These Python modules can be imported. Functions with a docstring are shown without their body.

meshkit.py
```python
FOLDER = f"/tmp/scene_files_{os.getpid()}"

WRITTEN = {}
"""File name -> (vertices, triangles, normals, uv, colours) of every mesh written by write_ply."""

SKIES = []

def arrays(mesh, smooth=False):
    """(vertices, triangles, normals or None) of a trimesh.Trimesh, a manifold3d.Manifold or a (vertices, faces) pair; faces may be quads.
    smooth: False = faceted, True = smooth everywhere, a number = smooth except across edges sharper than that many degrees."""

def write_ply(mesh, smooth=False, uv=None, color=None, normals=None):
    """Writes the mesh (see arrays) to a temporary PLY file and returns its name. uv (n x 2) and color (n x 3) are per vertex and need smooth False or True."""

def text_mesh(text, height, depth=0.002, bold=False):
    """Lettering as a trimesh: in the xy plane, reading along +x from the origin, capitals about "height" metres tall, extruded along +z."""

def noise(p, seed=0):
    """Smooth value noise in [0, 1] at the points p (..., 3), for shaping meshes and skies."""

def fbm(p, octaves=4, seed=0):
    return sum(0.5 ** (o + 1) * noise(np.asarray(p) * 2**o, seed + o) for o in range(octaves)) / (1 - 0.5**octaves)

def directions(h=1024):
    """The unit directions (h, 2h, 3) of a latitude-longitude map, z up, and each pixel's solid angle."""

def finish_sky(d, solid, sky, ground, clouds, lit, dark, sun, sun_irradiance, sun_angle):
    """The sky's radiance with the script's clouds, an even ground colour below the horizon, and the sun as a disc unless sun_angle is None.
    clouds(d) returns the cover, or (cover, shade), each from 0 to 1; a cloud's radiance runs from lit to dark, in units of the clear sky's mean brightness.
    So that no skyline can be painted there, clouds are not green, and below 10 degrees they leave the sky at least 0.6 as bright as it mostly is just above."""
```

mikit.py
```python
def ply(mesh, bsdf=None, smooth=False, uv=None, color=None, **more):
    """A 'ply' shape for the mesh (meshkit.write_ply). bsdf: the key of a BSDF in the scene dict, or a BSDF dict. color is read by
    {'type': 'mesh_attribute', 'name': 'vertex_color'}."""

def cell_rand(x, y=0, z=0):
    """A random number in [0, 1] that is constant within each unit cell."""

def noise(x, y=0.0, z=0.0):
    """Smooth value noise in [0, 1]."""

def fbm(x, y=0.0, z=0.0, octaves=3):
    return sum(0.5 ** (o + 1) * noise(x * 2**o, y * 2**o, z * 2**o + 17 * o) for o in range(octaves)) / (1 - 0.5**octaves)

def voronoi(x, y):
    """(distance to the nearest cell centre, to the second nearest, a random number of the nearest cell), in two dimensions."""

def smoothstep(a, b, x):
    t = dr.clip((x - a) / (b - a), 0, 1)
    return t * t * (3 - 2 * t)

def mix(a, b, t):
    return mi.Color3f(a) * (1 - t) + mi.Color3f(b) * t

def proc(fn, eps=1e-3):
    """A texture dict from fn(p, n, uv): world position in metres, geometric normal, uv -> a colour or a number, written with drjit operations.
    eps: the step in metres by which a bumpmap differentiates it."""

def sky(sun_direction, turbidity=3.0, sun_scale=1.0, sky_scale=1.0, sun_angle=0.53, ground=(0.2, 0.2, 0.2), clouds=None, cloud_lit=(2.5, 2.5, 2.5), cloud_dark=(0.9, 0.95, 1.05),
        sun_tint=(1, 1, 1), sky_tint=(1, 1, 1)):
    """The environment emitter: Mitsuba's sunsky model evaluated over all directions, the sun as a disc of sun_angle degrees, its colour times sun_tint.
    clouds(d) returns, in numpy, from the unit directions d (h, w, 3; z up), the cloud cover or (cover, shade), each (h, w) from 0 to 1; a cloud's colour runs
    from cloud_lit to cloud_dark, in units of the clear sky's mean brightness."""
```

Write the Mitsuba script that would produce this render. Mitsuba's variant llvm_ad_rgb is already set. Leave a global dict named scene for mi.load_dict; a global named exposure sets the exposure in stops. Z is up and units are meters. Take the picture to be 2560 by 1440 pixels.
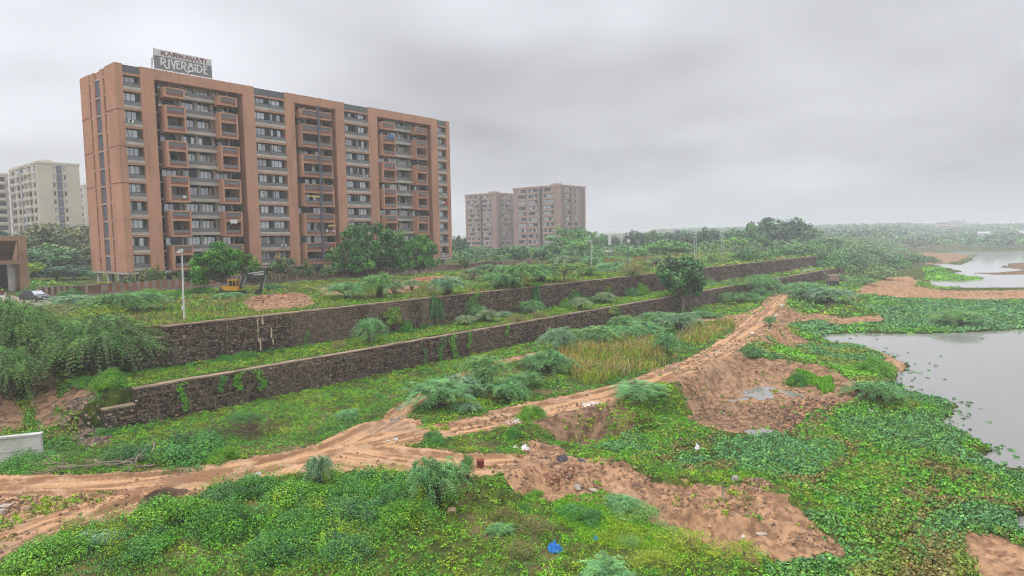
import math, random
import numpy as np
import trimesh, shapely
import drjit as dr
import mitsuba as mi
import mikit, meshkit
from shapely.geometry import Polygon
from scipy.interpolate import LinearNDInterpolator, RegularGridInterpolator

T = mi.ScalarTransform4f
scene, labels = {}, {}

# ---------------------------------------------------------------- camera, sky, exposure
# world: X along the river bank (away), Y towards the bank, Z up; river level is z = 0; the camera stands on a bridge 16 m above it
YAW, PITCH, ROLL, EYE = math.radians(40.05), math.radians(4.295), math.radians(0.985), np.array([0.0, 0.0, 16.0])
_f0 = np.array([math.cos(YAW), math.sin(YAW), 0.0]); _r0 = np.array([math.sin(YAW), -math.cos(YAW), 0.0])
_F = _f0 * math.cos(PITCH) - np.array([0, 0, 1.0]) * math.sin(PITCH)
_u0 = np.cross(_r0, _F)
_U = _r0 * math.sin(ROLL) + _u0 * math.cos(ROLL)
HAZE = 0.0007
scene['camera'] = {'type': 'perspective', 'fov': 2 * math.degrees(math.atan(1280 / 1624.9)), 'fov_axis': 'x', 'near_clip': 0.1, 'far_clip': 20000.0,
                   'to_world': T().look_at(origin=EYE.tolist(), target=(EYE + _F).tolist(), up=_U.tolist()), 'medium': {'type': 'ref', 'id': 'haze_air'}}


def clouds(d):
    z = np.maximum(d[..., 2], 0.0)
    k = 1.0 / (z + 0.22)
    p = np.stack([d[..., 0] * k * 0.8, d[..., 1] * k * 0.8, np.zeros_like(z)], -1)
    n = meshkit.fbm(p * 1.1 + [3.1, 7.7, 0], 4, 5)
    m = meshkit.fbm(p * 2.6 + [11.3, 1.9, 0], 3, 9)
    az = np.arctan2(d[..., 1], d[..., 0])                      # an overcast sky is about three times as bright overhead as at the horizon; it is thicker downriver
    lum = (1.42 + 1.15 * z + 3.0 * z ** 2.5) * (1 + 0.20 * np.cos(az - 1.9)) * (1 + 1.0 * (n - 0.5) + 0.30 * (m - 0.5) * np.clip(z * 6, 0, 1))
    s = (5.6 - lum) / 4.6
    return np.ones_like(z), np.clip(s, 0, 1)


scene['sky'] = mikit.sky((-0.35, -0.25, 0.9), turbidity=5, sun_scale=0.2, sun_angle=30, clouds=clouds, ground=(0.2, 0.19, 0.16),
                         cloud_lit=(5.45, 5.55, 5.9), cloud_dark=(0.98, 0.995, 1.075))
exposure = 1.78

# ---------------------------------------------------------------- helpers
_used = {}


def num(name):
    n = _used.get(name, 0); _used[name] = n + 1
    return name if n == 0 else f'{name}_{n:03d}'


def tag(key, label=None, cat=None, group=None, kind=None):
    d = labels.setdefault(key, {})
    for k, v in (('label', label), ('category', cat), ('group', group), ('kind', kind)):
        if v: d[k] = v
    return key


class MB:
    """Collects boxes, bars, tubes and polygons into one mesh."""

    def __init__(s): s.v, s.f, s.c, s.n = [], [], [], 0

    def add(s, v, f, c=None):
        v = np.asarray(v, float); f = np.asarray(f, int)
        if f.shape[1] == 4: f = np.vstack([f[:, [0, 1, 2]], f[:, [0, 2, 3]]])
        s.v.append(v); s.f.append(f + s.n); s.n += len(v)
        s.c.append(np.broadcast_to((0.5, 0.5, 0.5) if c is None else c, (len(v), 3)))
        return s

    def box(s, x0, x1, y0, y1, z0, z1, c=None, m=None):
        v = np.array([[x, y, z] for x in (x0, x1) for y in (y0, y1) for z in (z0, z1)], float)
        if m is not None: v = v @ m[:3, :3].T + m[:3, 3]
        return s.add(v, [[0, 1, 3, 2], [4, 6, 7, 5], [0, 4, 5, 1], [2, 3, 7, 6], [0, 2, 6, 4], [1, 5, 7, 3]], c)

    def bar(s, p, q, w, h=None, c=None, up=(0, 0, 1)):
        p, q = np.asarray(p, float), np.asarray(q, float); h = w if h is None else h
        t = q - p; L = np.linalg.norm(t); t = t / L
        a = np.cross(t, up); a = a / np.linalg.norm(a) if np.linalg.norm(a) > 1e-6 else np.array([1.0, 0, 0])
        b = np.cross(a, t)
        m = np.eye(4); m[:3, 0], m[:3, 1], m[:3, 2], m[:3, 3] = t, a, b, p
        return s.box(0, L, -w / 2, w / 2, -h / 2, h / 2, c, m)

    def tube(s, pts, radii, n=7, c=None, cap=True):
        p = np.asarray(pts, float); r = np.broadcast_to(radii, (len(p),)).astype(float)
        t = np.gradient(p, axis=0); t /= np.linalg.norm(t, axis=1, keepdims=True) + 1e-12
        ref = np.array([0, 0, 1.0]) if abs(t[0, 2]) < 0.9 else np.array([1.0, 0, 0])
        a = np.cross(t, ref); a /= np.linalg.norm(a, axis=1, keepdims=True) + 1e-12
        b = np.cross(t, a); g = np.arange(n) * 2 * np.pi / n
        v = p[:, None] + r[:, None, None] * (np.cos(g)[None, :, None] * a[:, None] + np.sin(g)[None, :, None] * b[:, None])
        i, j = np.meshgrid(np.arange(len(p) - 1), np.arange(n), indexing='ij')
        q = np.stack([i * n + j, i * n + (j + 1) % n, (i + 1) * n + (j + 1) % n, (i + 1) * n + j], -1).reshape(-1, 4)
        f = np.vstack([q[:, [0, 1, 2]], q[:, [0, 2, 3]]]); v = v.reshape(-1, 3)
        if cap:
            k = len(v); v = np.vstack([v, p[:1], p[-1:]]); j = np.arange(n)
            f = np.vstack([f, np.stack([j * 0 + k, (j + 1) % n, j], 1), np.stack([j * 0 + k + 1, k - n + j, k - n + (j + 1) % n], 1)])
        return s.add(v, f, c)

    def prism(s, pts2, y0, y1, m=None, c=None):
        """Outline in (x, z), extruded along y."""
        g = trimesh.creation.extrude_polygon(Polygon(pts2), y1 - y0, engine='earcut')
        v = np.stack([g.vertices[:, 0], y1 - g.vertices[:, 2], g.vertices[:, 1]], 1)
        if m is not None: v = v @ m[:3, :3].T + m[:3, 3]
        return s.add(v, np.asarray(g.faces), c)

    def mesh(s, g, m=None, c=None):
        v = np.asarray(g.vertices, float)
        if m is not None: v = v @ m[:3, :3].T + m[:3, 3]
        return s.add(v, np.asarray(g.faces), c)

    def ply(s, bsdf, smooth=False, color=False, **k):
        v, f = np.vstack(s.v), np.vstack(s.f)
        return mikit.ply(trimesh.Trimesh(v, f, process=False), bsdf, smooth=smooth, color=np.vstack(s.c) if color else None, **k)

    def put(s, key, bsdf, smooth=False, color=False):
        if s.n: scene[key] = s.ply(bsdf, smooth, color)
        return key


def frame(x, y, z, deg=0.0):
    a = math.radians(deg); m = np.eye(4)
    m[:2, :2] = [[math.cos(a), -math.sin(a)], [math.sin(a), math.cos(a)]]; m[:3, 3] = (x, y, z)
    return m


def sstep(a, b, x):
    t = np.clip((x - a) / (b - a), 0, 1); return t * t * (3 - 2 * t)


def n2(x, y, f=1.0, seed=0, oct=3):
    p = np.stack([np.asarray(x, float) * f, np.asarray(y, float) * f, np.zeros(np.shape(x))], -1)
    return meshkit.fbm(p, oct, seed)


# ---------------------------------------------------------------- materials
def rgb(c): return {'type': 'rgb', 'value': [float(x) for x in c]}


def diffuse(c): return {'type': 'twosided', 'bsdf': {'type': 'diffuse', 'reflectance': rgb(c) if isinstance(c, (tuple, list)) else c}}


def princ(c, rough=0.6, metal=0.0, spec=0.4, **k):
    return {'type': 'twosided', 'bsdf': {'type': 'principled', 'base_color': rgb(c) if isinstance(c, (tuple, list)) else c, 'roughness': rough, 'metallic': metal, 'specular': spec, **k}}


def vary(c, amp=0.25, f=(0.5, 0.5, 0.5), streak=0.0, tint=None):
    """A colour with soft blotches, fine grain and (streak) rain streaks down upright faces."""
    c = [float(x) for x in c]; tint = [x * (1 - amp) for x in c] if tint is None else tint

    def fn(p, n, uv):
        a = mikit.fbm(p.x * f[0], p.y * f[1], p.z * f[2], 4)
        b = mikit.noise(p.x * 9, p.y * 9, p.z * 9)
        col = mikit.mix(c, tint, mikit.smoothstep(0.35, 0.75, a))
        if streak:
            s = mikit.fbm(p.x * 2.3, p.y * 2.3, p.z * 0.10, 3)
            col = col * (1 - streak * mikit.smoothstep(0.5, 0.8, s))
        return col * (0.92 + 0.16 * b)
    return mikit.proc(fn)


VC = {'type': 'mesh_attribute', 'name': 'vertex_color'}
scene['leaf'] = {'type': 'twosided', 'bsdf': {'type': 'principled', 'base_color': VC, 'roughness': 0.5, 'specular': 0.45}}
scene['painted'] = {'type': 'twosided', 'bsdf': {'type': 'diffuse', 'reflectance': VC}}
scene['bark'] = diffuse(vary((0.16, 0.125, 0.095), 0.5, (3, 3, 0.8)))
scene['pale_bark'] = diffuse(vary((0.36, 0.30, 0.24), 0.4, (3, 3, 0.8)))
scene['terracotta'] = diffuse(vary((0.54, 0.295, 0.202), 0.16, (0.22, 0.22, 0.12), 0.20))
scene['terracotta_dark'] = diffuse(vary((0.27, 0.13, 0.10), 0.2, (0.5, 0.5, 0.5)))
scene['cream_band'] = diffuse(vary((0.53, 0.47, 0.43), 0.2, (0.4, 0.4, 0.4), 0.12))
scene['grey_paint'] = diffuse(vary((0.165, 0.168, 0.182), 0.2, (0.4, 0.4, 0.4), 0.1))
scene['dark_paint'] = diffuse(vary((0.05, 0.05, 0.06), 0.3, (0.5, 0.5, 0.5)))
scene['blue_grey'] = diffuse(vary((0.15, 0.155, 0.19), 0.15))
scene['rail_glass'] = princ((0.17, 0.165, 0.175), 0.25, 0, 0.5)
scene['frame_black'] = princ((0.025, 0.025, 0.028), 0.45)
scene['pane_curtain'] = princ((0.62, 0.64, 0.67), 0.06, 0.3, 0.9, clearcoat=1.0, clearcoat_gloss=0.97)
scene['pane_mid'] = princ((0.42, 0.44, 0.47), 0.05, 0.35, 0.9, clearcoat=1.0, clearcoat_gloss=0.97)
scene['pane_dark'] = princ((0.03, 0.03, 0.035), 0.05, 0, 0.5)
scene['white_metal'] = princ((0.62, 0.62, 0.62), 0.45)
scene['galvanized'] = princ((0.42, 0.43, 0.44), 0.4, 0.3)
scene['concrete'] = diffuse(vary((0.40, 0.385, 0.36), 0.3, (0.8, 0.8, 0.4), 0.18))
scene['stone'] = {'type': 'twosided', 'bsdf': {'type': 'diffuse', 'reflectance': VC}}

# ---------------------------------------------------------------- plan: outlines and spot heights in world metres
ROAD = [(171.0,50.5),(159.0,49.4),(145.1,48.1),(120.1,41.9),(108.8,41.0),(101.4,43.5),(96.6,46.1),(97.7,41.6),(98.4,37.7),(90.4,34.7),(81.6,33.3),(74.6,31.9),(64.0,30.5),(58.8,30.6),(52.1,30.4),(48.8,30.9),(45.0,31.8),(40.4,33.3),(35.9,33.6),(31.0,34.6),(32.1,36.2),(31.7,37.6),(35.2,39.9),(38.7,41.0),(44.2,44.0),(48.2,45.0),(58.7,45.9),(60.7,47.3),(53.9,47.2),(47.8,46.3),(41.5,43.9),(35.4,41.9),(31.6,39.8),(28.2,38.8),(26.3,38.1),(23.0,37.4),(20.3,38.4),(18.5,39.0),(15.5,40.9),(13.7,42.1),(12.2,43.8),(8.3,49.1),(7.3,43.8),(9.9,41.3),(13.1,38.6),(14.8,36.6),(16.5,36.0),(18.2,34.7),(21.3,32.9),(24.0,28.9),(26.2,25.9),(26.1,24.5),(28.8,24.2),(30.6,25.3),(28.9,28.5),(27.3,31.7),(27.2,33.3),(27.3,32.8),(29.8,31.6),(32.6,30.5),(35.1,29.7),(38.5,28.7),(43.8,27.8),(48.9,27.0),(56.2,26.8),(65.3,27.5),(71.5,27.8),(79.5,28.9),(90.0,30.3),(104.3,33.9),(122.4,38.1),(142.2,43.5),(162.5,47.8)]
TRACK2 = [(7.4,44.5),(10.1,41.9),(13.3,39.1),(15.1,37.2),(16.2,36.3),(15.4,35.0),(12.8,36.5),(11.9,35.3),(10.2,36.1),(9.0,35.9),(7.5,35.4),(6.5,35.0),(5.6,34.5)]
SPIT = [(27.0,25.7),(29.7,24.9),(31.7,26.2),(35.0,27.8),(35.1,26.2),(34.0,23.4),(34.6,20.8),(34.5,18.0),(35.4,14.6),(36.1,13.0),(36.1,11.1),(35.3,9.8),(34.5,8.3),(33.2,7.2),(31.8,6.1),(31.5,4.9),(30.8,5.4),(31.2,6.4),(32.2,8.0),(30.4,9.3),(29.8,9.8),(29.0,11.2),(28.9,12.5),(29.2,14.1),(30.5,16.9),(29.6,18.8),(28.6,20.8),(27.4,23.0)]
PIT = [(58.2,32.1),(64.4,30.7),(74.1,30.7),(80.0,31.1),(88.6,31.7),(85.1,26.8),(95.2,29.5),(98.0,25.2),(95.6,23.8),(89.2,26.1),(85.1,27.8),(78.2,29.4),(73.8,26.8),(76.9,23.8),(79.4,20.1),(74.7,16.9),(72.1,14.9),(65.6,13.3),(58.8,15.5),(55.9,16.6),(52.9,15.7),(50.5,18.9),(49.5,22.2),(53.9,24.9),(57.1,29.8)]
SANDFAR = [(112.9,36.7),(133.9,41.7),(123.5,36.2),(130.6,33.3),(126.0,28.7),(121.7,31.0),(113.9,33.1),(106.5,32.5),(98.5,28.9),(94.3,25.0),(88.6,27.5),(85.7,30.6),(97.4,32.8)]
SANDFAR2 = [(124.3,30.7),(131.3,27.3),(138.1,24.7),(128.7,22.6),(119.3,27.2),(119.0,29.7)]
HOLE = [(30.6,35.0),(33.4,33.3),(37.7,31.9),(41.4,30.0),(44.6,28.3),(46.1,25.8),(44.2,24.7),(41.8,25.1),(39.6,25.1),(38.0,25.1),(37.7,26.7),(36.6,29.1),(33.6,30.3),(30.7,32.6)]
SANDR = [(37.9,3.2),(38.9,3.0),(39.9,2.1),(38.6,0.6),(36.6,0.1),(34.5,0.1),(32.6,2.4),(35.7,2.4)]
PENTIP = [(97.6,20.2),(100.9,18.9),(94.5,15.4),(87.5,13.0),(81.0,13.2),(82.9,14.3),(90.7,16.1)]
BARFAR = [(183.7,39.3),(214.9,42.3),(243.9,43.3),(260.2,40.1),(241.5,33.3),(210.2,29.9),(198.1,22.9),(206.3,12.6),(210.0,5.5),(215.2,-4.5),(186.2,-4.0),(178.0,16.7),(172.4,26.8),(175.2,37.5)]
BARFAR2 = [(547.7,91.2),(580.4,83.2),(540.5,44.8),(404.9,40.2),(368.0,46.1),(400.7,57.3)]
POND = [(105.7,28.0),(110.6,28.1),(114.8,25.0),(119.5,16.3),(126.0,9.6),(134.1,3.8),(148.9,-8.4),(117.9,-20.8),(55.2,-7.0),(53.8,1.2),(54.1,2.9),(55.7,4.2),(57.8,3.2),(61.3,5.4),(63.6,7.0),(71.0,6.8),(74.0,10.6),(77.7,13.2),(82.8,13.7),(89.5,13.2),(95.3,16.7),(99.7,20.7),(99.9,23.3),(102.4,26.0)]
POND2 = [(45.2,1.3),(46.7,0.3),(44.2,-1.4),(41.3,0.2),(42.1,1.3)]
RIVER = [(279.9,33.7),(243.2,31.6),(214.1,24.7),(220.0,13.5),(226.6,6.8),(244.2,-21.3),(351.7,-134.6),(543.0,-207.3),(612.7,-52.4),(631.7,19.9),(627.1,59.9),(569.9,66.5),(532.6,41.9),(431.0,36.5),(378.3,35.9),(394.7,47.7),(365.8,46.6),(336.6,34.8),(317.2,30.0)]
RIVISL = [(353.2,18.4),(402.9,17.1),(415.9,6.7),(395.2,-7.9),(293.2,-6.0),(304.7,4.7),(293.6,18.1),(302.0,26.1),(311.7,16.8),(333.4,11.5)]
GRASSISL = [(316.6,42.4),(303.1,33.9),(273.6,23.6),(270.7,18.9),(254.6,24.0),(255.0,32.9)]
HY1 = [(39.8,27.4),(39.2,23.6),(39.1,20.4),(40.1,16.6),(40.8,14.8),(40.8,12.5),(39.9,11.1),(39.0,9.3),(37.6,8.2),(35.9,6.9),(35.6,5.6),(38.2,4.4),(39.5,3.0),(40.3,1.4),(43.9,1.2),(45.9,0.3),(52.0,0.4),(52.4,2.8),(54.1,4.3),(55.8,3.1),(59.2,5.2),(61.6,6.8),(68.8,6.6),(71.7,10.3),(71.8,13.0),(66.4,13.7),(59.8,15.4),(54.6,15.9),(48.9,16.8),(47.1,19.2),(45.8,21.8),(43.7,24.1),(43.0,27.3)]
HY2 = [(112.0,33.1),(119.6,30.5),(122.5,28.0),(130.3,22.8),(142.0,24.9),(153.4,32.0),(171.5,31.6),(186.4,17.5),(189.5,5.6),(198.8,-11.0),(143.1,-8.1),(128.8,3.6),(114.8,15.6),(103.3,26.5)]
HY3 = [(85.3,29.5),(91.0,26.6),(96.7,23.0),(95.6,19.8),(91.1,15.9),(82.0,13.9),(78.7,13.0),(73.2,12.6),(73.6,15.2),(76.6,17.4),(81.5,20.7),(78.9,24.4),(75.8,27.5)]
HY4 = [(33.3,10.2),(35.4,8.8),(34.2,7.1),(33.9,5.8),(37.3,4.3),(38.1,3.2),(36.2,2.4),(32.9,2.4),(28.4,8.1),(30.2,9.8)]
REED = [(60.9,45.2),(67.1,46.1),(75.5,45.3),(80.7,45.2),(78.7,40.4),(70.8,35.6),(65.2,32.5),(54.5,31.8),(50.0,32.2),(50.3,34.6),(55.7,40.3)]
REED2 = [(83.1,40.2),(94.1,42.3),(99.1,40.5),(97.2,37.4),(90.9,35.4),(80.6,34.0),(77.7,36.0)]
BRIGHT = [(39.9,26.4),(43.7,26.6),(47.7,26.3),(53.4,27.8),(54.0,25.8),(48.9,22.6),(45.0,19.6),(44.3,16.6),(48.5,14.9),(51.8,14.8),(55.7,13.4),(50.7,11.2),(48.2,8.6),(46.3,6.1),(42.6,4.6),(41.9,8.5),(45.0,11.5),(46.0,14.4),(44.5,18.2),(42.1,21.9)]
BRIGHT2 = [(28.4,21.2),(31.0,19.7),(29.7,16.9),(29.7,14.6),(28.5,13.2),(26.4,14.6),(25.5,17.4),(26.1,19.2)]
CTRL = [(7.54,46.8,2.6),(13.15,40.45,2.6),(20.59,36.16,2.6),(27.67,33.28,2.6),(34.78,32.58,2.6),(46.89,29.74,2.6),(73.49,30.02,2.6),(132.63,42.75,2.6),(172.35,50.66,2.4),(28.18,38.31,2.4),(37.32,42.04,2.2),(54.06,47.39,2.1),(66.36,39.27,2.0),(54.76,39.64,2.0),(42.89,40.09,2.1),(89.1,39.4,2.1),(51.98,28.69,2.6),(57.46,27.41,2.5),(65.7,27.26,2.4),(79.22,29.31,2.3),(92.84,30.97,2.2),(124.71,38.73,2.2),(62.67,27.26,0.9),(62.14,24.54,0.35),(63.35,21.82,0.3),(65.76,19.55,0.35),(69.31,19.44,0.5),(69.11,23.83,0.6),(71.26,25.9,1.3),(74.85,23.16,1.3),(77.86,19.74,1.2),(71.18,15.4,1.1),(66.44,14.02,1.0),(59.75,15.74,1.0),(57.61,19.84,1.0),(54.62,23.75,1.1),(54.13,25.04,1.3),(51.48,23.08,0.4),(52.63,19.41,0.15),(56.58,16.79,0.3),(51.33,18.28,0.1),(36.04,30.52,2.6),(39.75,28.83,2.6),(42.96,27.25,2.6),(44.8,25.16,2.6),(39.02,31.01,1.2),(40.99,28.97,0.9),(43.03,27.31,0.9),(45.72,26.71,1.1),(43.34,25.32,1.4),(46.17,23.72,1.5),(45.06,21.81,1.3),(43.99,24.29,0.7),(41.18,26.87,0.7),(30.83,32.75,2.1),(35.15,31.73,1.6),(38.12,26.95,1.0),(38.89,30.12,1.2),(41.94,23.16,0.45),(41.43,19.74,0.4),(44.89,15.41,0.35),(52.44,12.08,0.5),(56.84,14.64,0.6),(61.44,11.09,0.5),(45.54,8.13,0.4),(52.4,5.73,0.3),(45.12,3.89,0.3),(40.86,8.28,0.35),(40.75,3.13,0.4),(38.7,5.0,0.4),(34.06,27.08,2.3),(34.64,23.86,1.9),(34.52,20.75,2.1),(35.42,18.46,1.7),(36.35,15.04,1.7),(36.91,13.35,1.8),(37.14,11.39,1.6),(36.87,9.21,1.1),(36.25,7.88,0.8),(35.25,6.21,0.4),(30.38,22.08,2.0),(31.74,19.09,1.8),(31.57,15.04,1.7),(31.88,12.54,1.6),(32.98,10.28,1.2),(28.18,23.65,1.7),(29.6,21.52,1.6),(31.02,19.72,1.4),(32.11,17.74,1.3),(31.19,14.86,1.0),(31.48,12.17,0.9),(26.91,25.3,2.3),(27.29,23.2,1.5),(28.22,17.95,1.2),(22.74,17.72,1.3),(24.22,14.39,1.2),(18.24,22.19,1.7),(14.77,26.31,1.8),(10.99,29.66,1.9),(17.92,31.65,2.2),(23.48,26.66,2.1),(29.87,10.2,0.8),(26.2,12.48,1.0),(33.62,7.64,0.5),(33.46,5.06,0.4),(8.99,39.11,2.2),(11.54,38.64,2.2),(10.03,36.64,2.3),(7.37,35.05,2.3),(13.68,36.37,2.4),(7.35,32.6,2.1),(38.58,1.99,1.1),(35.91,1.53,1.1),(34.02,2.26,0.9),(35.06,0.64,1.0),(37.62,2.86,0.6),(85.25,24.45,0.7),(91.59,21.32,0.6),(92.55,16.89,0.9),(86.18,13.63,0.5),(79.96,16.52,0.5),(100.62,30.62,1.4),(112.96,35.06,1.6),(126.79,32.99,1.0),(130.19,29.08,0.9),(134.42,24.67,0.6),(117.37,27.39,0.3),(124.92,17.04,0.2),(134.32,6.96,0.2),(106.51,27.66,0.3),(164.91,22.62,0.4),(156.76,32.69,0.6),(182.84,9.66,0.4),(162.62,44.16,1.4),(206.93,50.71,1.8),(140.59,36.61,1.0),(183.07,25.18,1.3),(194.26,11.86,1.0),(199.08,2.94,1.0),(176.87,34.31,1.2),(242.49,41.32,1.2),(245.0,33.81,0.6),(348.97,68.0,1.2),(430.01,59.63,0.3),(497.9,80.51,0.4),(243.11,50.89,1.6),(477.51,88.52,1.0)]
ROADLINES = [[(5.7,48.5),(7.8,46.3),(13.2,40.5),(19.3,36.3),(25.9,35.2),(32.1,34.1),(38.3,31.6),(46.9,29.7),(55.6,28.6),(72.2,29.5),(98.5,34.1),(132.8,42.4),(167.1,49.6)],[(25.4,36.3),(35.8,40.3),(45.9,44.5),(59.6,46.6)],[(24.9,34.8),(27.3,27.3),(31.2,22.7)],[(12.4,36.7),(9.1,36.1),(6.0,35.2)]]
BANKDARK = [(55.7,25.9),(57.8,23.6),(58.8,20.2),(57.7,16.8),(55.4,15.8),(52.4,17.1),(50.6,20.0),(50.9,22.8)]
LEFTDIG = [(7.9,45.2),(10.2,42.6),(11.9,39.6),(11.3,38.5),(9.4,39.4),(8.4,39.5),(6.8,39.4)]
TERRDIRT = [(37.7,73.6),(43.0,81.7),(48.2,84.7),(48.9,78.3),(44.6,68.4),(41.3,65.0),(37.9,65.1),(35.7,66.3)]
TERRDIRT2 = [(63.2,78.2),(71.4,80.6),(67.1,74.0),(59.8,69.2),(56.7,70.7)]
TERRDIRT3 = [(58.1,87.9),(57.9,78.5),(53.3,73.1),(50.5,75.6)]
CLIFF = [(14.3,62.7),(18.2,75.6),(17.8,70.2),(16.2,62.2),(14.2,55.1),(13.5,56.9)]
CLIFF2 = [(15.1,59.2),(18.6,62.7),(18.0,57.1),(15.3,54.5)]
DIRTL = [(12.1,64.3),(13.4,61.6),(12.8,58.1),(10.9,58.2)]
PITGRASS = [(73.6,21.5),(73.7,20.3),(71.3,18.4),(72.3,17.6),(67.3,16.2),(65.2,16.5),(68.9,18.0),(69.3,19.6)]
PUDDLES = [(0.42,[(64.3,23.7),(66.8,23.2),(67.5,21.6),(63.3,20.5),(61.0,21.0),(61.0,22.5)]),(0.45,[(65.8,20.7),(66.1,19.8),(65.2,18.3),(64.0,18.8)]),(0.42,[(59.7,23.4),(61.2,22.4),(60.2,22.1),(59.2,23.0)]),(0.3,[(51.1,18.8),(52.5,18.0),(52.9,16.7),(50.8,16.7),(50.1,17.5)]),(2.2,[(31.4,39.6),(32.9,39.4),(33.5,39.6),(31.9,38.5),(30.8,38.6)]),(2.25,[(30.1,40.0),(31.2,40.1),(30.6,39.6),(29.9,39.6)]),(2.3,[(33.8,41.3),(36.6,42.3),(35.7,41.7),(33.6,40.7)]),(2.62,[(67.4,29.6),(72.6,29.7),(73.8,29.8),(68.5,29.3)])]
THICKET = [(9.7,36.7),(13.0,37.9),(16.0,35.9),(17.4,36.9),(19.1,35.8),(26.8,26.8),(26.2,25.0),(22.8,22.0),(20.8,21.7),(16.8,23.1),(12.6,25.7),(8.4,31.1),(7.8,33.4)]
STRIP = [(17.6,53.6),(23.7,53.8),(38.0,51.4),(54.8,51.1),(62.8,49.7),(58.9,49.7),(50.5,48.9),(37.4,44.2),(30.2,41.1),(24.3,39.9),(19.4,40.9),(16.2,42.9),(15.4,45.0)]
LEFTSLOPE = [(9.3,53.9),(12.6,63.8),(20.1,82.9),(20.3,62.8),(17.3,57.3),(12.3,50.0),(9.4,48.4)]
SIGN = (49.7, 59.9, 47.25, 49.45, 50.6, 123.2)

# ---------------------------------------------------------------- terrain
CR = [(np.array(L)) for L in ROADLINES]


def inside(poly, x, y, jig=0.0, f=0.6, seed=3):
    if jig:
        dx = (n2(x, y, f, seed, 3) - 0.5) * 2 * jig; dy = (n2(x, y, f, seed + 40, 3) - 0.5) * 2 * jig
        x, y = x + dx, y + dy
    r = np.zeros(np.shape(x), bool); P = np.array(poly)
    ok = (x >= P[:, 0].min()) & (x <= P[:, 0].max()) & (y >= P[:, 1].min()) & (y <= P[:, 1].max())
    r[ok] = shapely.contains_xy(Polygon(poly).buffer(0), x[ok], y[ok])
    return r


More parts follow.
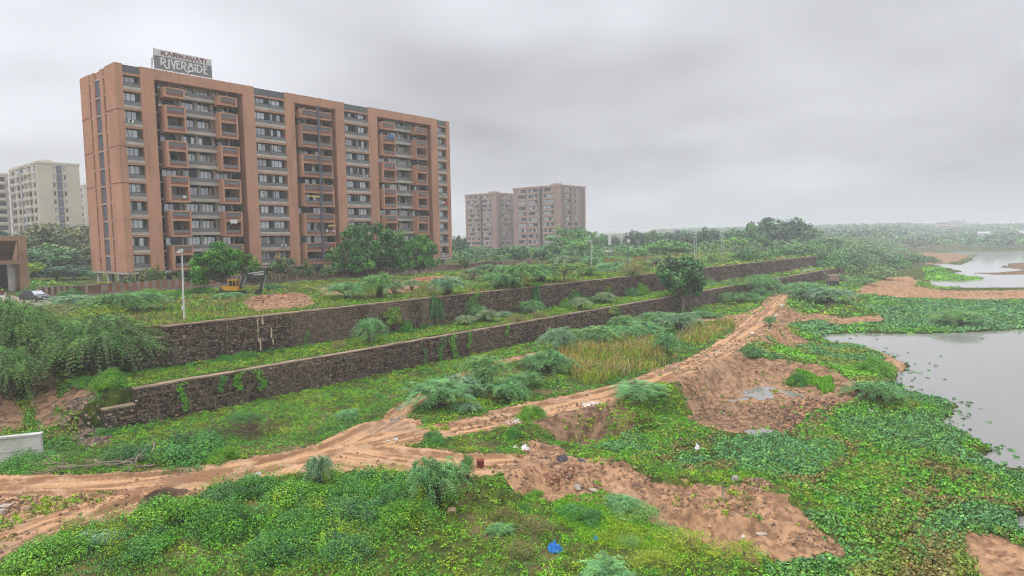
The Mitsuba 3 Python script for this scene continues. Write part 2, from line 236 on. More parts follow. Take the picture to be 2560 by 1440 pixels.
def shore(poly, x, y, reach):
    """Signed distance to a polygon's edge (inside negative), clipped to reach."""
    g = Polygon(poly).buffer(0); P = np.array(poly); r = np.full(np.shape(x), float(reach))
    ok = (x >= P[:, 0].min() - reach) & (x <= P[:, 0].max() + reach) & (y >= P[:, 1].min() - reach) & (y <= P[:, 1].max() + reach)
    pts = shapely.points(x[ok], y[ok]); d = shapely.distance(g.exterior, pts)
    r[ok] = np.where(shapely.contains(g, pts), -d, d)
    return np.clip(r, -reach, reach)


def along(x, y, lines=None, reach=4.0):
    """(distance along, signed offset) to the nearest wheel-track centre line."""
    best, S, D = np.full(np.shape(x), 1e9), np.zeros(np.shape(x)), np.zeros(np.shape(x))
    for L in CR if lines is None else lines:
        s0 = 0.0
        for a, b in zip(L[:-1], L[1:]):
            t = b - a; l = np.hypot(*t); t = t / l
            u = (x - a[0]) * t[0] + (y - a[1]) * t[1]; w = -(x - a[0]) * t[1] + (y - a[1]) * t[0]
            uc = np.clip(u, 0, l); d = np.hypot(u - uc, w)
            m = d < best
            best = np.where(m, d, best); S = np.where(m, s0 + uc, S); D = np.where(m, w, D)
            s0 += l
    return S, D, best


YL, YU = 54.9, 62.3            # the lines where the ground steps up behind the lower and the upper wall
_c = np.array(CTRL)
_x = np.array([-60, -20, 0, 5, 10, 17, 25, 40, 60, 80, 100, 130, 160, 200, 240])
_edge = [(x, 54.9, 2.1) for x in _x] + [(x, 52.0, 2.05) for x in _x if x < 160] + [(-400, -400, 0.5), (-400, 55, 2), (0, -40, 0.4), (20, -12, 0.8), (0, 10, 1.6), (0, 25, 2.0), (60, -30, 0.3), (300, -60, 0.4),
         (600, 95, 0.6), (640, 60, 0.6), (640, -60, 0.6), (640, -400, 0.6), (400, -500, 0.5), (3600, -3000, 2), (3600, 3000, 2), (400, 70, 1.6), (300, 58, 2.0), (520, 88, 1.0), (260, 55, 2.0), (330, 52, 1.0), (400, 56, .7), (-400, -3000, 1), (1200, -3000, 1)]
_c = np.vstack([_c, np.array(_edge, float)])
_low = LinearNDInterpolator(_c[:, :2], _c[:, 2], fill_value=2.0)


def low_z(x, y):
    return _low(x, y)


STREET = [(-60, 128), (-60, 92), (18, 93.5), (24.0, 93), (25.5, 98), (27.5, 106), (26.5, 113), (27.5, 124), (24, 150), (-10, 150)]


def bare(x, y):
    """0 = green, 1 = bare soil; and the kind of soil (0 sand ... 1 dark earth)."""
    b, k = np.zeros(np.shape(x)), np.zeros(np.shape(x))
    for poly, jig, kind in ((ROAD, .35, .1), (TRACK2, .35, .45), (SPIT, .8, .12), (PIT, .7, .3), (SANDFAR, .7, .15), (SANDFAR2, 1.0, .15), (HOLE, .5, .55), (SANDR, .4, .1), (PENTIP, .5, 0.), (BARFAR, 2., 0.05), (BARFAR2, 4., .3), (RIVISL, 4., .4),
                            (BANKDARK, .5, .5), (LEFTDIG, .5, .6), (TERRDIRT, 1.2, .3), (TERRDIRT2, .8, .4), (CLIFF, .5, .6), (CLIFF2, .4, .6), (DIRTL, .4, .55), (TERRDIRT3, .8, .3)):
        m = inside(poly, x, y, jig, 0.9)
        b = np.where(m, 1.0, b); k = np.where(m, kind, k)
    g = inside(PITGRASS, x, y, 1.1, 1.0)
    return np.where(g, 0.0, b), k


def make_z(x, y):
    low = low_z(x, y)
    soft = bare(x, y)[0]
    g1 = n2(x, y, 0.55, 91, 4); g2 = 1 - np.abs(2 * n2(x + 0.4 * y, y - 0.3 * x, 0.8, 95, 3) - 1)
    low = low + soft * ((g1 - 0.5) * 0.75 - 0.45 * (g2 - 0.6) * (g2 > 0.6) * 2) * sstep(0.25, 0.9, low)
    low = low + (n2(x, y, 0.16, 21, 3) - 0.5) * 0.5 * sstep(0, 12, 54.9 - y) * (1 - 0.7 * sstep(90, 160, x))
    for poly, lev in ((ROAD, 2.6), (TRACK2, 2.4)):
        k = sstep(0.1, 2.2, shore(poly, x, y, 2.3)); low = lev + (low - lev) * k
    rough = (n2(x, y, 1.1, 2, 3) - 0.5) * 0.22 + (n2(x, y, 3.5, 8, 2) - 0.5) * 0.07
    terr = 8.7 + 0.3 * sstep(66, 90, y) - 0.45 * sstep(98, 110, y) + (n2(x, y, 0.11, 31, 3) - 0.5) * 0.9 * sstep(63, 72, y) * (1 - sstep(98, 108, y))
    bank = np.interp(y, [44, 50, 56, 60, 63.5, 68, 72, 80, 95], [2.4, 2.05, 2.5, 3.0, 4.8, 7.2, 8.1, 8.6, 8.8])
    wl, wu = sstep(12.5, 18.2, x), sstep(16.5, 23.5, x)
    mid = np.where(y > YU, terr, 5.0 + (n2(x, y, 0.5, 5) - 0.5) * 0.25)
    up = np.where(y > YU, bank + (terr - bank) * wu, bank + (np.maximum(mid, bank) - bank) * wl)
    z = np.where(y > YL, up, low + (bank - low) * (1 - wl) * sstep(47, 54, y))
    yb = 50 + 0.115 * np.maximum(x - 236, 0)                   # past the walls the bank runs down as a plain slope
    far = np.where(y < yb, low, low + (8.9 - low) * sstep(0, 26, y - yb))
    z = z + (far - z) * sstep(229, 238, x)
    hill = 14.0 * sstep(640, 1500, x) + 20 * sstep(1200, 3200, x)
    z = z + hill * sstep(620, 760, x)
    z = np.where((x > 450) & (y > 120), z + 0.0, z)
    calm = np.where((y > YL - 0.6) & (y < YU + 1.5) & (x > 18), 0.35, 1.0)
    S, D, B = along(x, y)
    road = inside(ROAD, x, y, 0.35) | inside(TRACK2, x, y, 0.35)
    near = road | inside(SPIT, x, y)
    wig = (n2(S, S * 0, 0.25, 71, 2) - 0.5) * 0.6
    rut = sum(-a * np.exp(-((np.abs(D + wig * (1 + o) - o) - 0.85) / 0.16) ** 2) + 0.5 * a * np.exp(-((np.abs(D + wig * (1 + o) - o) - 1.2) / 0.16) ** 2) for a, o in ((0.15, 0.0), (0.12, 1.25), (0.10, -1.3)))
    p = np.stack([S * 0.22, D * 2.6, S * 0], -1)
    streaks = (meshkit.fbm(p, 4, 77) - 0.5) * 0.26
    z = z + np.where(road, rut * sstep(6, 2, B) + streaks + rough * 0.25, rough * calm)
    for poly, reach, depth in ((POND, 2.0, 0.5), (POND2, 1.0, 0.4), (RIVER, 6.0, 0.8)):
        d = shore(poly, x, y, reach)
        d = d + (n2(x, y, 0.9 if reach < 5 else 0.12, 61, 3) - 0.5) * reach * 0.9 * (np.abs(d) < reach)
        z = np.where(d < 0, np.minimum(z, -0.02 + depth * d / reach), np.where(d < reach * 0.6, np.minimum(z, 0.04 + np.maximum(d, 0) * 0.55 / reach * 2.0 + 0.0 * z), z))
    for pz, poly in PUDDLES:
        d = shore(poly, x, y, 1.2); d = d + (n2(x, y, 1.3, 66, 3) - 0.5) * 0.9 * (np.abs(d) < 1.2)
        z = np.where(d < 0, pz - 0.07, np.where(d < 1.0, np.maximum(np.minimum(z, pz + 0.03 + 0.35 * d), pz + 0.012), z))
    isl = inside(RIVISL, x, y, 3.0, 0.08) | inside(GRASSISL, x, y, 1.0, 0.3)
    return np.where(isl, np.maximum(z, 0.12), z), S, D, road


def axis(*parts):
    out = []
    for a, b, h in parts: out += list(np.arange(a, b - 1e-9, h))
    return np.array(out)


_grow = lambda a, b, h, r: np.array([a + h * (r ** k - 1) / (r - 1) for k in range(200) if a + h * (r ** k - 1) / (r - 1) < b] + [b])
GX = np.concatenate([-_grow(0, 400, 2, 1.35)[::-1][:-1], axis((0, 6, 1.0), (6, 62, 0.24), (62, 112, 0.33), (112, 240, 0.75), (240, 330, 1.8), (330, 660, 5)), _grow(660, 3600, 12, 1.25)])
GY = np.concatenate([-_grow(6, 3000, 1.5, 1.35)[::-1][:-1], axis((-6, -2, 1.0), (-2, 54.2, 0.24), (54.2, 55.6, 0.2), (55.6, 61.6, 0.5), (61.6, 63.2, 0.2), (63.2, 72, 0.5), (72, 112, 1.0)), _grow(112, 3000, 3, 1.3)])
_X, _Y = np.meshgrid(GX, GY, indexing='ij')
_Z, _S, _D, _road = make_z(_X, _Y)
ZI = RegularGridInterpolator((GX, GY), _Z, bounds_error=False, fill_value=None)


def gz(x, y):
    return ZI(np.stack([np.asarray(x, float), np.asarray(y, float)], -1))


_b, _k = bare(_X, _Y)
_cx, _cy = (_X[:-1, :-1] + _X[1:, 1:]) / 2, (_Y[:-1, :-1] + _Y[1:, 1:]) / 2
_i = np.arange(_X.size).reshape(_X.shape)
_q = np.stack([_i[:-1, :-1], _i[1:, :-1], _i[1:, 1:], _i[:-1, 1:]], -1).reshape(-1, 4)
_rq = _road[:-1, :-1].ravel() & _road[1:, 1:].ravel()
_sq = inside(STREET, _cx, _cy, .3).ravel() & ~_rq
_bq = ((_cy > YL) & (_cy < YU) & (_cx > 16) & (_cx < 234)).ravel()
_tq = ((_cy >= YU) & (_cx > -60)).ravel() & ~_sq
_V = np.stack([_X, _Y, _Z], -1).reshape(-1, 3)
_uv = np.stack([_b.ravel(), _k.ravel()], -1); _uvr = np.stack([_S.ravel(), _D.ravel()], -1)


def sheet(key, mask, bsdf, uv):
    q = _q[mask]; used, inv = np.unique(q, return_inverse=True); q = inv.reshape(q.shape)
    m = trimesh.Trimesh(_V[used], np.vstack([q[:, [0, 1, 2]], q[:, [0, 2, 3]]]), process=False)
    scene[key] = mikit.ply(m, bsdf, smooth=True, uv=uv[used])
    labels[key] = {'kind': 'structure'}


def soil(p, n, uv):
    big = mikit.fbm(p.x * 0.35, p.y * 0.35, 0.0, 3); fine = mikit.fbm(p.x * 2.7, p.y * 2.7, p.z * 2, 3); grit = mikit.noise(p.x * 14, p.y * 14, 0)
    sand = mikit.mix((0.44, 0.262, 0.150), (0.28, 0.160, 0.092), mikit.smoothstep(0.35, 0.7, fine))
    sand = mikit.mix(sand, (0.48, 0.32, 0.21), mikit.smoothstep(0.55, 0.8, big) * 0.5)
    dark = mikit.mix((0.17, 0.115, 0.08), (0.09, 0.06, 0.042), mikit.smoothstep(0.4, 0.65, fine))
    bare_c = mikit.mix(sand, dark, dr.clip(uv.y * 1.2 + (fine - 0.5) * 0.6, 0, 1))
    green = mikit.mix((0.050, 0.070, 0.020), (0.095, 0.125, 0.028), mikit.smoothstep(0.35, 0.65, fine))
    green = mikit.mix(green, (0.19, 0.14, 0.075), mikit.smoothstep(0.58, 0.78, big) * 0.7)
    wet = mikit.smoothstep(0.22, 0.02, p.z)
    c = mikit.mix(green, bare_c, mikit.smoothstep(0.3, 0.7, uv.x + (grit - 0.5) * 0.3))
    pit = mikit.smoothstep(0.62, 0.80, mikit.fbm(p.x * 5.0, p.y * 5.0, p.z * 5, 2))          # hoof and foot marks, small clods
    return c * (0.86 + 0.28 * grit) * (1 - 0.5 * wet) * (1 - 0.35 * pit)


def track(p, n, uv):
    s, d = uv.x, uv.y
    a = mikit.fbm(s * 0.25, d * 3.2, 0.0, 4); b = mikit.fbm(p.x * 1.5, p.y * 1.5, 0.0, 3); g = mikit.noise(p.x * 12, p.y * 12, 0)
    c = mikit.mix((0.50, 0.300, 0.168), (0.27, 0.152, 0.083), mikit.smoothstep(0.40, 0.66, a))
    w = mikit.fbm(s * 0.12, 3.0, 0.0, 3); r = dr.abs(dr.abs(d + (w - 0.5) * 0.5) - 0.85)
    c = mikit.mix((0.24, 0.135, 0.075), c, mikit.smoothstep(0.05, 0.3, r + (b - 0.5) * 0.25))
    c = mikit.mix(c, (0.52, 0.35, 0.225), mikit.smoothstep(0.52, 0.72, b) * 0.5)
    c = mikit.mix(c, (0.24, 0.175, 0.135), mikit.smoothstep(0.6, 0.8, mikit.fbm(p.x * 0.3, p.y * 0.3, 5.0, 3)) * 0.5)
    return c * (0.88 + 0.24 * g)


scene['soil'] = diffuse(mikit.proc(soil)); scene['track_soil'] = diffuse(mikit.proc(track))
scene['street_dust'] = diffuse(vary((0.34, 0.275, 0.22), 0.25, (0.3, 0.3, 0.3)))
sheet('dirt_road', _rq, 'track_soil', _uvr)
sheet('street', _sq, 'street_dust', _uv)
sheet('embankment_ledge', _bq & ~_rq, 'soil', _uv)
sheet('terrace_ground', _tq & ~_bq & ~_rq, 'soil', _uv)
sheet('riverbed', ~(_rq | _sq | _bq | _tq), 'soil', _uv)


def ripple(p, n, uv):
    return (mikit.fbm(p.x * 0.8, p.y * 2.2, 0.0, 3) * 0.5 + mikit.fbm(p.x * 0.1, p.y * 0.25, 3.0, 3)) * 0.02


scene['water'] = {'type': 'bumpmap', 'arbitrary': mikit.proc(ripple, 0.05), 'scale': 1.0,
                  'bsdf': {'type': 'principled', 'base_color': rgb((0.19, 0.185, 0.175)), 'roughness': 0.07, 'specular': 0.55}}


def flat(key, poly, z, bsdf='water'):
    v, f = trimesh.creation.triangulate_polygon(Polygon(poly).buffer(0), engine='earcut')
    v = np.column_stack([v, np.full(len(v), z)])
    m = trimesh.Trimesh(v, f, process=False)
    if m.face_normals[0, 2] < 0: m.invert()
    scene[key] = mikit.ply(m, bsdf, uv=v[:, :2] * 0.01); labels[key] = {'kind': 'structure'}


flat('river', [(-100, -900), (3000, -900), (3000, 300), (-100, 53)], 0.0)
for pz, poly in PUDDLES: flat(num('puddle'), list(Polygon(poly).buffer(0.55).exterior.coords)[:-1], pz)

scene['haze_air'] = {'type': 'homogeneous', 'albedo': {'type': 'rgb', 'value': [0.90, 0.935, 0.985]}, 'sigma_t': HAZE}
scene['haze'] = {'type': 'cube', 'to_world': T().translate([1500, 0, 27]).scale([2300, 3200, 29]), 'bsdf': {'type': 'null'}, 'interior': {'type': 'ref', 'id': 'haze_air'}}
labels['haze'] = {'kind': 'stuff'}

# ---------------------------------------------------------------- the two stone retaining walls
def masonry(key, xs, front, bottom, top, seed, label, light=()):
    """Courses of rough stones proud of a mortar backing; the 300 stones nearest the bridge are parts, the rest one part."""
    rng = np.random.default_rng(seed)
    x0, x1 = xs
    back = MB()
    X = np.arange(x0, x1 + 0.1, 1.5); X[-1] = x1
    for a, b in zip(X[:-1], X[1:]):
        back.box(a, b, front + 0.10, front + 0.75, bottom - 0.5, top(0.5 * (a + b)) - 0.12)
    back.put(key + '__backing', 'mortar')
    cop = MB()
    x = x0
    while x < x1:
        w = rng.uniform(1.6, 2.6); e = min(x + w - 0.02, x1)
        t = top(0.5 * (x + e))
        cop.box(x, e, front - 0.03 + rng.uniform(0, .03), front + 0.72, t - 0.12, t + rng.uniform(-.02, .03)); x += w
    cop.put(key + '__coping', 'coping')
    stones = []
    z = bottom - 0.4
    while z < top(x0 + 3) - 0.2:
        h = rng.uniform(0.17, 0.27); x = x0 + rng.uniform(0, .2)
        while x < x1:
            w = rng.uniform(0.17, 0.42) * (1.0 if x < 90 else 1.9)
            e = min(x + w, x1); zt = min(z + h, top(0.5 * (x + e)) - 0.13)
            if e - x > 0.12 and zt - z > 0.1: stones.append((x, e, z, zt))
            x += w
        z += h
    S = np.array(stones); n = len(S)
    g = 0.016
    a, b = S[:, 0] + g * rng.uniform(.4, 1.8, n), S[:, 1] - g * rng.uniform(.4, 1.8, n)
    c, d = S[:, 2] + g * rng.uniform(.4, 1.8, n), S[:, 3] - g * rng.uniform(.4, 1.8, n)
    pr = front + 0.10 - rng.uniform(0.05, 0.17, n)
    ch = np.minimum(0.04, (d - c) * 0.22)
    yb = np.full(n, front + 0.11)
    j = lambda: rng.uniform(-.03, .03, n)
    V = np.stack([np.stack(q, -1) for q in ((a, yb, c), (b, yb, c), (b, yb, d), (a, yb, d),
                  (a + ch + j(), pr + j() * .5, c + ch + j() * .6), (b - ch + j(), pr + j() * .5, c + ch + j() * .6), (b - ch + j(), pr + j() * .5, d - ch + j() * .6), (a + ch + j(), pr + j() * .5, d - ch + j() * .6))], 1)
    F = np.array([[4, 5, 6], [4, 6, 7], [0, 1, 5], [0, 5, 4], [1, 2, 6], [1, 6, 5], [2, 3, 7], [2, 7, 6], [3, 0, 4], [3, 4, 7]])
    base = np.array([0.150, 0.108, 0.090]); col = base * rng.uniform(0.35, 1.7, (n, 1)) * (1 + rng.uniform(-.08, .08, (n, 3)))
    xm, zm = (a + b) / 2, (c + d) / 2
    blot = n2(xm, zm * 1.5, 0.22, seed, 3)
    col = col * (0.72 + 0.6 * blot)[:, None]
    odd = rng.random(n) < 0.05; col[odd] = col[odd] * 2.0 + 0.03
    for (la, lb, amt) in light:
        m = sstep(la - 0.4, la + .4, xm) * sstep(lb + .4, lb - .4, xm) * amt * (0.55 + 0.9 * n2(xm, zm, 0.9, seed + 3))
        col = col * (1 - m[:, None]) + np.array([0.30, 0.235, 0.175]) * rng.uniform(.75, 1.2, (n, 1)) * m[:, None]
    col = np.clip(col, 0.012, 0.5)
    order = np.argsort(a)
    near, rest = order[:300], order[300:]
    for i in near:
        k = num(key + '__stone'); scene[k] = mikit.ply(trimesh.Trimesh(V[i], F, process=False), 'stone', color=np.repeat(col[i][None], 8, 0))
    if not len(rest):
        tag(key, label, 'retaining wall'); return
    m = trimesh.Trimesh(V[rest].reshape(-1, 3), (F[None] + 8 * np.arange(len(rest))[:, None, None]).reshape(-1, 3), process=False)
    scene[key + '__stone_courses'] = mikit.ply(m, 'stone', color=np.repeat(col[rest], 8, 0)); labels[key + '__stone_courses'] = {'kind': 'stuff'}
    # pale mortar bands between the pours: upright every couple of metres and level ones
    mb = MB(); x = x0 + 1.3
    while x < min(x1, 120):
        if rng.random() < 0.6:
            zz = np.linspace(bottom - .3, top(x) - .15, 7)
            for p, q in zip(zz[:-1], zz[1:]):
                if rng.random() < 0.85: mb.box(x + rng.uniform(-.04, .04), x + rng.uniform(.05, .08), front - 0.05, front + 0.1, p, q)
        x += rng.uniform(1.9, 2.5)
    for lev in (bottom + 1.15, bottom + 2.35):
        x = x0 + .2
        while x < x1:
            w = rng.uniform(.5, 1.6)
            if lev < top(x) - .3 and rng.random() < 0.75: mb.box(x, x + w, front - 0.045, front + 0.1, lev + rng.uniform(-.03, .03), lev + rng.uniform(.05, .08))
            x += w
    mb.put(key + '__mortar_band', 'mortar_pale'); labels[key + '__mortar_band'] = {'kind': 'stuff'}
    # dry root strands hanging over the stones
    ro = MB(); nr = int((min(x1, 150) - x0) * 11)
    for _ in range(nr):
        x = rng.uniform(x0 + .1, min(x1, 150) - .1); t = top(x) - .1 - rng.random() ** 2 * 2.2; L = rng.uniform(.3, 1.3); zz = max(t - L, bottom + .05); w = rng.uniform(.012, .03); m1 = x + rng.normal(0, .09); m2 = m1 + rng.normal(0, .12); y = front - .075
        v = [[x - w, y, t], [x + w, y, t], [m1 - w, y - .03, (t + zz) / 2], [m1 + w, y - .03, (t + zz) / 2], [m2, y, zz]]
        ro.add(v, [[0, 2, 1], [1, 2, 3], [2, 4, 3]], np.array([.24, .175, .12]) * rng.uniform(.5, 1.3))
    if nr > 0: scene[key + '__dry_root'] = ro.ply('stone', color=True); labels[key + '__dry_root'] = {'kind': 'stuff'}
    tag(key, label, 'retaining wall')


scene['mortar'] = diffuse(vary((0.10, 0.074, 0.06), 0.3, (1.5, 1.5, 1.5)))
scene['mortar_pale'] = diffuse(vary((0.26, 0.20, 0.155), 0.4, (1.5, 1.5, 1.5)))
scene['coping'] = diffuse(vary((0.34, 0.26, 0.19), 0.4, (0.8, 0.8, 0.8)))
FLO, FUP = 54.05, 61.45
masonry('stone_retaining_wall', (19.0, 236.0), FLO, 2.0, lambda x: 5.02, 11, 'lower long dark stone retaining wall, pale coping under the grassy ledge', ((29, 36, .25), (56, 62, .25)))
masonry('stone_retaining_wall_001', (24.3, 231.0), FUP, 5.0, lambda x: 8.72, 12, 'upper long dark stone retaining wall holding up the terrace, with a yellowish bush growing from it', ((37.5, 45.5, .55), (47, 53.2, .9), (55.2, 59, .75)))
# the stepped near ends of both walls
masonry('stone_retaining_wall_002', (21.6, 24.28), FUP, 5.0, lambda x: 7.75, 13, 'short lower step at the near end of the upper stone wall, beside the drooping shrub')
masonry('stone_retaining_wall_003', (16.8, 18.98), FLO, 2.0, lambda x: 3.85, 14, 'short lower step at the near end of the lower stone wall, above the crumbled bank')
stain = MB(); r_ = np.random.default_rng(5)
for x, a, b in ((33.2, 6.2, 8.55), (33.35, 5.3, 6.5), (33.7, 7.9, 8.6), (34.6, 6.4, 7.4), (34.75, 5.7, 6.3)):
    z = b
    while z > a:
        h = r_.uniform(.1, .3); stain.box(x + r_.uniform(-.05, .05), x + r_.uniform(.07, .14), FUP - 0.075, FUP + .08, z - h, z); z -= h * 0.9
stain.put('stone_retaining_wall_001__lime_stain', diffuse((0.62, 0.52, 0.40)))
labels['stone_retaining_wall_001__lime_stain'] = {'label': 'pale lime stains running down the stones'}

# ---------------------------------------------------------------- the long terracotta apartment block
AB = 'apartment_building'
tag(AB, 'long eleven storey terracotta apartment block with projecting balcony boxes', 'apartment building')
YF, YB_ = 122.4, 139.4
X0, X1 = 42.9, 121.4
ZB, ZT = 11.45, 46.8
beam = lambda k: 42.9 - 3.1 * k
wl = MB()
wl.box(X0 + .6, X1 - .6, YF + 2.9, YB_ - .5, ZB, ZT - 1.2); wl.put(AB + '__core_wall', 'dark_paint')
# end facade: four terracotta strips with two slots and one grey-blue window strip
end = MB()
for a, b in ((YF, 127.2), (127.95, 129.6), (132.2, 134.1), (134.9, YB_)): end.box(X0, X0 + 1.2, a, b, ZB, ZT if a in (YF, 134.9) else ZT - 0.12)
end.box(X0 + .35, X0 + 1.2, 129.6, 132.2, ZB, ZT - .12)
end.put(AB + '__end_wall', 'terracotta')
for a, b in ((127.2, 127.95), (134.1, 134.9)):
    s = MB(); s.box(X0 + .55, X0 + 1.2, a, b, ZB, ZT - .5); s.put(num(AB + '__end_slot'), 'terracotta_dark')
for k in range(11):
    z1 = beam(k) + 2.4; z0 = max(beam(k) - 0.45, ZB + .05)
    p = MB(); p.box(X0 + .2, X0 + .36, 129.75, 132.05, z0, z1 - .25); p.put(num(AB + '__end_panel'), 'blue_grey')
    for a, b in ((127.2, 127.95), (134.1, 134.9), (129.7, 132.1)): l = MB(); l.box(X0 + .03, X0 + .56, a + .01, b - .01, z1 - .24, z1 - .02); l.put(num(AB + '__end_lintel'), 'cream_band')
for k in (2, 4, 6, 8, 10):       # shadow joints across the end and front piers
    z = beam(k) + 2.42
    j = MB(); j.box(X0 - .06, X0 + .02, YF - .05, 127.2, z, z + .12); j.box(X0 - .06, X0 + .02, 134.9, YB_, z, z + .12); j.box(X0 + .0, 44.0, YF - .06, YF + .02, z, z + .12)
    j.put(num(AB + '__joint_strip'), 'terracotta_dark' if k < 7 else 'terracotta')
PIERS = ((X0, 44.0), (46.9, 49.15), (65.3, 67.7), (74.3, 76.5), (86.5, 88.8), (95.4, 97.9), (114.8, 117.1), (120.2, X1))
for i, (a, b) in enumerate(PIERS):
    p = MB(); p.box(a, b, YF, YF + 2.95, ZB, ZT if i not in (0, 7) else ZT - .02)
    p.put(num(AB + '__pier'), 'terracotta')
for a, b in ((49.15, 65.3), (76.5, 86.5), (97.9, 114.8)):
    p = MB(); p.box(a, b, YF + .003, YF + 2.9, 45.0, ZT - .01); p.put(num(AB + '__portal_beam'), 'terracotta')
for a, b in ((44.0, 46.9), (67.7, 74.3), (88.8, 95.4), (117.1, 120.2)):
    p = MB(); p.box(a, b, YF + .25, YF + 2.9, 45.35, ZT - .12); p.put(num(AB + '__parapet'), 'grey_paint')
    p = MB(); p.box(a, b, YF + .1, YF + .9, 45.02, 45.35); p.put(num(AB + '__lintel'), 'terracotta')
roof = MB(); roof.box(X0 + 1.2, X1 - .3, YF + 2.9, YB_ - .3, ZT - 1.2, ZT - 0.7); roof.box(X0 + 1.2, X1 - .3, YB_ - .6, YB_, ZB, ZT - .02); roof.box(X1 - .5, X1 - .05, YF + 2.95, YB_ - .6, ZB, ZT - .02)
roof.put(AB + '__roof', 'terracotta')
slab = MB(); slab.box(X0 + .05, X1 - .05, YF + .08, YB_ - .05, ZB - .4, ZB - .01); slab.put(AB + '__floor_slab', 'cream_band')
for x in np.arange(45.2, 121, 7.4):
    for y in (123.6, 129.5, 136.5):
        c = MB(); c.box(x - .35, x + .35, y - .35, y + .35, 8.6, ZB - .4); c.put(num(AB + '__stilt_column'), 'concrete')
for y in (123.3, 127.4, 132.6, 137.6):
    c = MB(); c.box(X0 + .35, X0 + .95, y - .3, y + .3, 8.3, ZB - .4); c.put(num(AB + '__stilt_column'), 'pale_concrete')
for a, b in ((56, 62), (76, 84), (100, 108)): lob = MB(); lob.box(a, b, 127.5, 137, 8.3, ZB - .4); lob.put(num(AB + '__lobby_wall'), 'grey_paint')

scene['pale_concrete'] = diffuse(vary((.60, .59, .57), .22, (.8, .8, .5), .12))
rw = np.random.default_rng(41)
PANE = ['pane_curtain', 'pane_curtain', 'pane_mid', 'pane_mid', 'pane_dark']
PP = [.34, .2, .26, .1, .1]


def window(x0, x1, y, z0, z1, n, holder=AB, name='window', open_p=0.12):
    w = holder + '__' + num(name) if False else num(holder + '__' + name)
    fr = MB(); t = 0.07
    fr.box(x0, x1, y - .05, y + .05, z0, z0 + t); fr.box(x0, x1, y - .05, y + .05, z1 - t, z1)
    xs = np.linspace(x0, x1, n + 1)
    for x in xs: fr.box(x - t / 2, x + t / 2, y - .048, y + .05, z0 + t, z1 - t)
    fr.put(w, 'frame_black')
    base = rw.choice(4, p=[.42, .26, .26, .06])
    for a, b in zip(xs[:-1], xs[1:]):
        m = PANE[base] if rw.random() > open_p + .1 else PANE[rw.choice(5, p=PP)]
        if rw.random() < open_p: m = 'pane_dark'
        p = MB(); yy = y + .0 + rw.uniform(-.02, .02)
        p.add([[a + t / 2, yy, z0 + t], [b - t / 2, yy + rw.uniform(-.006, .006), z0 + t], [b - t / 2, yy + rw.uniform(-.012, .012), z1 - t], [a + t / 2, yy, z1 - t]], [[0, 1, 2, 3]])
        p.put(num(w + '__pane'), m)


def ac_unit(x, y, z, key=None):
    k = num(AB + '__air_conditioner')
    b = MB(); b.box(x, x + .85, y, y + .35, z, z + .6); b.put(k, 'white_metal')
    f = trimesh.creation.cylinder(0.23, 0.02, sections=14); m = np.eye(4); m[:3, :3] = [[1, 0, 0], [0, 0, -1], [0, 1, 0]]; m[:3, 3] = (x + .33, y - .012, z + .3)
    MB().mesh(f, m).put(k + '__fan_grille', 'frame_black')


# window bays between the piers: cream band, terracotta lintel strip, rail ledge and window on each floor
for (a, b, units) in ((44.0, 46.9, 1), (67.7, 74.3, 2), (88.8, 95.4, 2), (117.1, 120.2, 1)):
    w = MB(); w.box(a, b, YF + 1.15, YF + 2.9, ZB, 45.02); w.put(num(AB + '__bay_wall'), 'grey_paint')
    for k in range(11):
        z = beam(k)
        bb = MB(); bb.box(a, b, YF + .06, YF + 1.15, max(z - .3, ZB), z + .2); bb.put(num(AB + '__floor_band'), 'cream_band')
        if k < 10:
            l = MB(); l.box(a, b, YF + .1, YF + .9, z - .62, z - .3); l.put(num(AB + '__lintel'), 'terracotta')
        xs = np.linspace(a, b, units + 1)
        for i in range(units):
            p, q = xs[i] + (.16 if i else .03), xs[i + 1] - (.0 if units == 1 or i else .16)
            window(p, q - .62, YF + 1.05, z + .62, z + 2.38, 3)
            r = MB(); r.box(p, q, YF + .16, YF + .2, z + .22, z + .88); r.put(num(AB + '__rail_panel'), 'rail_glass')
            tr = MB(); tr.box(p, q, YF + .13, YF + .22, z + .88, z + .94); tr.put(num(AB + '__rail_top'), 'frame_black')
            if rw.random() < .55: ac_unit(rw.uniform(p, q - .95), YF + .25 if rw.random() < .7 else YF - .22, z + .22)
            if rw.random() < .25: ac_unit(rw.uniform(p, q - .95), YF + .62, z + .22)
        if units == 2:
            mu = MB(); mu.box(xs[1] - .15, xs[1] + .15, YF + .3, YF + 1.14, z + .2, z + 2.48); mu.put(num(AB + '__mullion'), 'grey_paint')

# recesses: dark back wall, windows, cream bands, and two-storey balcony boxes


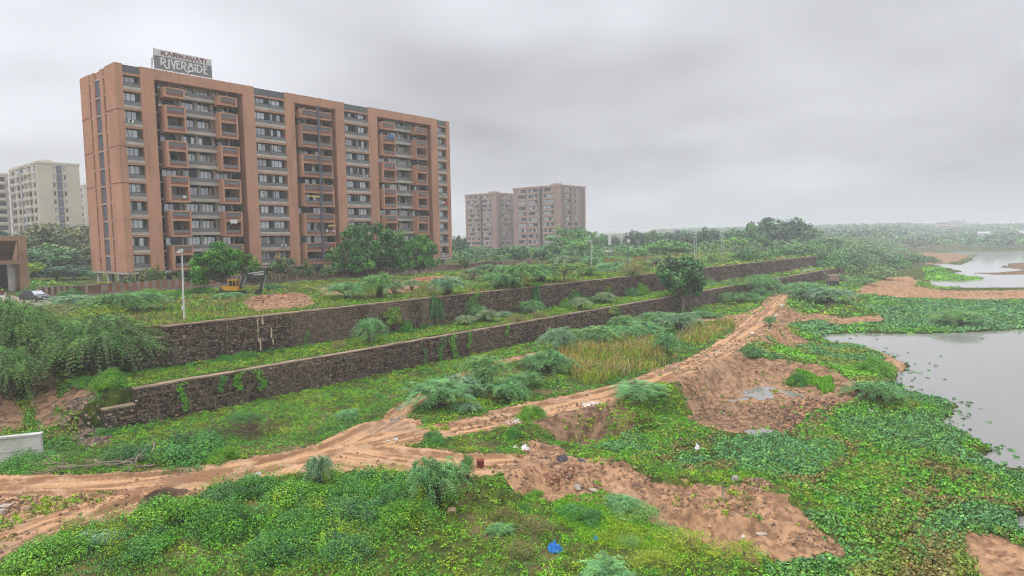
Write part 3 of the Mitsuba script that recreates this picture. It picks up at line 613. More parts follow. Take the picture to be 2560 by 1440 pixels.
def balcony(x0, x1, z0, z1, zmid, parts=1):
    yf, yb = YF - .75, YF + 2.0
    k = num(AB + '__balcony'); t = .3
    f = MB()
    f.box(x0, x0 + t, yf, yb, z0, z1); f.box(x1 - t, x1, yf, yb, z0, z1)
    f.box(x0 + t, x1 - t, yf + .003, yb, z0 + .003, z0 + .32); f.box(x0 + t, x1 - t, yf + .003, yf + .32, z1 - .26, z1 - .003)
    if zmid: f.box(x0 + t, x1 - t, yf + .003, yb, zmid, zmid + .36)
    f.put(k, 'terracotta')
    for lo, hi in ([(z0 + .32, z0 + 1.25)] if zmid else []) + [((zmid or z0) + .34, z1 - .26)]:
        h = hi - lo; full = abs(hi - (z1 - .26)) < .01
        s = MB(); s.box(x0 + t, x1 - t, yf + .14, yf + .2, lo, lo + h * .47); s.put(num(k + '__kick_panel'), 'terracotta_dark')
        g = MB(); g.box(x0 + t, x1 - t, yf + .15, yf + .18, lo + h * .47, hi); g.put(num(k + '__rail_glass'), 'rail_glass')
        if not full:
            r = MB(); r.box(x0 + t, x1 - t, yf + .12, yf + .2, hi, hi + .05); r.put(num(k + '__hand_rail'), 'frame_black')


CL = [(0.75, .72, .7), (.55, .1, .12), (.12, .2, .45), (.7, .55, .2), (.8, .8, .82), (.5, .2, .35), (.1, .1, .12)]
for ri, (a, b, boxes, mids, dark) in enumerate(((49.15, 65.3, ((50.4, 54.0), (60.15, 63.75)), ((54.6, 59.8),), 63.9), (76.5, 86.5, ((77.4, 84.9),), (), 85.2), (97.9, 114.8, ((98.6, 102.6), (109.0, 112.75)), ((103.0, 108.8),), 113.0))):
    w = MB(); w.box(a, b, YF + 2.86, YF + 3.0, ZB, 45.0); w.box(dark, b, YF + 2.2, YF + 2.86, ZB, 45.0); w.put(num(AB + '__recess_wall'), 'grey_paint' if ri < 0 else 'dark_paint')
    for k in range(11):
        z = beam(k)
        s = MB(); s.box(a, dark + .9, YF + 1.9, YF + 2.86, max(z - .15, ZB), z + .13); s.put(num(AB + '__floor_edge'), 'cream_band')
        for (p, q) in mids:
            bb = MB(); bb.box(p - .9, q + .6, YF + .9, YF + 2.86, max(z - .32, ZB), z + .27); bb.put(num(AB + '__floor_band'), 'cream_band')
            m = (p + q) / 2
            window(p, m - .45, YF + 2.5, z + .4, z + 2.45, 3); window(m + .25, q - .2, YF + 2.5, z + .4, z + 2.45, 3)
            for fa, fb, fy in ((m - .4, m + .2, 2.2), (q, q + .55, 2.0), (p - .55, p - .05, 2.1)): c = MB(); c.box(fa, fb, YF + fy, YF + 2.86, z + .27, z + 2.7); c.put(num(AB + '__wall_fin'), 'cream_band')
            r = MB(); r.box(p - .5, q + .3, YF + 1.0, YF + 1.05, z + .29, z + 1.0); r.put(num(AB + '__rail_panel'), 'rail_glass')
            for x in rw.uniform(p, q - 1, rw.integers(1, 4)): ac_unit(x, YF + 1.2, z + .29)
        for (p, q) in boxes:
            w3 = q - p
            if w3 > 5:
                window(p + .3, p + w3 * .46, YF + 2.55, z + .35, z + 2.4, 3, open_p=.4); window(p + w3 * .56, q - .5, YF + 2.55, z + .35, z + 2.4, 3, open_p=.4)
            else: window(p + .2, q - .9, YF + 2.55, z + .35, z + 2.4, 3, open_p=.35)
            c = MB(); c.box(q - .7, q - .2, YF + 2.3, YF + 2.85, z + .13, z + 2.75); c.put(num(AB + '__wall_fin'), 'cream_band')
    for (p, q) in boxes:
        balcony(p, q, beam(0) - .75, beam(0) + 1.0, None)
        for k in (2, 4, 6, 8, 10): balcony(p, q, max(beam(k) - .65, ZB), beam(k) + 4.1, beam(k) + 2.2)
pipe = MB(); pipe.box(81.32, 81.68, YF - 1.1, YF - .78, ZB + .8, 45.0); pipe.put(AB + '__downpipe', 'blue_grey')
for (x, z, w, h, c) in ((83.3, 15.0, 1.3, .55, 1), (82.4, 18.1, .5, .7, 4), (83.5, 18.0, .6, .6, 5), (84.2, 18.1, .5, .5, 4), (100.2, 40.0, 1.9, 1.1, 2), (118.2, 25.2, .8, .8, 1), (117.5, 25.3, .6, .7, 4), (72.0, 34.9, 1.5, .45, 6), (52.6, 24.4, .6, .5, 4), (78.2, 25.6, 3.0, .35, 3), (61.2, 19.8, 1.4, .9, 4), (83.0, 19.4, 1.6, .4, 3)):
    m = MB(); n_ = 6
    for i in range(n_):
        m.box(x + w * i / n_, x + w * (i + .9) / n_, YF - .86, YF - .83, z + h * rw.uniform(0, .3), z + h)
    k = num(AB + '__hanging_laundry'); m.put(k, diffuse(CL[c]))

# rooftop sign
RS = 'rooftop_sign'
tag(RS, 'large rooftop sign with two lines of lettering on white and grey panels', 'sign')
SX0, SX1, SZ0, SZM, SZ1, SY = SIGN
f = MB(); f.box(SX0, SX1, SY, SY + .1, SZM, SZ1); f.put(RS + '__white_panel', 'white_metal')
for i in range(24):
    a = SX0 + (SX1 - SX0) * i / 24; s = MB(); s.box(a + .015, a + (SX1 - SX0) / 24 - .015, SY + .02 + .02 * (i % 2), SY + .1, SZ0, SZM - .03); s.put(num(RS + '__grey_slat'), 'grey_slat')
scene['grey_slat'] = diffuse(vary((0.26, 0.275, 0.295), 0.15))
f = MB()
for x in np.linspace(SX0, SX1, 6):
    f.bar((x, SY + .16, ZT - .3), (x, SY + .16, SZ1 + .12), .1); f.bar((x, SY + 1.9, ZT - .7), (x, SY + .2, SZM + .3), .09); f.bar((x, SY + 1.3, ZT - .7), (x, SY + 1.3, SZM - .4), .08)
    for z in np.arange(SZ0, SZM, .8): f.bar((x, SY + .16, z), (x, SY + 1.3, z + .4), .06)
for z in (SZ0 - .05, SZM, SZ1 - .1): f.bar((SX0, SY + .17, z), (SX1, SY + .17, z), .09)
f.bar((SX0, SY + 1.3, SZM - .4), (SX1, SY + 1.3, SZM - .4), .08)
f.put(RS + '__support_frame', 'galvanized')


def strokes(key, lines, ox, oz, w, h, thick, mat, y, deep=.09):
    """Letters as strokes; u, v in letter boxes of unit height."""
    for glyph in lines:
        m = MB()
        for pl in glyph:
            p = np.array(pl, float); p = np.column_stack([ox + p[:, 0] * w, oz + p[:, 1] * h])
            g = shapely.LineString(p).buffer(thick / 2, cap_style='flat', join_style='mitre' if len(p) < 6 else 'round')
            m.prism(np.array(g.exterior.coords)[:-1] if not g.interiors else list(g.exterior.coords), y - deep, y) if not g.interiors else None
            if g.interiors:
                gm = trimesh.creation.extrude_polygon(g, deep, engine='earcut'); v = np.stack([gm.vertices[:, 0], y - gm.vertices[:, 2], gm.vertices[:, 1]], 1); m.add(v, gm.faces)
        m.put(num(key), mat)


def arc(cx, cz, rx, rz, a0, a1, n=12): t = np.radians(np.linspace(a0, a1, n)); return [(cx + rx * math.cos(x), cz + rz * math.sin(x)) for x in t]


scene['maroon_letter'] = princ((0.20, 0.045, 0.055), .4); scene['white_letter'] = princ((0.72, .72, .72), .4)
def sh(gl, dx): return [[(u + dx, v) for u, v in pl] for pl in gl]
K = [[(0, 0), (0, 1)], [(.62, 1), (.04, .48)], [(.18, .58), (.68, 0)]]; A = [[(0, 0), (.38, 1), (.76, 0)]]; Rr = [[(0, 0), (0, 1), (.45, 1), (.62, .88), (.62, .62), (.45, .48), (.0, .48)], [(.34, .48), (.66, 0)]]
N = [[(0, 0), (0, 1)], [(0.02, .98), (.60, .02)], [(.62, 0), (.62, 1)]]; V_ = [[(0, 1), (.38, 0), (.76, 1)]]; T_ = [[(0, .95), (.7, .95)], [(.35, .95), (.35, 0)]]; I_ = [[(0, 0), (0, 1)]]
top_l, x = [], 0
for g, wd in ((K, .95), (A, 1.0), (Rr, .95), (N, .98), (A, .86), (V_, .86), (A, .92), (T_, .95), (I_, .1)): top_l.append(sh(g, x)); x += wd
wt = SX1 - SX0
strokes(RS + '__maroon_letter', top_l, SX0 + wt * .12, SZM + (SZ1 - SZM) * .22, wt * .78 / x, (SZ1 - SZM) * .58, .15, 'maroon_letter', SY)
R2 = [[(0, .08), (0, 1)], [(0, .97)] + arc(.12, .72, .42, .26, 85, -75, 12) + [(.1, .46)], [(.22, .46), (.38, .15), (.62, -.12)] + arc(.78, -.06, .16, .13, 200, 390, 10)]
E2 = [[(.42, .96), (0, .96), (0, .04), (.42, .04)], [(0, .62), (.38, .62)]]; D2 = [[(0, .02), (0, .98)], [(0, .96)] + arc(.06, .5, .56, .46, 85, -85, 14) + [(0, .04)]]
S8 = [arc(.3, .30, .34, .32, 0, 360, 22), arc(.3, .80, .15, .16, 0, 360, 16)]; I2 = [[(0, .0), (0, .66)], [(-.1, .80), (0, .92), (.1, .80)]]; I3 = [[(0, .02), (0, 1)]]; V2 = [[(0, 1), (.3, .02), (.56, 1)]]
bot_l, x = [], 0
for g, wd in ((R2, .98), (I3, .3), (V2, .75), (E2, .62), (R2, .9), (S8, .9), (I2, .3), (D2, .95), (E2, .42)): bot_l.append(sh(g, x)); x += wd
strokes(RS + '__white_letter', bot_l, SX0 + wt * .11, SZ0 + (SZM - SZ0) * .22, wt * .80 / x, (SZM - SZ0) * .66, .23, 'white_letter', SY + .02, .12)
PLANTS = [('mesquite_big', 19.5, 62.0, 9.8, 5.2, 'huge drooping mesquite hanging over the near end of the upper stone wall'),
('mesquite_big', 14.7, 66.0, 8.02, 5.38, 'dark drooping mesquite mass on the slope at the left edge of the photo'),
('mesquite_big', 17.7, 65.2, 7.63, 3.5, 'drooping mesquite on the slope between the left edge and the huge wall-end mesquite'),
('mesquite_big', 13.0, 62.4, 5.72, 4.07, 'lowest mesquite on the left slope, above the concrete wing wall'),
('mesquite_big', 25.4, 76.0, 9.75, 2.2, 'grey-green mesquite on the terrace edge behind the huge drooping one'),
('mesquite', 27.1, 76.1, 8.18, 2.17, 'rounded mesquite on the terrace beside the near street lamp'),
('mesquite', 25.2, 90.2, 6.76, 1.27, 'grey-green mesquite at the end of the dusty street, below the parked car'),
('weed_yellow', 23.0, 73.1, 5.09, 1.58, 'yellow-green leafy climber on top of the huge drooping mesquite'),
('weed_yellow', 18.5, 74.4, 5.54, 1.38, 'bright yellow-green bush on the left slope between two mesquites'),
('mesquite_big', 15.1, 73.6, 5.87, 3.24, 'mesquite cut by the left edge of the photo below the street'),
('weed_dry', 19.2, 85.4, 6.32, 0.79, 'dry grassy bush at the edge of the street, far left'),
('weed_dry', 23.2, 86.7, 4.89, 0.84, 'dry tan bush beside the street below the parked car'),
('bush', 30.7, 119.8, 8.2, 2.37, 'bright green hedge bush behind the parked car'),
('bush', 28.8, 102.1, 4.51, 2.11, 'bright green bush at the right of the parked car'),
('bush', 35.2, 93.6, 5.15, 1.64, 'dark leafy bush in front of the brick-panelled compound wall'),
('bush', 42.0, 93.4, 4.36, 1.47, 'dark leafy bush left of the excavator'),
('bush', 38.0, 91.1, 3.01, 1.28, 'small light green bush at the foot of the compound wall left of the excavator'),
('bush', 51.4, 90.3, 3.79, 1.14, 'dark leafy bush under the excavator arm'),
('mesquite', 41.9, 84.4, 4.82, 0.77, 'blue-green agave-like shrub in front of the excavator'),
('mesquite', 52.6, 66.4, 6.82, 3.19, 'tallest pale feathery mesquite on the terrace in front of the large round tree'),
('mesquite', 49.4, 68.7, 6.8, 2.03, 'low feathery mesquite left of the tallest terrace mesquite'),
('mesquite', 44.0, 57.3, 4.55, 2.64, 'feathery mesquite nearest the wall edge in the middle of the terrace'),
('weed_dry', 39.4, 56.6, 1.69, 1.27, 'wispy pale weed on the terrace above the lime stained stones'),
('mesquite', 61.2, 62.8, 6.33, 2.48, 'neat dome-shaped mesquite on the terrace right of the dirt patch'),
('weed_dry', 62.6, 68.1, 3.16, 1.77, 'wispy pale bush left of the neat dome mesquite'),
('mesquite', 64.5, 60.3, 4.02, 2.09, 'sparse mesquite right of the neat dome mesquite'),
('mesquite', 77.4, 64.3, 10.18, 3.43, 'large bright mesquite on the terrace below the pink towers'),
('mesquite', 86.2, 66.3, 9.2, 3.06, 'mesquite adjoining the large bright one on its right'),
('mesquite', 72.9, 63.6, 8.18, 2.33, 'mesquite adjoining the large bright one on its left'),
('mesquite', 86.7, 77.0, 8.85, 2.67, 'mesquite in front of the far end of the compound wall'),
('acacia', 88.2, 62.7, 8.26, 3.47, 'small flat-topped thorn tree with a bare stem near the upper wall edge'),
('mesquite', 74.4, 58.7, 4.5, 2.06, 'low mesquite left of the small flat-topped thorn tree'),
('mesquite', 103.3, 68.0, 7.36, 1.89, 'low mesquite right of the small flat-topped thorn tree'),
('weed_dry', 110.1, 62.4, 6.47, 3.5, 'brownish dense bush left of the lone dark tree by the walls'),
('mesquite', 117.5, 71.3, 9.34, 2.1, 'low mesquite in front of the orange fence'),
('mesquite', 134.5, 87.3, 8.19, 2.34, 'low mesquite beside the thin lamp pole above the terrace'),
('weed_dry', 66.7, 55.4, 3.17, 1.46, 'pale thorny scrub near the wall edge right of the sparse mesquite'),
('weed_dry', 71.7, 55.5, 2.76, 1.44, 'pale thorny scrub below the mesquite right of the large bright one'),
('scrub', 170.5, 70.9, 10.06, 3.95, 'rounded scrub tree on the terrace right of the lone dark tree'),
('scrub', 186.3, 68.6, 10.81, 4.37, 'second scrub tree right of the lone dark tree'),
('scrub', 144.8, 49.8, 6.51, 2.46, 'low scrub above the far part of the upper wall'),
('scrub', 143.0, 55.3, 6.52, 2.46, 'low scrub above the upper wall right of the lone dark tree'),
('scrub', 223.3, 70.9, 12.76, 4.63, 'scrub tree below the dark dome tree'),
('scrub', 233.1, 66.1, 14.64, 5.64, 'pale scrub tree at the far end of the upper wall'),
('scrub', 141.0, 60.5, 5.6, 2.02, 'small scrub nearest the lone dark tree on the terrace'),
('scrub', 229.9, 58.3, 12.92, 7.2, 'dark scrub just beyond the far end of the upper wall'),
('scrub', 259.1, 56.9, 16.03, 8.62, 'bushy bank tree above the broken far wall'),
('scrub', 233.3, 44.8, 12.94, 6.83, 'bank scrub right of the broken far wall'),
('scrub', 294.4, 51.7, 16.28, 7.43, 'bank tree between the broken wall and the far sandbar'),
('scrub', 361.0, 55.0, 19.89, 7.38, 'farther bank tree near the far sandbar'),
('scrub', 207.8, 48.2, 9.07, 3.59, 'low scrub behind the dump truck'),
('scrub', 390.5, 49.8, 12.0, 4.58, 'last low scrub of the near bank beside the far sandbar'),
('scrub', 354.7, 71.8, 17.56, 8.51, 'pale green bank tree behind the broken far wall'),
('scrub_pale', 59.9, 58.4, 3.56, 1.27, 'low pale scrub between the neat dome and the sparse mesquite'),
('scrub_pale', 63.7, 58.0, 4.18, 1.66, 'pale scrub right of the sparse mesquite'),
('scrub_pale', 71.5, 52.6, 3.78, 1.36, 'pale scrub just behind the upper wall below the flat-topped thorn tree'),
('scrub_pale', 83.4, 56.4, 4.88, 1.78, 'pale scrub right of the flat-topped thorn tree near the wall'),
('scrub_pale', 93.0, 58.0, 5.32, 1.82, 'pale scrub near the wall left of the brownish dense bush'),
('scrub_pale', 130.2, 75.9, 6.41, 2.32, 'scrub in front of the right end of the orange fence'),
('scrub_pale', 133.3, 93.6, 8.87, 2.76, 'scrub behind the flat-topped thorn tree'),
('scrub_pale', 84.6, 80.5, 4.97, 2.12, 'scrub at the foot of the far compound wall'),
('scrub_pale', 63.3, 72.4, 3.51, 1.45, 'pale scrub left of the wispy pale bush on the terrace'),
('scrub_pale', 57.4, 69.3, 3.83, 1.77, 'scrub on the right flank of the tallest terrace mesquite'),
('scrub_pale', 151.2, 78.8, 6.23, 2.15, 'scrub just left of the lone dark tree crown on the terrace'),
('mesquite', 40.5, 40.3, 4.93, 1.76, 'blue-green mesquite between the track fork and the side track'),
('mesquite', 45.5, 37.0, 4.6, 1.66, 'mesquite at the road edge below the left end of the dry grass'),
('mesquite', 71.2, 48.9, 5.45, 1.81, 'mesquite behind the dry grass, left of its middle'),
('mesquite', 75.9, 44.9, 5.56, 1.99, 'mesquite behind the dry grass, right of its middle'),
('mesquite', 101.6, 44.0, 6.16, 1.2, 'mesquite at the trunk of the lone dark tree'),
('mesquite', 36.4, 35.4, 2.81, 0.78, 'low mesquite at the tip between road and side track'),
('mesquite', 35.8, 38.0, 6.7, 2.23, 'wide blue-green mesquite in the fork of the two dirt tracks'),
('mesquite', 44.3, 40.6, 6.1, 3.11, 'bushy mesquite behind the one in the track fork'),
('mesquite', 42.4, 36.5, 4.82, 1.93, 'low dark mesquite beside the road left of the tall dry grass'),
('mesquite', 53.2, 39.8, 5.73, 2.38, 'feathery mesquite at the left end of the tall dry grass'),
('mesquite', 62.8, 45.7, 5.5, 3.2, 'upright mesquite above the left end of the tall dry grass'),
('mesquite', 54.3, 42.8, 3.82, 1.69, 'small mesquite left of the upright one beside the side track'),
('mesquite', 71.2, 45.1, 7.28, 2.52, 'arching mesquite above the middle of the tall dry grass'),
('mesquite', 81.1, 44.7, 8.7, 2.09, 'long low mesquite behind the tall dry grass'),
('mesquite', 69.1, 34.7, 4.28, 2.39, 'tufted mesquite at the right end of the tall dry grass'),
('mesquite', 89.3, 42.6, 8.54, 2.62, 'mesquite between the two dry grass stands'),
('mesquite', 93.0, 48.5, 7.42, 2.08, 'mesquite at the foot of the lower wall left of the lone dark tree'),
('mesquite', 84.4, 49.2, 6.16, 2.1, 'bright bushy mesquite at the foot of the lower wall'),
('mesquite', 49.0, 27.4, 5.7, 0.95, 'broad low mesquite on the riverside edge of the road'),
('mesquite', 66.9, 12.6, 6.92, 1.6, 'mesquite at the tip of the sand pit beside the pond'),
('mesquite', 20.2, 31.3, 2.05, 1.81, 'tall thin-stemmed mesquite sprouting at the lower edge of the road'),
('mesquite', 22.8, 24.7, 3.93, 2.62, 'big feathery mesquite at the bottom, right of the tall thin one'),
('mesquite', 25.5, 24.9, 1.13, 1.48, 'slender seedling mesquite on the bare sand right of the big feathery one'),
('mesquite', 22.7, 14.1, 3.6, 0.95, 'pale blue-green mesquite at the very bottom edge, below the blue tarp'),
('mesquite', 30.2, 17.7, 2.47, 0.58, 'low blue-green sprawling mesquite below the two pale boulders'),
('mesquite', 9.8, 33.9, 2.5, 0.58, 'small blue-green shrub at the bottom left'),
('mesquite', 23.2, 20.6, 1.72, 0.48, 'faded blue-green sprig amid the brown weeds at the bottom'),
('mesquite', 155.4, 53.8, 9.1, 3.25, 'mesquite at the foot of the lower wall near the far bend of the road'),
('mesquite', 132.0, 49.8, 8.89, 2.17, 'low mesquite at the foot of the lower wall right of the lone dark tree'),
('mesquite', 155.7, 44.0, 15.2, 3.5, 'wide mesquite patch right of the far bend of the road'),
('mesquite', 150.8, 37.7, 14.6, 3.37, 'low mesquite patch below the dump truck'),
('mesquite', 200.9, 41.0, 7.49, 2.23, 'small dark mesquite by the far sandbar'),
('mesquite', 131.3, 12.7, 9.85, 2.34, 'dark tall grass clump standing in the far green mat'),
('mesquite', 97.0, 32.1, 2.44, 1.51, 'small round shrub on the sand just right of the road'),
('mesquite', 29.9, 42.2, 2.86, 0.66, 'small pale shrub in the weeds below the lower wall'),
('bush', 13.1, 33.0, 4.61, 2.13, 'large dark green bush at the lower left beside the lower track'),
('bush', 14.5, 30.5, 3.71, 2.04, 'dark glossy bush right of the large lower left bush'),
('bush', 17.5, 33.4, 3.14, 1.2, 'small bush at the road edge above the dark glossy bush'),
('bush', 15.9, 34.5, 2.9, 0.95, 'bush at the lower road edge by the dark soil heap'),
('bush', 18.7, 31.3, 3.77, 1.27, 'bush under the tall thin-stemmed mesquite'),
('bush', 21.2, 29.8, 3.78, 1.23, 'dark bush right of the tall thin-stemmed mesquite'),
('bush', 22.6, 27.8, 3.22, 1.22, 'dark bush left of the big feathery mesquite'),
('bush', 19.6, 27.0, 3.89, 1.42, 'bright topped bush in the middle of the lower thicket'),
('bush', 20.9, 24.7, 3.12, 1.59, 'dark bush below the big feathery mesquite'),
('bush', 17.3, 28.3, 3.43, 1.24, 'bush in the lower thicket left of the bright topped one'),
('bush', 15.0, 27.1, 3.61, 1.19, 'bush near the bottom edge below the dark glossy bush'),
('bush', 17.0, 24.7, 3.09, 1.03, 'mixed green bush near the bottom edge below the bright topped one'),
('bush', 8.0, 33.9, 4.07, 1.38, 'bright green bush at the bottom left corner'),
('weed_yellow', 10.5, 34.2, 1.74, 0.81, 'small bush with yellow blossoms on the lower left track edge'),
('bush', 10.9, 31.6, 3.45, 1.12, 'bush at the bottom left under the large dark green one'),
('bush', 17.7, 41.8, 5.9, 2.15, 'broad bright bush on the upper edge of the road, by the dry branches'),
('bush', 15.3, 44.7, 3.6, 1.72, 'round bush above the dry branches'),
('bush', 18.7, 39.4, 2.43, 1.35, 'dark round bush at the upper road edge'),
('bush', 10.7, 48.5, 4.12, 1.35, 'bush in front of the concrete wing wall'),
('bush', 24.9, 48.3, 3.4, 1.11, 'leafy bush by the dead brush heap'),
('bush', 16.9, 54.5, 2.43, 0.61, 'bush on the crumbled stones at the near end of the lower wall'),
('bush', 37.4, 29.9, 2.67, 1.5, 'bright bush below the white rubble right of the road'),
('bush', 33.9, 28.7, 1.86, 1.08, 'bush left of the bright one below the white rubble'),
('bush', 29.2, 31.6, 2.1, 0.98, 'green bush on the brown bank right of the road fork'),
('bush', 29.8, 32.5, 1.12, 0.73, 'pale grey-leaved sprig amid the green bush right of the road fork'),
('weed_brown', 24.8, 19.8, 2.48, 0.85, 'pinkish brown seeding weed clump at the bottom centre'),
('weed_brown', 24.6, 21.5, 1.59, 0.93, 'brown seeding weeds left of the pinkish clump'),
('weed_brown', 22.5, 19.0, 1.95, 0.66, 'brown seeding weeds at the bottom below the pinkish clump'),
('weed_light', 29.9, 17.0, 3.08, 0.77, 'light green fluffy weed clump right of the bright turf'),
('weed_light', 29.8, 15.1, 2.21, 0.79, 'light green weed clump at the lower edge of the sand spit'),
('weed_yellow', 28.4, 13.1, 3.53, 0.88, 'yellow-green weed bank at the bottom right of centre'),
('weed_yellow', 29.6, 10.9, 2.84, 0.71, 'yellow-green weed clump under the end of the sand spit'),
('weed_light', 26.8, 15.4, 1.31, 0.71, 'pale tufted weed alone on the bright turf'),
('weed_yellow', 25.8, 13.4, 2.61, 0.65, 'yellow-green weeds at the very bottom right of the pale mesquite'),
('weed_brown', 24.8, 16.9, 1.09, 0.42, 'brownish stalky weeds above the pale bottom mesquite'),
('bush', 28.1, 22.4, 1.76, 0.6, 'bush with yellow blossoms below the sand spit'),
('bush', 26.4, 21.6, 0.95, 0.6, 'small round bush on the bright turf'),
('bush', 27.6, 18.8, 2.77, 0.9, 'low leafy patch in the middle of the bright turf'),
('bush', 74.5, 27.1, 3.88, 1.26, 'dark bush on the upper rim of the sand pit'),
('bush', 80.7, 15.1, 5.14, 2.78, 'tall green grass clump on the pond headland'),
('bush', 69.0, 20.1, 2.52, 2.0, 'green tuft on the inner slope of the sand pit'),
('wall_bush', 49.8, 60.9, 3.0, 2.6, 'yellowish round bush growing out of the upper stone wall'),
('bush', 51.3, 59.8, 2.2, 2.0, 'bright green bush at the foot of the upper wall under the yellowish one'),
('drape', 57.6, 61.2, 2.9, 4.0, 'dark feathery creeper shrub draped down the upper wall, nearest one'),
('drape', 78.5, 61.2, 2.6, 3.9, 'dark feathery creeper shrub draped down the upper wall, second from the bridge'),
('bush', 88.5, 60.6, 3.0, 3.6, 'tall leafy bush against the upper wall'),
('bush', 85.0, 60.4, 2.6, 2.2, 'smaller leafy bush left of the tall one against the upper wall'),
('bush', 91.5, 59.6, 4.0, 1.9, 'spreading bright bush on the ledge below the tall wall bush'),
('bush', 98.0, 60.5, 3.5, 2.0, 'dark bush on the ledge in the shade of the upper wall'),
('wall_bush', 99.5, 61.3, 2.2, 1.7, 'small tuft growing out of the upper wall'),
('bush', 106.0, 60.3, 4.0, 2.4, 'bush on the ledge left of the lone dark tree, smaller one'),
('bush', 110.0, 60.3, 4.0, 3.4, 'bush on the ledge just left of the lone dark tree'),
('wall_bush', 88.5, 54.2, 3.2, 1.6, 'bright bush hanging over the coping of the lower wall'),
('bush', 31.0, 60.3, 2.6, 1.0, 'low leafy bush at the foot of the upper wall near the bridge'),
('bush', 29.0, 60.2, 2.0, 0.8, 'leafy sprout at the foot of the upper wall near its end'),
('bush', 54.8, 60.5, 1.2, 1.4, 'small sapling at the foot of the light stained stones'),
('mesquite', 69.0, 59.5, 3.12, 0.96, 'low sprawling shrub on the ledge above the lower wall'),
('mesquite', 150.0, 52.0, 9.1, 4.8, 'mesquite climbing the far part of the lower wall'),
('mesquite', 160.0, 52.6, 6.0, 3.4, 'second mesquite climbing the far part of the lower wall'),
('bush', 18.0, 56.2, 3.0, 2.2, 'leafy bush on the crumbled end of the ledge between the walls'),
('bush', 17.3, 59.3, 2.4, 1.3, 'leafy bush under the huge drooping mesquite at the ledge end'),
('bush', 16.4, 53.2, 1.8, 0.9, 'leafy bush below the step of the lower wall'),
('tree_lone', 111.5, 52.6, 12.4, 10.8, 'lone dark leafy tree with a pale forked trunk in front of the lower wall'),
('tree_neem', 45.2, 92.5, 8.9, 7.6, 'bright green rounded neem tree beside the excavator'),
('tree_broad', 83.5, 107.5, 19.5, 11.6, 'largest dense round tree in front of the apartment block'),
('tree_broad', 90.0, 100.5, 8.2, 8.6, 'smaller dark tree touching the largest round tree on its right'),
('tree_dark', 341.8, 108.8, 33.1, 17.7, 'dark dome tree, the highest on the right skyline'),
('tree_feather', 356.2, 98.9, 17.1, 12.0, 'feathery pale tree at the right end of the skyline grove'),
('tree_far', 322.7, 115.6, 17.9, 14.0, 'round tree left of the dark dome tree'),
('tree_far', 326.4, 126.5, 15.1, 11.5, 'skyline tree second to the left of the dark dome tree'),
('tree_dark', 327.3, 141.1, 18.6, 11.9, 'bluish skyline tree above the far lamp posts'),
('tree_dark', 327.5, 156.4, 21.2, 11.5, 'bluish skyline tree above the light green round tree'),
('tree_far', 318.4, 167.1, 16.6, 10.8, 'skyline tree right of the billboard frame'),
('tree_dark', 307.1, 172.8, 15.2, 11.2, 'tree behind the billboard frame'),
('tree_far', 285.1, 175.4, 14.4, 9.4, 'tree behind the white billboard panel'),
('tree_feather', 254.9, 164.9, 11.2, 11.5, 'wispy open crown left of the billboard'),
('tree_feather', 210.7, 147.5, 19.0, 13.5, 'spreading rain tree in front of the right pink tower'),
('tree_light', 200.3, 135.9, 14.9, 7.8, 'light green tree below the spreading rain tree'),
('tree_far', 189.9, 140.3, 11.6, 6.5, 'tree at the foot of the right pink tower'),
('tree_dark', 151.3, 123.8, 7.5, 5.8, 'dark green round tree in front of the gap between the pink towers'),
('tree_dark', 159.5, 121.7, 7.4, 4.4, 'dark green tree right of the first round one before the pink towers'),
('tree_far', 186.7, 175.0, 12.6, 5.2, 'low tree at the foot of the left pink tower'),
('tree_dark', 193.4, 191.1, 9.2, 10.4, 'dark tree in the gap between the apartment block and the left pink tower'),
('tree_far', 189.5, 163.9, 9.3, 4.9, 'tree at the foot of both pink towers'),
('tree_light', 216.4, 108.8, 20.1, 6.6, 'light green broad dome tree behind the lone dark tree'),
('tree_light', 200.8, 111.5, 11.3, 4.0, 'light green tree left of the broad light dome tree'),
('tree_light', 164.5, 99.8, 8.3, 1.6, 'yellowish green tree below the white canopy'),
('tree_far', 157.7, 107.9, 9.4, 1.8, 'green tree left of the white canopy'),
('tree_light', 266.3, 104.0, 19.4, 6.8, 'light green tree right of the far lamp posts'),
('tree_far', 283.4, 99.3, 15.7, 7.9, 'mid green tree below the dark dome tree, on its left'),
('tree_far', 268.3, 117.0, 12.6, 5.2, 'mid green tree among the far lamp posts'),
('tree_dark', 282.0, 92.9, 16.4, 4.8, 'shadowy tree below the dark dome tree'),
('tree_far', 305.4, 88.4, 17.6, 5.0, 'green tree below the feathery pale one'),
('tree_far', 344.7, 88.5, 17.5, 5.5, 'bank tree where the skyline grove slopes down'),
('tree_far', 145.8, 106.5, 7.8, 2.1, 'tree left of the white canopy behind the terrace scrub'),
('tree_dark', 54.9, 239.3, 27.6, 14.1, 'dark tree at the left edge behind the gateway'),
('tree_olive', 60.7, 217.1, 27.0, 15.6, 'large olive brown tree beside the end of the apartment block'),
('tree_far', 50.5, 197.3, 19.5, 8.9, 'green tree between the gateway and the apartment block'),
('tree_olive', 60.4, 205.7, 18.9, 9.1, 'olive tree hard against the end of the apartment block'),
('tree_dark', 46.0, 172.4, 15.7, 3.7, 'low dark green tree behind the slatted compound wall'),
('tree_far', 48.6, 169.2, 9.9, 2.5, 'small tree right of the low dark green one behind the slatted wall'),
('tree_yellow', 41.0, 170.8, 7.9, 4.8, 'bright yellow-green young tree beside the gateway'),
('tree_dark', 36.3, 171.3, 8.5, 2.0, 'small dark tree under the gateway canopy'),
('tree_young', 46.0, 119.4, 4.9, 4.1, 'young plumeria-like tree under the first window bay'),
('tree_young', 49.6, 118.2, 3.9, 3.1, 'young tree behind the street lamp by the compound wall'),
('tree_young', 43.1, 122.8, 3.5, 2.5, 'young tree at the stilts of the block end'),
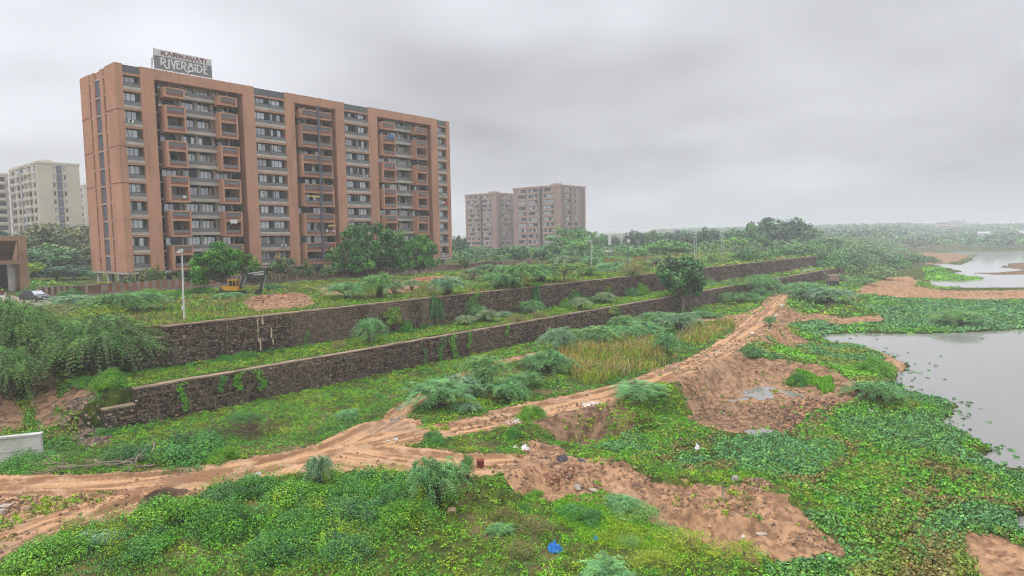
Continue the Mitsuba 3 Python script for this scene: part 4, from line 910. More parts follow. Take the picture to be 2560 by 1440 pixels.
('tree_young', 60.6, 111.5, 4.8, 3.9, 'young dark tree above the excavator arm'),
('tree_young', 63.6, 108.1, 5.9, 5.6, 'young tree in front of the second window bay'),
('tree_young', 68.3, 107.1, 4.2, 4.5, 'young tree left of the downpipe bay'),
('tree_young', 71.6, 106.1, 3.9, 3.3, 'young tree right of the downpipe bay'),
('tree_young', 107.9, 105.0, 3.7, 3.3, 'young tree at the far end of the compound wall')]

# ---------------------------------------------------------------- foliage
def unit(v): return v / np.maximum(np.linalg.norm(v, axis=-1, keepdims=True), 1e-9)


def cards(c, nrm, L, W, rng, col, axis=None, fold=0.12):
    """Leaf-shaped cards: centres c, normals nrm, length L, width W (scalars or arrays), colour per leaf. Returns (v, f, colour)."""
    n = len(c); nrm = unit(nrm)
    a = unit(np.cross(nrm, unit(rng.normal(size=(n, 3))))) if axis is None else unit(axis - nrm * (axis * nrm).sum(1, keepdims=True))
    b = np.cross(nrm, a); L = np.broadcast_to(L, (n,))[:, None]; W = np.broadcast_to(W, (n,))[:, None]
    v = np.stack([c - a * L * .5, c + b * W * .5 - a * L * .05 + nrm * W * fold, c + a * L * .5, c - b * W * .5 - a * L * .05 + nrm * W * fold], 1)
    f = (np.array([[0, 1, 2], [0, 2, 3]])[None] + 4 * np.arange(n)[:, None, None]).reshape(-1, 3)
    return v.reshape(-1, 3), f, np.repeat(np.clip(col, 0.004, 0.9), 4, 0)


def leaf_mesh(parts, bsdf='leaf', **k):
    v, f, c, n = [], [], [], 0
    for a, b, d in parts: v.append(a); f.append(b + n); c.append(d); n += len(a)
    return mikit.ply(trimesh.Trimesh(np.vstack(v), np.vstack(f), process=False), bsdf, color=np.vstack(c), **k)


def pal(rng, n, cols, jitter=0.22):
    cols = np.array(cols, float); g_ = cols.mean(1, keepdims=True); cols = np.clip((g_ + (cols - g_) * 1.32) * 1.47, .006, 1); i = rng.integers(0, len(cols), n); t = rng.random((n, 1))
    c = cols[i] * t + cols[rng.integers(0, len(cols), n)] * (1 - t)
    return c * rng.uniform(1 - jitter, 1 + jitter, (n, 1)) * rng.uniform(.94, 1.06, (n, 3))


def sphere_dirs(rng, n, up=-1.0):
    z = rng.uniform(up, 1, n); a = rng.uniform(0, 2 * np.pi, n); r = np.sqrt(np.maximum(1 - z * z, 0))
    return np.stack([r * np.cos(a), r * np.sin(a), z], 1)


GREEN = dict(mesq=[(.092, .190, .078), (.064, .145, .060), (.122, .222, .084)], mesq_p=[(.15, .20, .11), (.18, .21, .12), (.12, .18, .095)], mesq_y=[(.095, .185, .065), (.070, .140, .052), (.125, .215, .07)], mesq_b=[(.105, .185, .105), (.085, .155, .090), (.15, .225, .125)], mesq_g=[(.10, .17, .065), (.13, .20, .06), (.085, .15, .06)],
             bush=[(.055, .155, .030), (.085, .195, .035), (.040, .115, .032)], bush_d=[(.035, .10, .035), (.055, .135, .045), (.08, .16, .05)], bush_l=[(.10, .215, .035), (.075, .18, .03), (.14, .25, .045)],
             neem=[(.050, .135, .024), (.080, .175, .030), (.032, .095, .020)], broad=[(.040, .115, .030), (.065, .155, .034), (.030, .085, .024)], lone=[(.022, .07, .024), (.038, .10, .034), (.07, .14, .055)],
             dark=[(.030, .075, .040), (.045, .10, .045), (.022, .058, .034)], far=[(.055, .125, .045), (.075, .15, .055), (.04, .095, .04)], light=[(.085, .18, .055), (.11, .21, .06), (.065, .145, .05)], olive=[(.075, .095, .040), (.11, .115, .05), (.05, .075, .032)],
             yellow=[(.21, .25, .02), (.16, .22, .02), (.10, .18, .02)], wyellow=[(.16, .215, .03), (.22, .25, .045), (.11, .18, .03)], wdry=[(.15, .15, .07), (.18, .155, .085), (.10, .13, .05)], wbrown=[(.165, .12, .07), (.13, .12, .05), (.085, .13, .035)], wlight=[(.13, .225, .07), (.17, .25, .085), (.09, .175, .055)],
             hy=[(.075, .165, .045), (.105, .205, .055), (.050, .12, .035)], hy_b=[(.070, .155, .060), (.105, .205, .080), (.055, .125, .052)], hy_y=[(.13, .175, .040), (.145, .16, .045), (.09, .145, .04)], hy_r=[(.12, .09, .04), (.10, .115, .04), (.14, .12, .045)],
             turf=[(.10, .23, .018), (.13, .27, .02), (.075, .185, .018)], weed=[(.075, .185, .028), (.105, .225, .03), (.05, .135, .028)], weed_d=[(.045, .125, .03), (.065, .155, .035), (.03, .09, .028)], weed_y=[(.15, .23, .03), (.12, .2, .03), (.19, .24, .05)], dry=[(.19, .155, .08), (.16, .145, .06), (.13, .15, .05)], reed=[(.30, .205, .090), (.25, .18, .075), (.15, .15, .05)])


# --- unit-size prototypes (radius 1, height 1) as shape groups: stems and foliage
def mesquite(seed, cols, n=80, droop=1.0, leaf=(.085, .020), sub=4, vary_=.3):
    droop0 = droop; r = np.random.default_rng(seed); P = []; st = MB(); base_pts = r.uniform(-.1, .1, (n, 2))
    for i in range(n):
        droop = droop0 * r.uniform(.25, 1.1)
        a = r.uniform(0, 2 * np.pi); R = r.uniform(.25, 1.08) ** .8; h = r.uniform(.65, 1.05) * (1.0 - .25 * R * R); z1 = (1 - .85 * R ** 2.2 * droop) * r.uniform(.55, 1.0)
        tt = np.linspace(0, 1, 26); wob = r.normal(0, .05, 2)
        d = np.array([math.cos(a), math.sin(a)])
        x = base_pts[i, 0] + d[0] * R * tt + wob[0] * np.sin(tt * 5) - d[1] * wob[1] * tt; y = base_pts[i, 1] + d[1] * R * tt + wob[1] * np.sin(tt * 4) + d[0] * wob[1] * tt
        z = 4 * tt * (1 - tt) * h * .85 + tt * tt * max(z1 * .9, .02)
        p = np.stack([x, y, z], 1)
        if i % 3 == 0: st.tube(p[::5], np.linspace(.014, .003, len(p[::5])), 4, cap=False)
        tg = unit(np.gradient(p, axis=0)); side = unit(np.cross(tg, [0, 0, 1.0])); up = np.cross(side, tg)
        col = pal(r, 1, cols, vary_)[0]
        for s in (-1, 1):
            k = np.arange(7, 26); ax = side[k] * s + tg[k] * .55 - np.array([0, 0, .35]) * r.uniform(.3, 1.2, (len(k), 1)) + r.normal(0, .12, (len(k), 3))
            L = leaf[0] * r.uniform(.7, 1.3, len(k)); c = p[k] + unit(ax) * L[:, None] * .5
            P.append(cards(c, up[k] + r.normal(0, .3, (len(k), 3)), L, leaf[1] * r.uniform(.8, 1.3, len(k)), r, np.repeat(col[None], len(k), 0) * r.uniform(.8, 1.25, (len(k), 1)), axis=ax))
        for _ in range(sub):                     # side sprigs
            k0 = r.integers(8, 22); q = p[k0]; ax = unit(side[k0] * r.choice([-1, 1]) * r.uniform(.5, 1) + tg[k0] * .8 + r.normal(0, .2, 3) + np.array([0, 0, .2])); l = r.uniform(.12, .26)
            u = np.linspace(.1, 1, 8)[:, None]; pts = q + ax * l * u - np.array([0, 0, .12]) * u * u
            for s in (-1, 1):
                sd = unit(np.cross(ax, [0, 0, 1.0])) * s; axx = np.repeat((sd + ax * .5)[None], 8, 0) + r.normal(0, .15, (8, 3)); L = leaf[0] * .7 * r.uniform(.7, 1.2, 8)
                P.append(cards(pts + unit(axx) * L[:, None] * .5, np.repeat([[0, 0, 1.0]], 8, 0) + r.normal(0, .35, (8, 3)), L, leaf[1] * .9, r, np.repeat(col[None] * 1.1, 8, 0) * r.uniform(.8, 1.25, (8, 1)), axis=axx))
    return st.ply('bark', True), leaf_mesh(P)


def dome(seed, cols, lumps=26, per=90, leaf=(.10, .065), flat=.75, spike=0.0, tops=None):
    """A shrub of many leafy lumps on a dome."""
    r = np.random.default_rng(seed); d = sphere_dirs(r, lumps, 0.0); rad = r.uniform(.45, .82, lumps)
    c = d * rad[:, None] * np.array([1, 1, flat]); lr = r.uniform(.2, .36, lumps); P = []; st = MB()
    for i in range(lumps):
        k = int(per * (lr[i] / .28) ** 2); q = sphere_dirs(r, k, -.35); rr = lr[i] * r.uniform(.6, 1.05, k)
        pos = c[i] + q * rr[:, None] * np.array([1, 1, .85]); pos[:, 2] = np.abs(pos[:, 2])
        base = pal(r, 1, cols, .35)[0]; col = base[None] * r.uniform(.5, 1.5, (k, 1))
        if tops is not None: m = (q[:, 2] > .5) & (r.random(k) < .5); col[m] = pal(r, int(m.sum()), tops)
        P.append(cards(pos, q + r.normal(0, .55, (k, 3)) + [0, 0, .3], leaf[0] * r.uniform(.6, 1.3, k), leaf[1] * r.uniform(.7, 1.2, k), r, col))
        if i % 2 == 0: st.tube([(0, 0, 0), c[i] * [.4, .4, .6], c[i]], [.03, .02, .008], 4, cap=False)
    if spike:
        k = int(400 * spike); q = sphere_dirs(r, k, .1); pos = q * r.uniform(.8, 1.12, (k, 1)) * np.array([1, 1, flat])
        P.append(cards(pos, r.normal(0, 1, (k, 3)), .2, .025, r, pal(r, k, tops or cols), axis=q + [0, 0, .8]))
    return st.ply('bark', True), leaf_mesh(P)


def squash(p, asp):
    v, f, c = p; v = v.reshape(-1, 4, 3); m = v.mean(1, keepdims=True); v = v.copy(); v[..., 2] = m[..., 2] + (v[..., 2] - m[..., 2]) / asp; return v.reshape(-1, 3), f, c


def tree(seed, cols, lobes, lumps=60, per=70, leaf=(.085, .055), trunk=.035, t_top=.5, lump=(.14, .24), fork=False, bark='bark', flat=.8, hollow=.62, asp=1.3):
    """Trunk with limbs to leafy lumps spread over the lobes (x, y, z, rx, ry, rz) of the crown; radius 1, height 1."""
    r = np.random.default_rng(seed); P = []; st = MB(); w = np.array([l[3] * l[4] + l[4] * l[5] for l in lobes]); w = w / w.sum()
    t0 = np.array([0, 0, 0.0]); t1 = np.array([r.uniform(-.06, .06), r.uniform(-.06, .06), t_top])
    st.tube([t0, t0 * .5 + t1 * .5 + [.02, .015, 0], t1], [trunk * 1.25, trunk, trunk * .75], 8, cap=False)
    if fork: st.tube([t1 * .15, [.05, -.03, .2], [.16, -.08, .42]], [trunk * .7, trunk * .55, trunk * .3], 7, cap=False)
    for i in range(lumps):
        l = lobes[r.choice(len(lobes), p=w)]; q = sphere_dirs(r, 1, -.75)[0]; s = r.uniform(hollow, .97)
        c = np.array(l[:3]) + q * s * np.array(l[3:]); lr = r.uniform(*lump); k = int(per * r.uniform(.7, 1.3))
        d = sphere_dirs(r, k, -.9); pos = c + d * (lr * r.uniform(.35, 1.0, k) ** .6)[:, None] * np.array([1, 1, flat])
        base = pal(r, 1, cols, .38)[0]; col = base[None] * r.uniform(.55, 1.5, (k, 1))
        pos[:, 2] = c[2] + (pos[:, 2] - c[2]) / asp; P.append(squash(cards(pos, d + r.normal(0, .6, (k, 3)) + [0, 0, .35], leaf[0] * r.uniform(.6, 1.35, k), leaf[1] * r.uniform(.7, 1.25, k), r, col), asp))
        if i % 2 == 0:
            b = t1 * r.uniform(.55, 1.0); mid = (b + c) * .5 + r.normal(0, .04, 3) + [0, 0, -.03]
            st.tube([b, mid, c], [trunk * .45, trunk * .28, trunk * .08], 5, cap=False)
    return st.ply(bark, True), leaf_mesh(P)


GROUPS = {}


def group(kind, stem, crown, names=('stem', 'foliage')):
    L = GROUPS.setdefault(kind, []); k = f'group_{kind}_{len(L)}'
    scene[k] = {'type': 'shapegroup', names[0]: stem, names[1]: crown}; L.append(k)


for i, (c, dr_) in enumerate((('mesq', .9), ('mesq_b', .8), ('mesq', .7), ('mesq_y', .7), ('mesq', .8))): group('mesquite', *mesquite(100 + i, GREEN[c], 90, dr_))
for i, c in enumerate(('mesq_y',)): group('mesquite_big', *mesquite(110 + i, GREEN[c], 360, 1.15, (.034, .0105), 4, .5))
group('drape', *mesquite(120, GREEN['lone'], 80, 1.1, (.12, .04)))
for i, c in enumerate(('bush', 'bush_d', 'bush_l', 'bush')): group('bush', *dome(200 + i, GREEN[c], 34, 210, (.058, .038)))
for k, c, tp in (('weed_yellow', 'wyellow', 'wyellow'), ('weed_dry', 'wdry', 'dry'), ('weed_brown', 'wbrown', 'wbrown'), ('weed_light', 'wlight', 'wlight')):
    for i in range(2): group(k, *dome(230 + i + len(k), GREEN[c], 26, 120, (.06, .026), .8, 1.0, GREEN[tp]))
group('wall_bush', *dome(260, [(.10, .16, .035), (.17, .17, .05), (.06, .12, .03)], 26, 80, (.12, .08), .9))
for i in range(3): group('scrub', *dome(270 + i, GREEN['far'] if i else GREEN['mesq_g'], 30, 60, (.11, .06), .9))
for i in range(2): group('scrub_pale', *mesquite(280 + i, GREEN['mesq_p'], 70, .6, (.10, .028), 4))
TN = ('trunk', 'crown')
ROUND = [(0, 0, .58, .62, .62, .36), (.35, .2, .5, .55, .5, .30), (-.38, -.15, .52, .55, .55, .32), (.1, -.4, .48, .5, .48, .3), (-.1, .42, .5, .5, .5, .3)]
group('tree_lone', *tree(300, GREEN['lone'], [(0, 0, .68, .74, .74, .28), (.3, .1, .60, .66, .6, .26), (-.4, -.1, .62, .54, .55, .26), (.15, 0, .46, .5, .5, .2)], 110, 80, (.10, .065), .042, .40, (.14, .22), True, 'pale_bark', asp=1.9), TN)
group('tree_neem', *tree(301, GREEN['neem'], [(.1, 0, .66, .58, .6, .32), (-.1, .2, .55, .7, .7, .28), (-.62, -.1, .34, .36, .36, .2), (.4, -.1, .45, .55, .5, .24)], 90, 95, (.08, .048), .04, .36, (.13, .22), asp=1.7), TN)
for i in range(2): group('tree_broad', *tree(305 + i, GREEN['broad'], [(0, 0, .55, .75, .75, .42), (.45, 0, .42, .5, .5, .32), (-.5, 0, .42, .48, .5, .34), (-.1, 0, .68, .55, .55, .3), (0, 0, .3, .8, .8, .2)], 120, 85, (.062, .038), .03, .25, (.10, .17)), TN)
for i in range(2): group('tree_dark', *tree(310 + i, GREEN['dark'], ROUND, 62, 62, (.10, .065)), TN)
for i in range(2): group('tree_far', *tree(315 + i, GREEN['far'], ROUND if i else ROUND[:3], 60, 60, (.10, .065)), TN)
group('tree_light', *tree(320, GREEN['light'], ROUND, 66, 62, (.10, .06)), TN)
group('tree_olive', *tree(322, GREEN['olive'], [(0, 0, .55, .75, .75, .42), (.3, .3, .45, .6, .6, .4), (-.4, -.2, .42, .55, .55, .4)], 96, 70, (.075, .05)), TN)
group('tree_feather', *tree(324, GREEN['light'], [(0, 0, .62, .85, .85, .26), (.4, .1, .5, .5, .5, .2), (-.45, 0, .45, .45, .45, .22)], 58, 46, (.10, .045), .04, .4, (.12, .2), flat=.5), TN)
group('tree_yellow', *tree(326, GREEN['yellow'], ROUND, 46, 60, (.12, .08), .03), TN)
for i in range(2): group('tree_young', *tree(328 + i, [(.05, .10, .035), (.08, .13, .045), (.035, .07, .03), (.13, .10, .05)], ROUND, 24, 50, (.16, .075), .03, .5, (.16, .26), hollow=.4), TN)
group('acacia', *tree(330, GREEN['mesq_g'], [(0, 0, .82, .9, .9, .12), (.3, .1, .7, .5, .5, .1)], 40, 50, (.09, .04), .035, .55, (.12, .2), flat=.4), TN)

NAME = dict(mesquite_big=('mesquite_shrub', 'shrub'), mesquite=('mesquite_shrub', 'shrub'), drape=('creeper_shrub', 'shrub'), bush=('leafy_bush', 'bush'), weed_yellow=('weed_clump', 'weeds'), weed_dry=('weed_clump', 'weeds'), weed_brown=('weed_clump', 'weeds'), weed_light=('weed_clump', 'weeds'), wall_bush=('wall_bush', 'bush'), scrub_pale=('scrub_bush', 'bush'), scrub=('scrub_tree', 'tree'), acacia=('thorn_tree', 'tree'),
            tree_lone=('leafy_tree', 'tree'), tree_neem=('neem_tree', 'tree'), tree_young=('young_tree', 'tree'))
_ct = {}
for kind, x, y, w, h, text in PLANTS:
    name, cat = NAME.get(kind, ('broadleaf_tree', 'tree')); key = num(name)
    i = _ct.get(kind, 0); _ct[kind] = i + 1; L = GROUPS[kind]
    z = gz(x, y).item() - 0.08
    if kind == 'wall_bush': z = 6.3 if y > 60 else 4.0
    ra = np.random.default_rng(i * 31 + len(text)); m = T().translate([x, y, z]).rotate([0, 0, 1], (i * 137.5) % 360).rotate([1, 0, 0], ra.uniform(-7, 7) if kind in ('mesquite', 'bush', 'scrub') else 0); e = ra.uniform(.85, 1.2) if kind != 'tree_lone' else 1.0
    if kind == 'drape': m = T().translate([x, y, z - .1]).scale([1.0, .42, 1.0]).rotate([0, 0, 1], (i * 137.5) % 360)
    scene[key] = {'type': 'instance', 'to_world': m.scale([w * .5 * e, w * .5 / e, h]), 'group': {'type': 'ref', 'id': L[i % len(L)]}}
    labels[key] = {'label': text, 'category': cat}


# --- stones, clods and dry tufts lying on the bare ground
def pebbles(x, y, s, col, rng):
    o = np.array([[1, 0, 0], [0, 1, 0], [-1, 0, 0], [0, -1, 0], [0, 0, .8], [0, 0, -.8]], float); F = np.array([[0, 1, 4], [1, 2, 4], [2, 3, 4], [3, 0, 4], [1, 0, 5], [2, 1, 5], [3, 2, 5], [0, 3, 5]]); n = len(x)
    a = rng.uniform(0, 6.28, n); v = o[None] * rng.uniform(.5, 1.3, (n, 6, 1)) * s[:, None, None]; c_, s_ = np.cos(a)[:, None], np.sin(a)[:, None]
    v = np.stack([v[..., 0] * c_ - v[..., 1] * s_, v[..., 0] * s_ + v[..., 1] * c_, v[..., 2]], -1) + np.stack([x, y, gz(x, y) + s * .3], 1)[:, None]
    return v.reshape(-1, 3), (F[None] + 6 * np.arange(n)[:, None, None]).reshape(-1, 3), np.repeat(np.clip(col, .01, .8), 6, 0)


# --- ground cover: clumps of small leaves, denser and finer near the bridge
def in_zone(poly, n, rng, jig=0.0):
    P = np.array(poly); a, b = P.min(0), P.max(0); area = Polygon(poly).buffer(0).area
    k = int(n * (b - a).prod() / max(area, 1)) + 1
    x, y = rng.uniform(a[0], b[0], k), rng.uniform(a[1], b[1], k)
    m = inside(poly, x, y, jig, 0.8); return x[m], y[m]


def wet_mask(x, y): return gz(x, y) > 0.015


def cover(key, x, y, size, cols, rng, lump=.35, per=14, high=.25, jitter=.3, label='', leafw=.6, tilt=.6, kind_noise=None, zoff=0.0):
    """Clumps: each a low dome of leaf cards. size = leaf length per clump (array)."""
    n = len(x); z = gz(x, y) + zoff; s = np.broadcast_to(size, (n,)); R = lump * rng.uniform(.6, 1.4, n) * (s / s.mean() if np.ndim(size) else 1.0); H = high * rng.uniform(.5, 1.4, n)
    base = (cols(x, y) if callable(cols) else pal(rng, n, cols)) * np.exp(rng.normal(0, .17, (n, 1)))
    q = sphere_dirs(rng, n * per, .05).reshape(n, per, 3); rr = rng.uniform(.55, 1.05, (n, per, 1))
    pos = np.stack([x, y, z], 1)[:, None] + q * rr * np.stack([R, R, H], 1)[:, None]
    col = np.repeat(base[:, None], per, 1) * np.exp(rng.normal(0, jitter * .7, (n, per, 1)))
    nr = q * [1, 1, .6] + rng.normal(0, tilt, (n, per, 3)) + [0, 0, .5]
    L = (s[:, None] * rng.uniform(.6, 1.4, (n, per))).ravel()
    return cards(pos.reshape(-1, 3), nr.reshape(-1, 3), L, L * leafw, rng, col.reshape(-1, 3))


def mixcol(rng, sets, f=.25, seed=0):
    """Patches: which palette of the list, chosen by noise of place."""
    def fn(x, y):
        t = np.clip((n2(x, y, f, seed, 3) - .22) / .56 + rng.normal(0, .03, len(x)), 0, .999); i = (t * len(sets)).astype(int); out = np.zeros((len(x), 3))
        for k, c in enumerate(sets):
            m = i == k
            if m.any(): out[m] = pal(rng, int(m.sum()), GREEN[c])
        return out
    return fn


def blades(x, y, rng, h, w, cols, lean=.3, zoff=0):
    n = len(x); z = gz(x, y) + zoff; a = rng.uniform(0, 2 * np.pi, n); l = h * rng.uniform(.6, 1.25, n); d = np.stack([np.cos(a), np.sin(a)], 1) * (lean * rng.uniform(.2, 1.3, n) * l)[:, None]
    s = np.stack([-np.sin(a), np.cos(a)], 1) * (np.broadcast_to(w, (n,)) * .5)[:, None]; p = np.stack([x, y], 1)
    v = np.stack([np.column_stack([p - s, z]), np.column_stack([p + s, z]), np.column_stack([p + d * .45 + s * .7, z + l * .62]), np.column_stack([p + d * .45 - s * .7, z + l * .62]), np.column_stack([p + d, z + l * rng.uniform(.75, 1., n)])], 1)
    f = (np.array([[0, 1, 2], [0, 2, 3], [3, 2, 4]])[None] + 5 * np.arange(n)[:, None, None]).reshape(-1, 3)
    c = cols(x, y) if callable(cols) else pal(rng, n, cols)
    return v.reshape(-1, 3), f, np.repeat(np.clip(c, .004, .9), 5, 0)


def stuff(key, parts, label, cat):
    scene[key] = leaf_mesh([p for p in parts if len(p[0])]); labels[key] = {'kind': 'stuff', 'label': label, 'category': cat}


rg = np.random.default_rng(900)
BAREPOLY = [ROAD, TRACK2, SPIT, PIT, SANDFAR, HOLE, SANDR, PENTIP, BARFAR]
HYS = [HY1, HY2, HY3, HY4]


def green_ok(x, y, keep=.0):
    b, _ = bare(x, y); ok = (b < .5) & wet_mask(x, y)
    for h in HYS: ok &= ~inside(h, x, y)
    ok &= ~inside(STREET, x, y)
    if keep: ok |= (rg.random(len(x)) < keep) & wet_mask(x, y) & (b > .5)
    return ok


def rect(x0, x1, y0, y1, per_m2, thin=None):
    n = int((x1 - x0) * (y1 - y0) * per_m2); x, y = rg.uniform(x0, x1, n), rg.uniform(y0, y1, n)
    return x, y


def seen(x, y, pad=3.0):
    """Within the photograph's field of view (plus a margin)."""
    a = np.arctan2(y, x); return (a > YAW - .70) & (a < YAW + .70) & (np.hypot(x, y) > 24)


parts = []
# near lower ground: weeds
for (x0, x1, y0, y1, d, s, l, p, h) in ((4, 40, 0, 57, 8.6, .11, .25, 15, .20), (40, 75, 20, 54.5, 3.6, .17, .38, 13, .26), (75, 125, 22, 54.5, 1.5, .27, .55, 12, .32), (125, 240, 20, 54.5, .5, .5, .95, 12, .45)):
    x, y = rect(x0, x1, y0, y1, d); m = seen(x, y) & ((y < 53.9) | (x < 18)); x, y = x[m], y[m]
    m = green_ok(x, y) & ~inside(BRIGHT2, x, y, .6) & ~inside(REED, x, y) & (n2(x, y, .7, 50, 3) > .33); x, y = x[m], y[m]
    hh = h * (.4 + 1.3 * n2(x, y, .35, 51, 3))
    parts.append(cover('', x, y, np.full(len(x), s), mixcol(rg, ['weed_d', 'weed', 'weed', 'weed_y', 'turf', 'weed'], .22, 7), rg, l, p, 1.0 * hh.mean() if False else h, leafw=.55))
for poly, n, lo, hi in ((THICKET, 900, .5, 1.0), (STRIP, 420, .3, .65), (LEFTSLOPE, 260, .5, 1.0)):
    x, y = in_zone(poly, n, rg, .4); m = green_ok(x, y); x, y = x[m], y[m]; k = n2(x, y, .35, 88, 3); m = k > .36; x, y = x[m], y[m]
    parts.append(cover('', x, y, np.full(len(x), .092), mixcol(rg, ['bush_d', 'bush', 'weed', 'bush', 'bush_l', 'bush_d', 'wyellow', 'weed_y'], .55, 17), rg, .5, 56, (lo + .7 * (hi - lo)) * (.35 + 1.3 * n2(x, y, .5, 89, 3)), leafw=.6, jitter=.3))
x, y = rect(11, 19.2, 52.5, 62.5, 7); m = (n2(x, y, .8, 61, 3) > .3) & green_ok(x, y); x, y = x[m], y[m]; parts.append(cover('', x, y, np.full(len(x), .16), mixcol(rg, ['weed_d', 'weed', 'weed_y', 'dry'], .4, 18), rg, .34, 14, .3, leafw=.5))
stuff('weed_cover', parts, 'low bright green weeds covering the ground between the tracks, walls and water', 'weeds')
parts = []
for (x0, x1, y0, y1, d, s, l, p, h) in ((17, 80, 55.2, 61.4, 4.2, .15, .30, 12, .16), (80, 140, 55.2, 61.4, 1.7, .26, .5, 12, .2), (140, 236, 55.2, 61.4, .6, .45, .9, 12, .25)):
    x, y = rect(x0, x1, y0, y1, d); m = n2(x, y, .8, 60, 3) > .30; x, y = x[m], y[m]
    edge = np.minimum(np.abs(y - 61.4), 3)
    parts.append(cover('', x, y, np.full(len(x), s), mixcol(rg, ['weed', 'weed_y', 'turf', 'weed_y', 'weed'], .3, 8), rg, l, p, h, leafw=.5))
x, y = rect(17, 90, 59.6, 61.2, 3); parts.append(cover('', x, y, np.full(len(x), .16), GREEN['weed_d'], rg, .34, 13, .4, leafw=.6))
x, y = rect(17, 140, 55.0, 61.3, 14); parts.append(blades(x, y, rg, .22, .035 + x * .0006, mixcol(rg, ['turf', 'weed_y', 'turf'], .4, 9)))
stuff('ledge_grass', parts, 'yellow-green grass and weeds along the ledge between the two stone walls', 'grass')
parts = []
for (x0, x1, y0, y1, d, s, l, p, h) in ((18, 90, 62.6, 76, 2.8, .16, .34, 12, .20), (22, 110, 76, 110, 1.0, .25, .5, 12, .24), (90, 170, 62.6, 110, .62, .42, .8, 12, .35), (170, 330, 55, 112, .2, .8, 1.5, 12, .6)):
    x, y = rect(x0, x1, y0, y1, d); m = seen(x, y) & green_ok(x, y) & (n2(x, y, .4, 70, 3) > .36); x, y = x[m], y[m]
    parts.append(cover('', x, y, np.full(len(x), s), mixcol(rg, ['dry', 'weed', 'weed_y', 'dry', 'turf', 'weed_d', 'dry'], .2, 10), rg, l, p, h, leafw=.4))
x, y = rect(20, 120, 62.5, 80, 9); m = green_ok(x, y); x, y = x[m], y[m]; parts.append(blades(x, y, rg, .35, .05 + x * .0007, mixcol(rg, ['weed_y', 'dry', 'turf'], .3, 12), .4))
for (x0, x1, y0, y1, d, s, l, h) in ((5, 20, 54, 100, 3.0, .2, .36, .25), (28, 60, 113.2, 122, 1.2, .35, .6, .5), (16, 42, 138, 165, .8, .45, .8, .7)):
    x, y = rect(x0, x1, y0, y1, d); m = seen(x, y) & green_ok(x, y); x, y = x[m], y[m]
    parts.append(cover('', x, y, np.full(len(x), s), mixcol(rg, ['weed_d', 'weed', 'weed_y', 'dry'], .3, 13), rg, l, 13, h, leafw=.5))
stuff('terrace_grass', parts, 'rough grass and dry weeds on the terrace above the upper wall', 'grass')
parts = []
for poly, n in ((SPIT, 2600), (HOLE, 900), (PIT, 1500), (ROAD, 2600), (TRACK2, 700), (BANKDARK, 900), (SANDFAR, 700), (LEFTDIG, 500), (TERRDIRT, 500)):
    x, y = in_zone(poly, n, rg, .5); m = gz(x, y) > .03; x, y = x[m], y[m]; k = len(x); d = np.hypot(x, y)
    if poly is ROAD: S_, D_, B_ = along(x, y); m = (np.abs(np.abs(D_) - .85) > .35) & (rg.random(k) < np.clip(B_ / 2, .1, 1)); x, y, d = x[m], y[m], d[m]; k = len(x)
    m = n2(x, y, .7, 99, 3) > .42; x, y, d = x[m], y[m], d[m]; k = len(x)
    parts.append(pebbles(x, y, (.025 + .075 * rg.random(k) ** 3) * (1 + d / 70), pal(rg, k, [(.26, .155, .095), (.16, .10, .065), (.36, .25, .18), (.11, .075, .055)]) / 1.5, rg))
stuff('gravel', parts, 'clods and small stones strewn over the bare sandy ground', 'gravel')
parts = []
for poly, n in ((SPIT, 600), (ROAD, 700), (TRACK2, 700), (SANDFAR, 500), (PIT, 600), (HOLE, 700)):
    x, y = in_zone(poly, n, rg, 1.2); m = (n2(x, y, .55, 111, 3) > .60) & (gz(x, y) > .05); x, y = x[m], y[m]
    if poly is ROAD: B_ = along(x, y)[2]; x, y = x[B_ > 1.4], y[B_ > 1.4]
    if len(x): parts.append(cover('', x, y, np.full(len(x), .12) * (1 + np.hypot(x, y) / 90), mixcol(rg, ['weed', 'weed_y', 'dry'], .4, 19), rg, .22, 10, .14, leafw=.5))
stuff('sparse_weeds', parts, 'sparse weed tufts growing on the bare sand', 'weeds')
# turf
parts = []
for poly, n, h in ((BRIGHT2, 12000, .10), (BRIGHT, 11000, .13)):
    x, y = in_zone(poly, n, rg, .5); m = wet_mask(x, y); x, y = x[m], y[m]
    parts.append(blades(x, y, rg, h, .028 + np.hypot(x, y) * .0005, mixcol(rg, ['turf', 'turf', 'weed_y', 'turf'], .5, 15), .6))
for poly, n in ((BRIGHT2, 900), (BRIGHT, 2400)):
    x, y = in_zone(poly, n, rg, .7); m = wet_mask(x, y); x, y = x[m], y[m]; parts.append(cover('', x, y, np.full(len(x), .10 + np.hypot(x, y).mean() * .0008), mixcol(rg, ['turf', 'turf', 'weed_y', 'turf'], .3, 15), rg, .36, 16, .07, leafw=.35, jitter=.2))
x, y = in_zone(PITGRASS, 5000, rg, .2); parts.append(blades(x, y, rg, .4, .08, GREEN['turf'], .4))
x, y = rect(6, 44, 0, 40, 16); m = seen(x, y) & (n2(x, y, .3, 80) > .5); x, y = x[m], y[m]; m = green_ok(x, y); x, y = x[m], y[m]
parts.append(blades(x, y, rg, .22, .035, mixcol(rg, ['weed_y', 'turf', 'dry'], .4, 16), .5))
stuff('turf', parts, 'smooth bright green turf patches near the sand spit and the pond', 'grass')
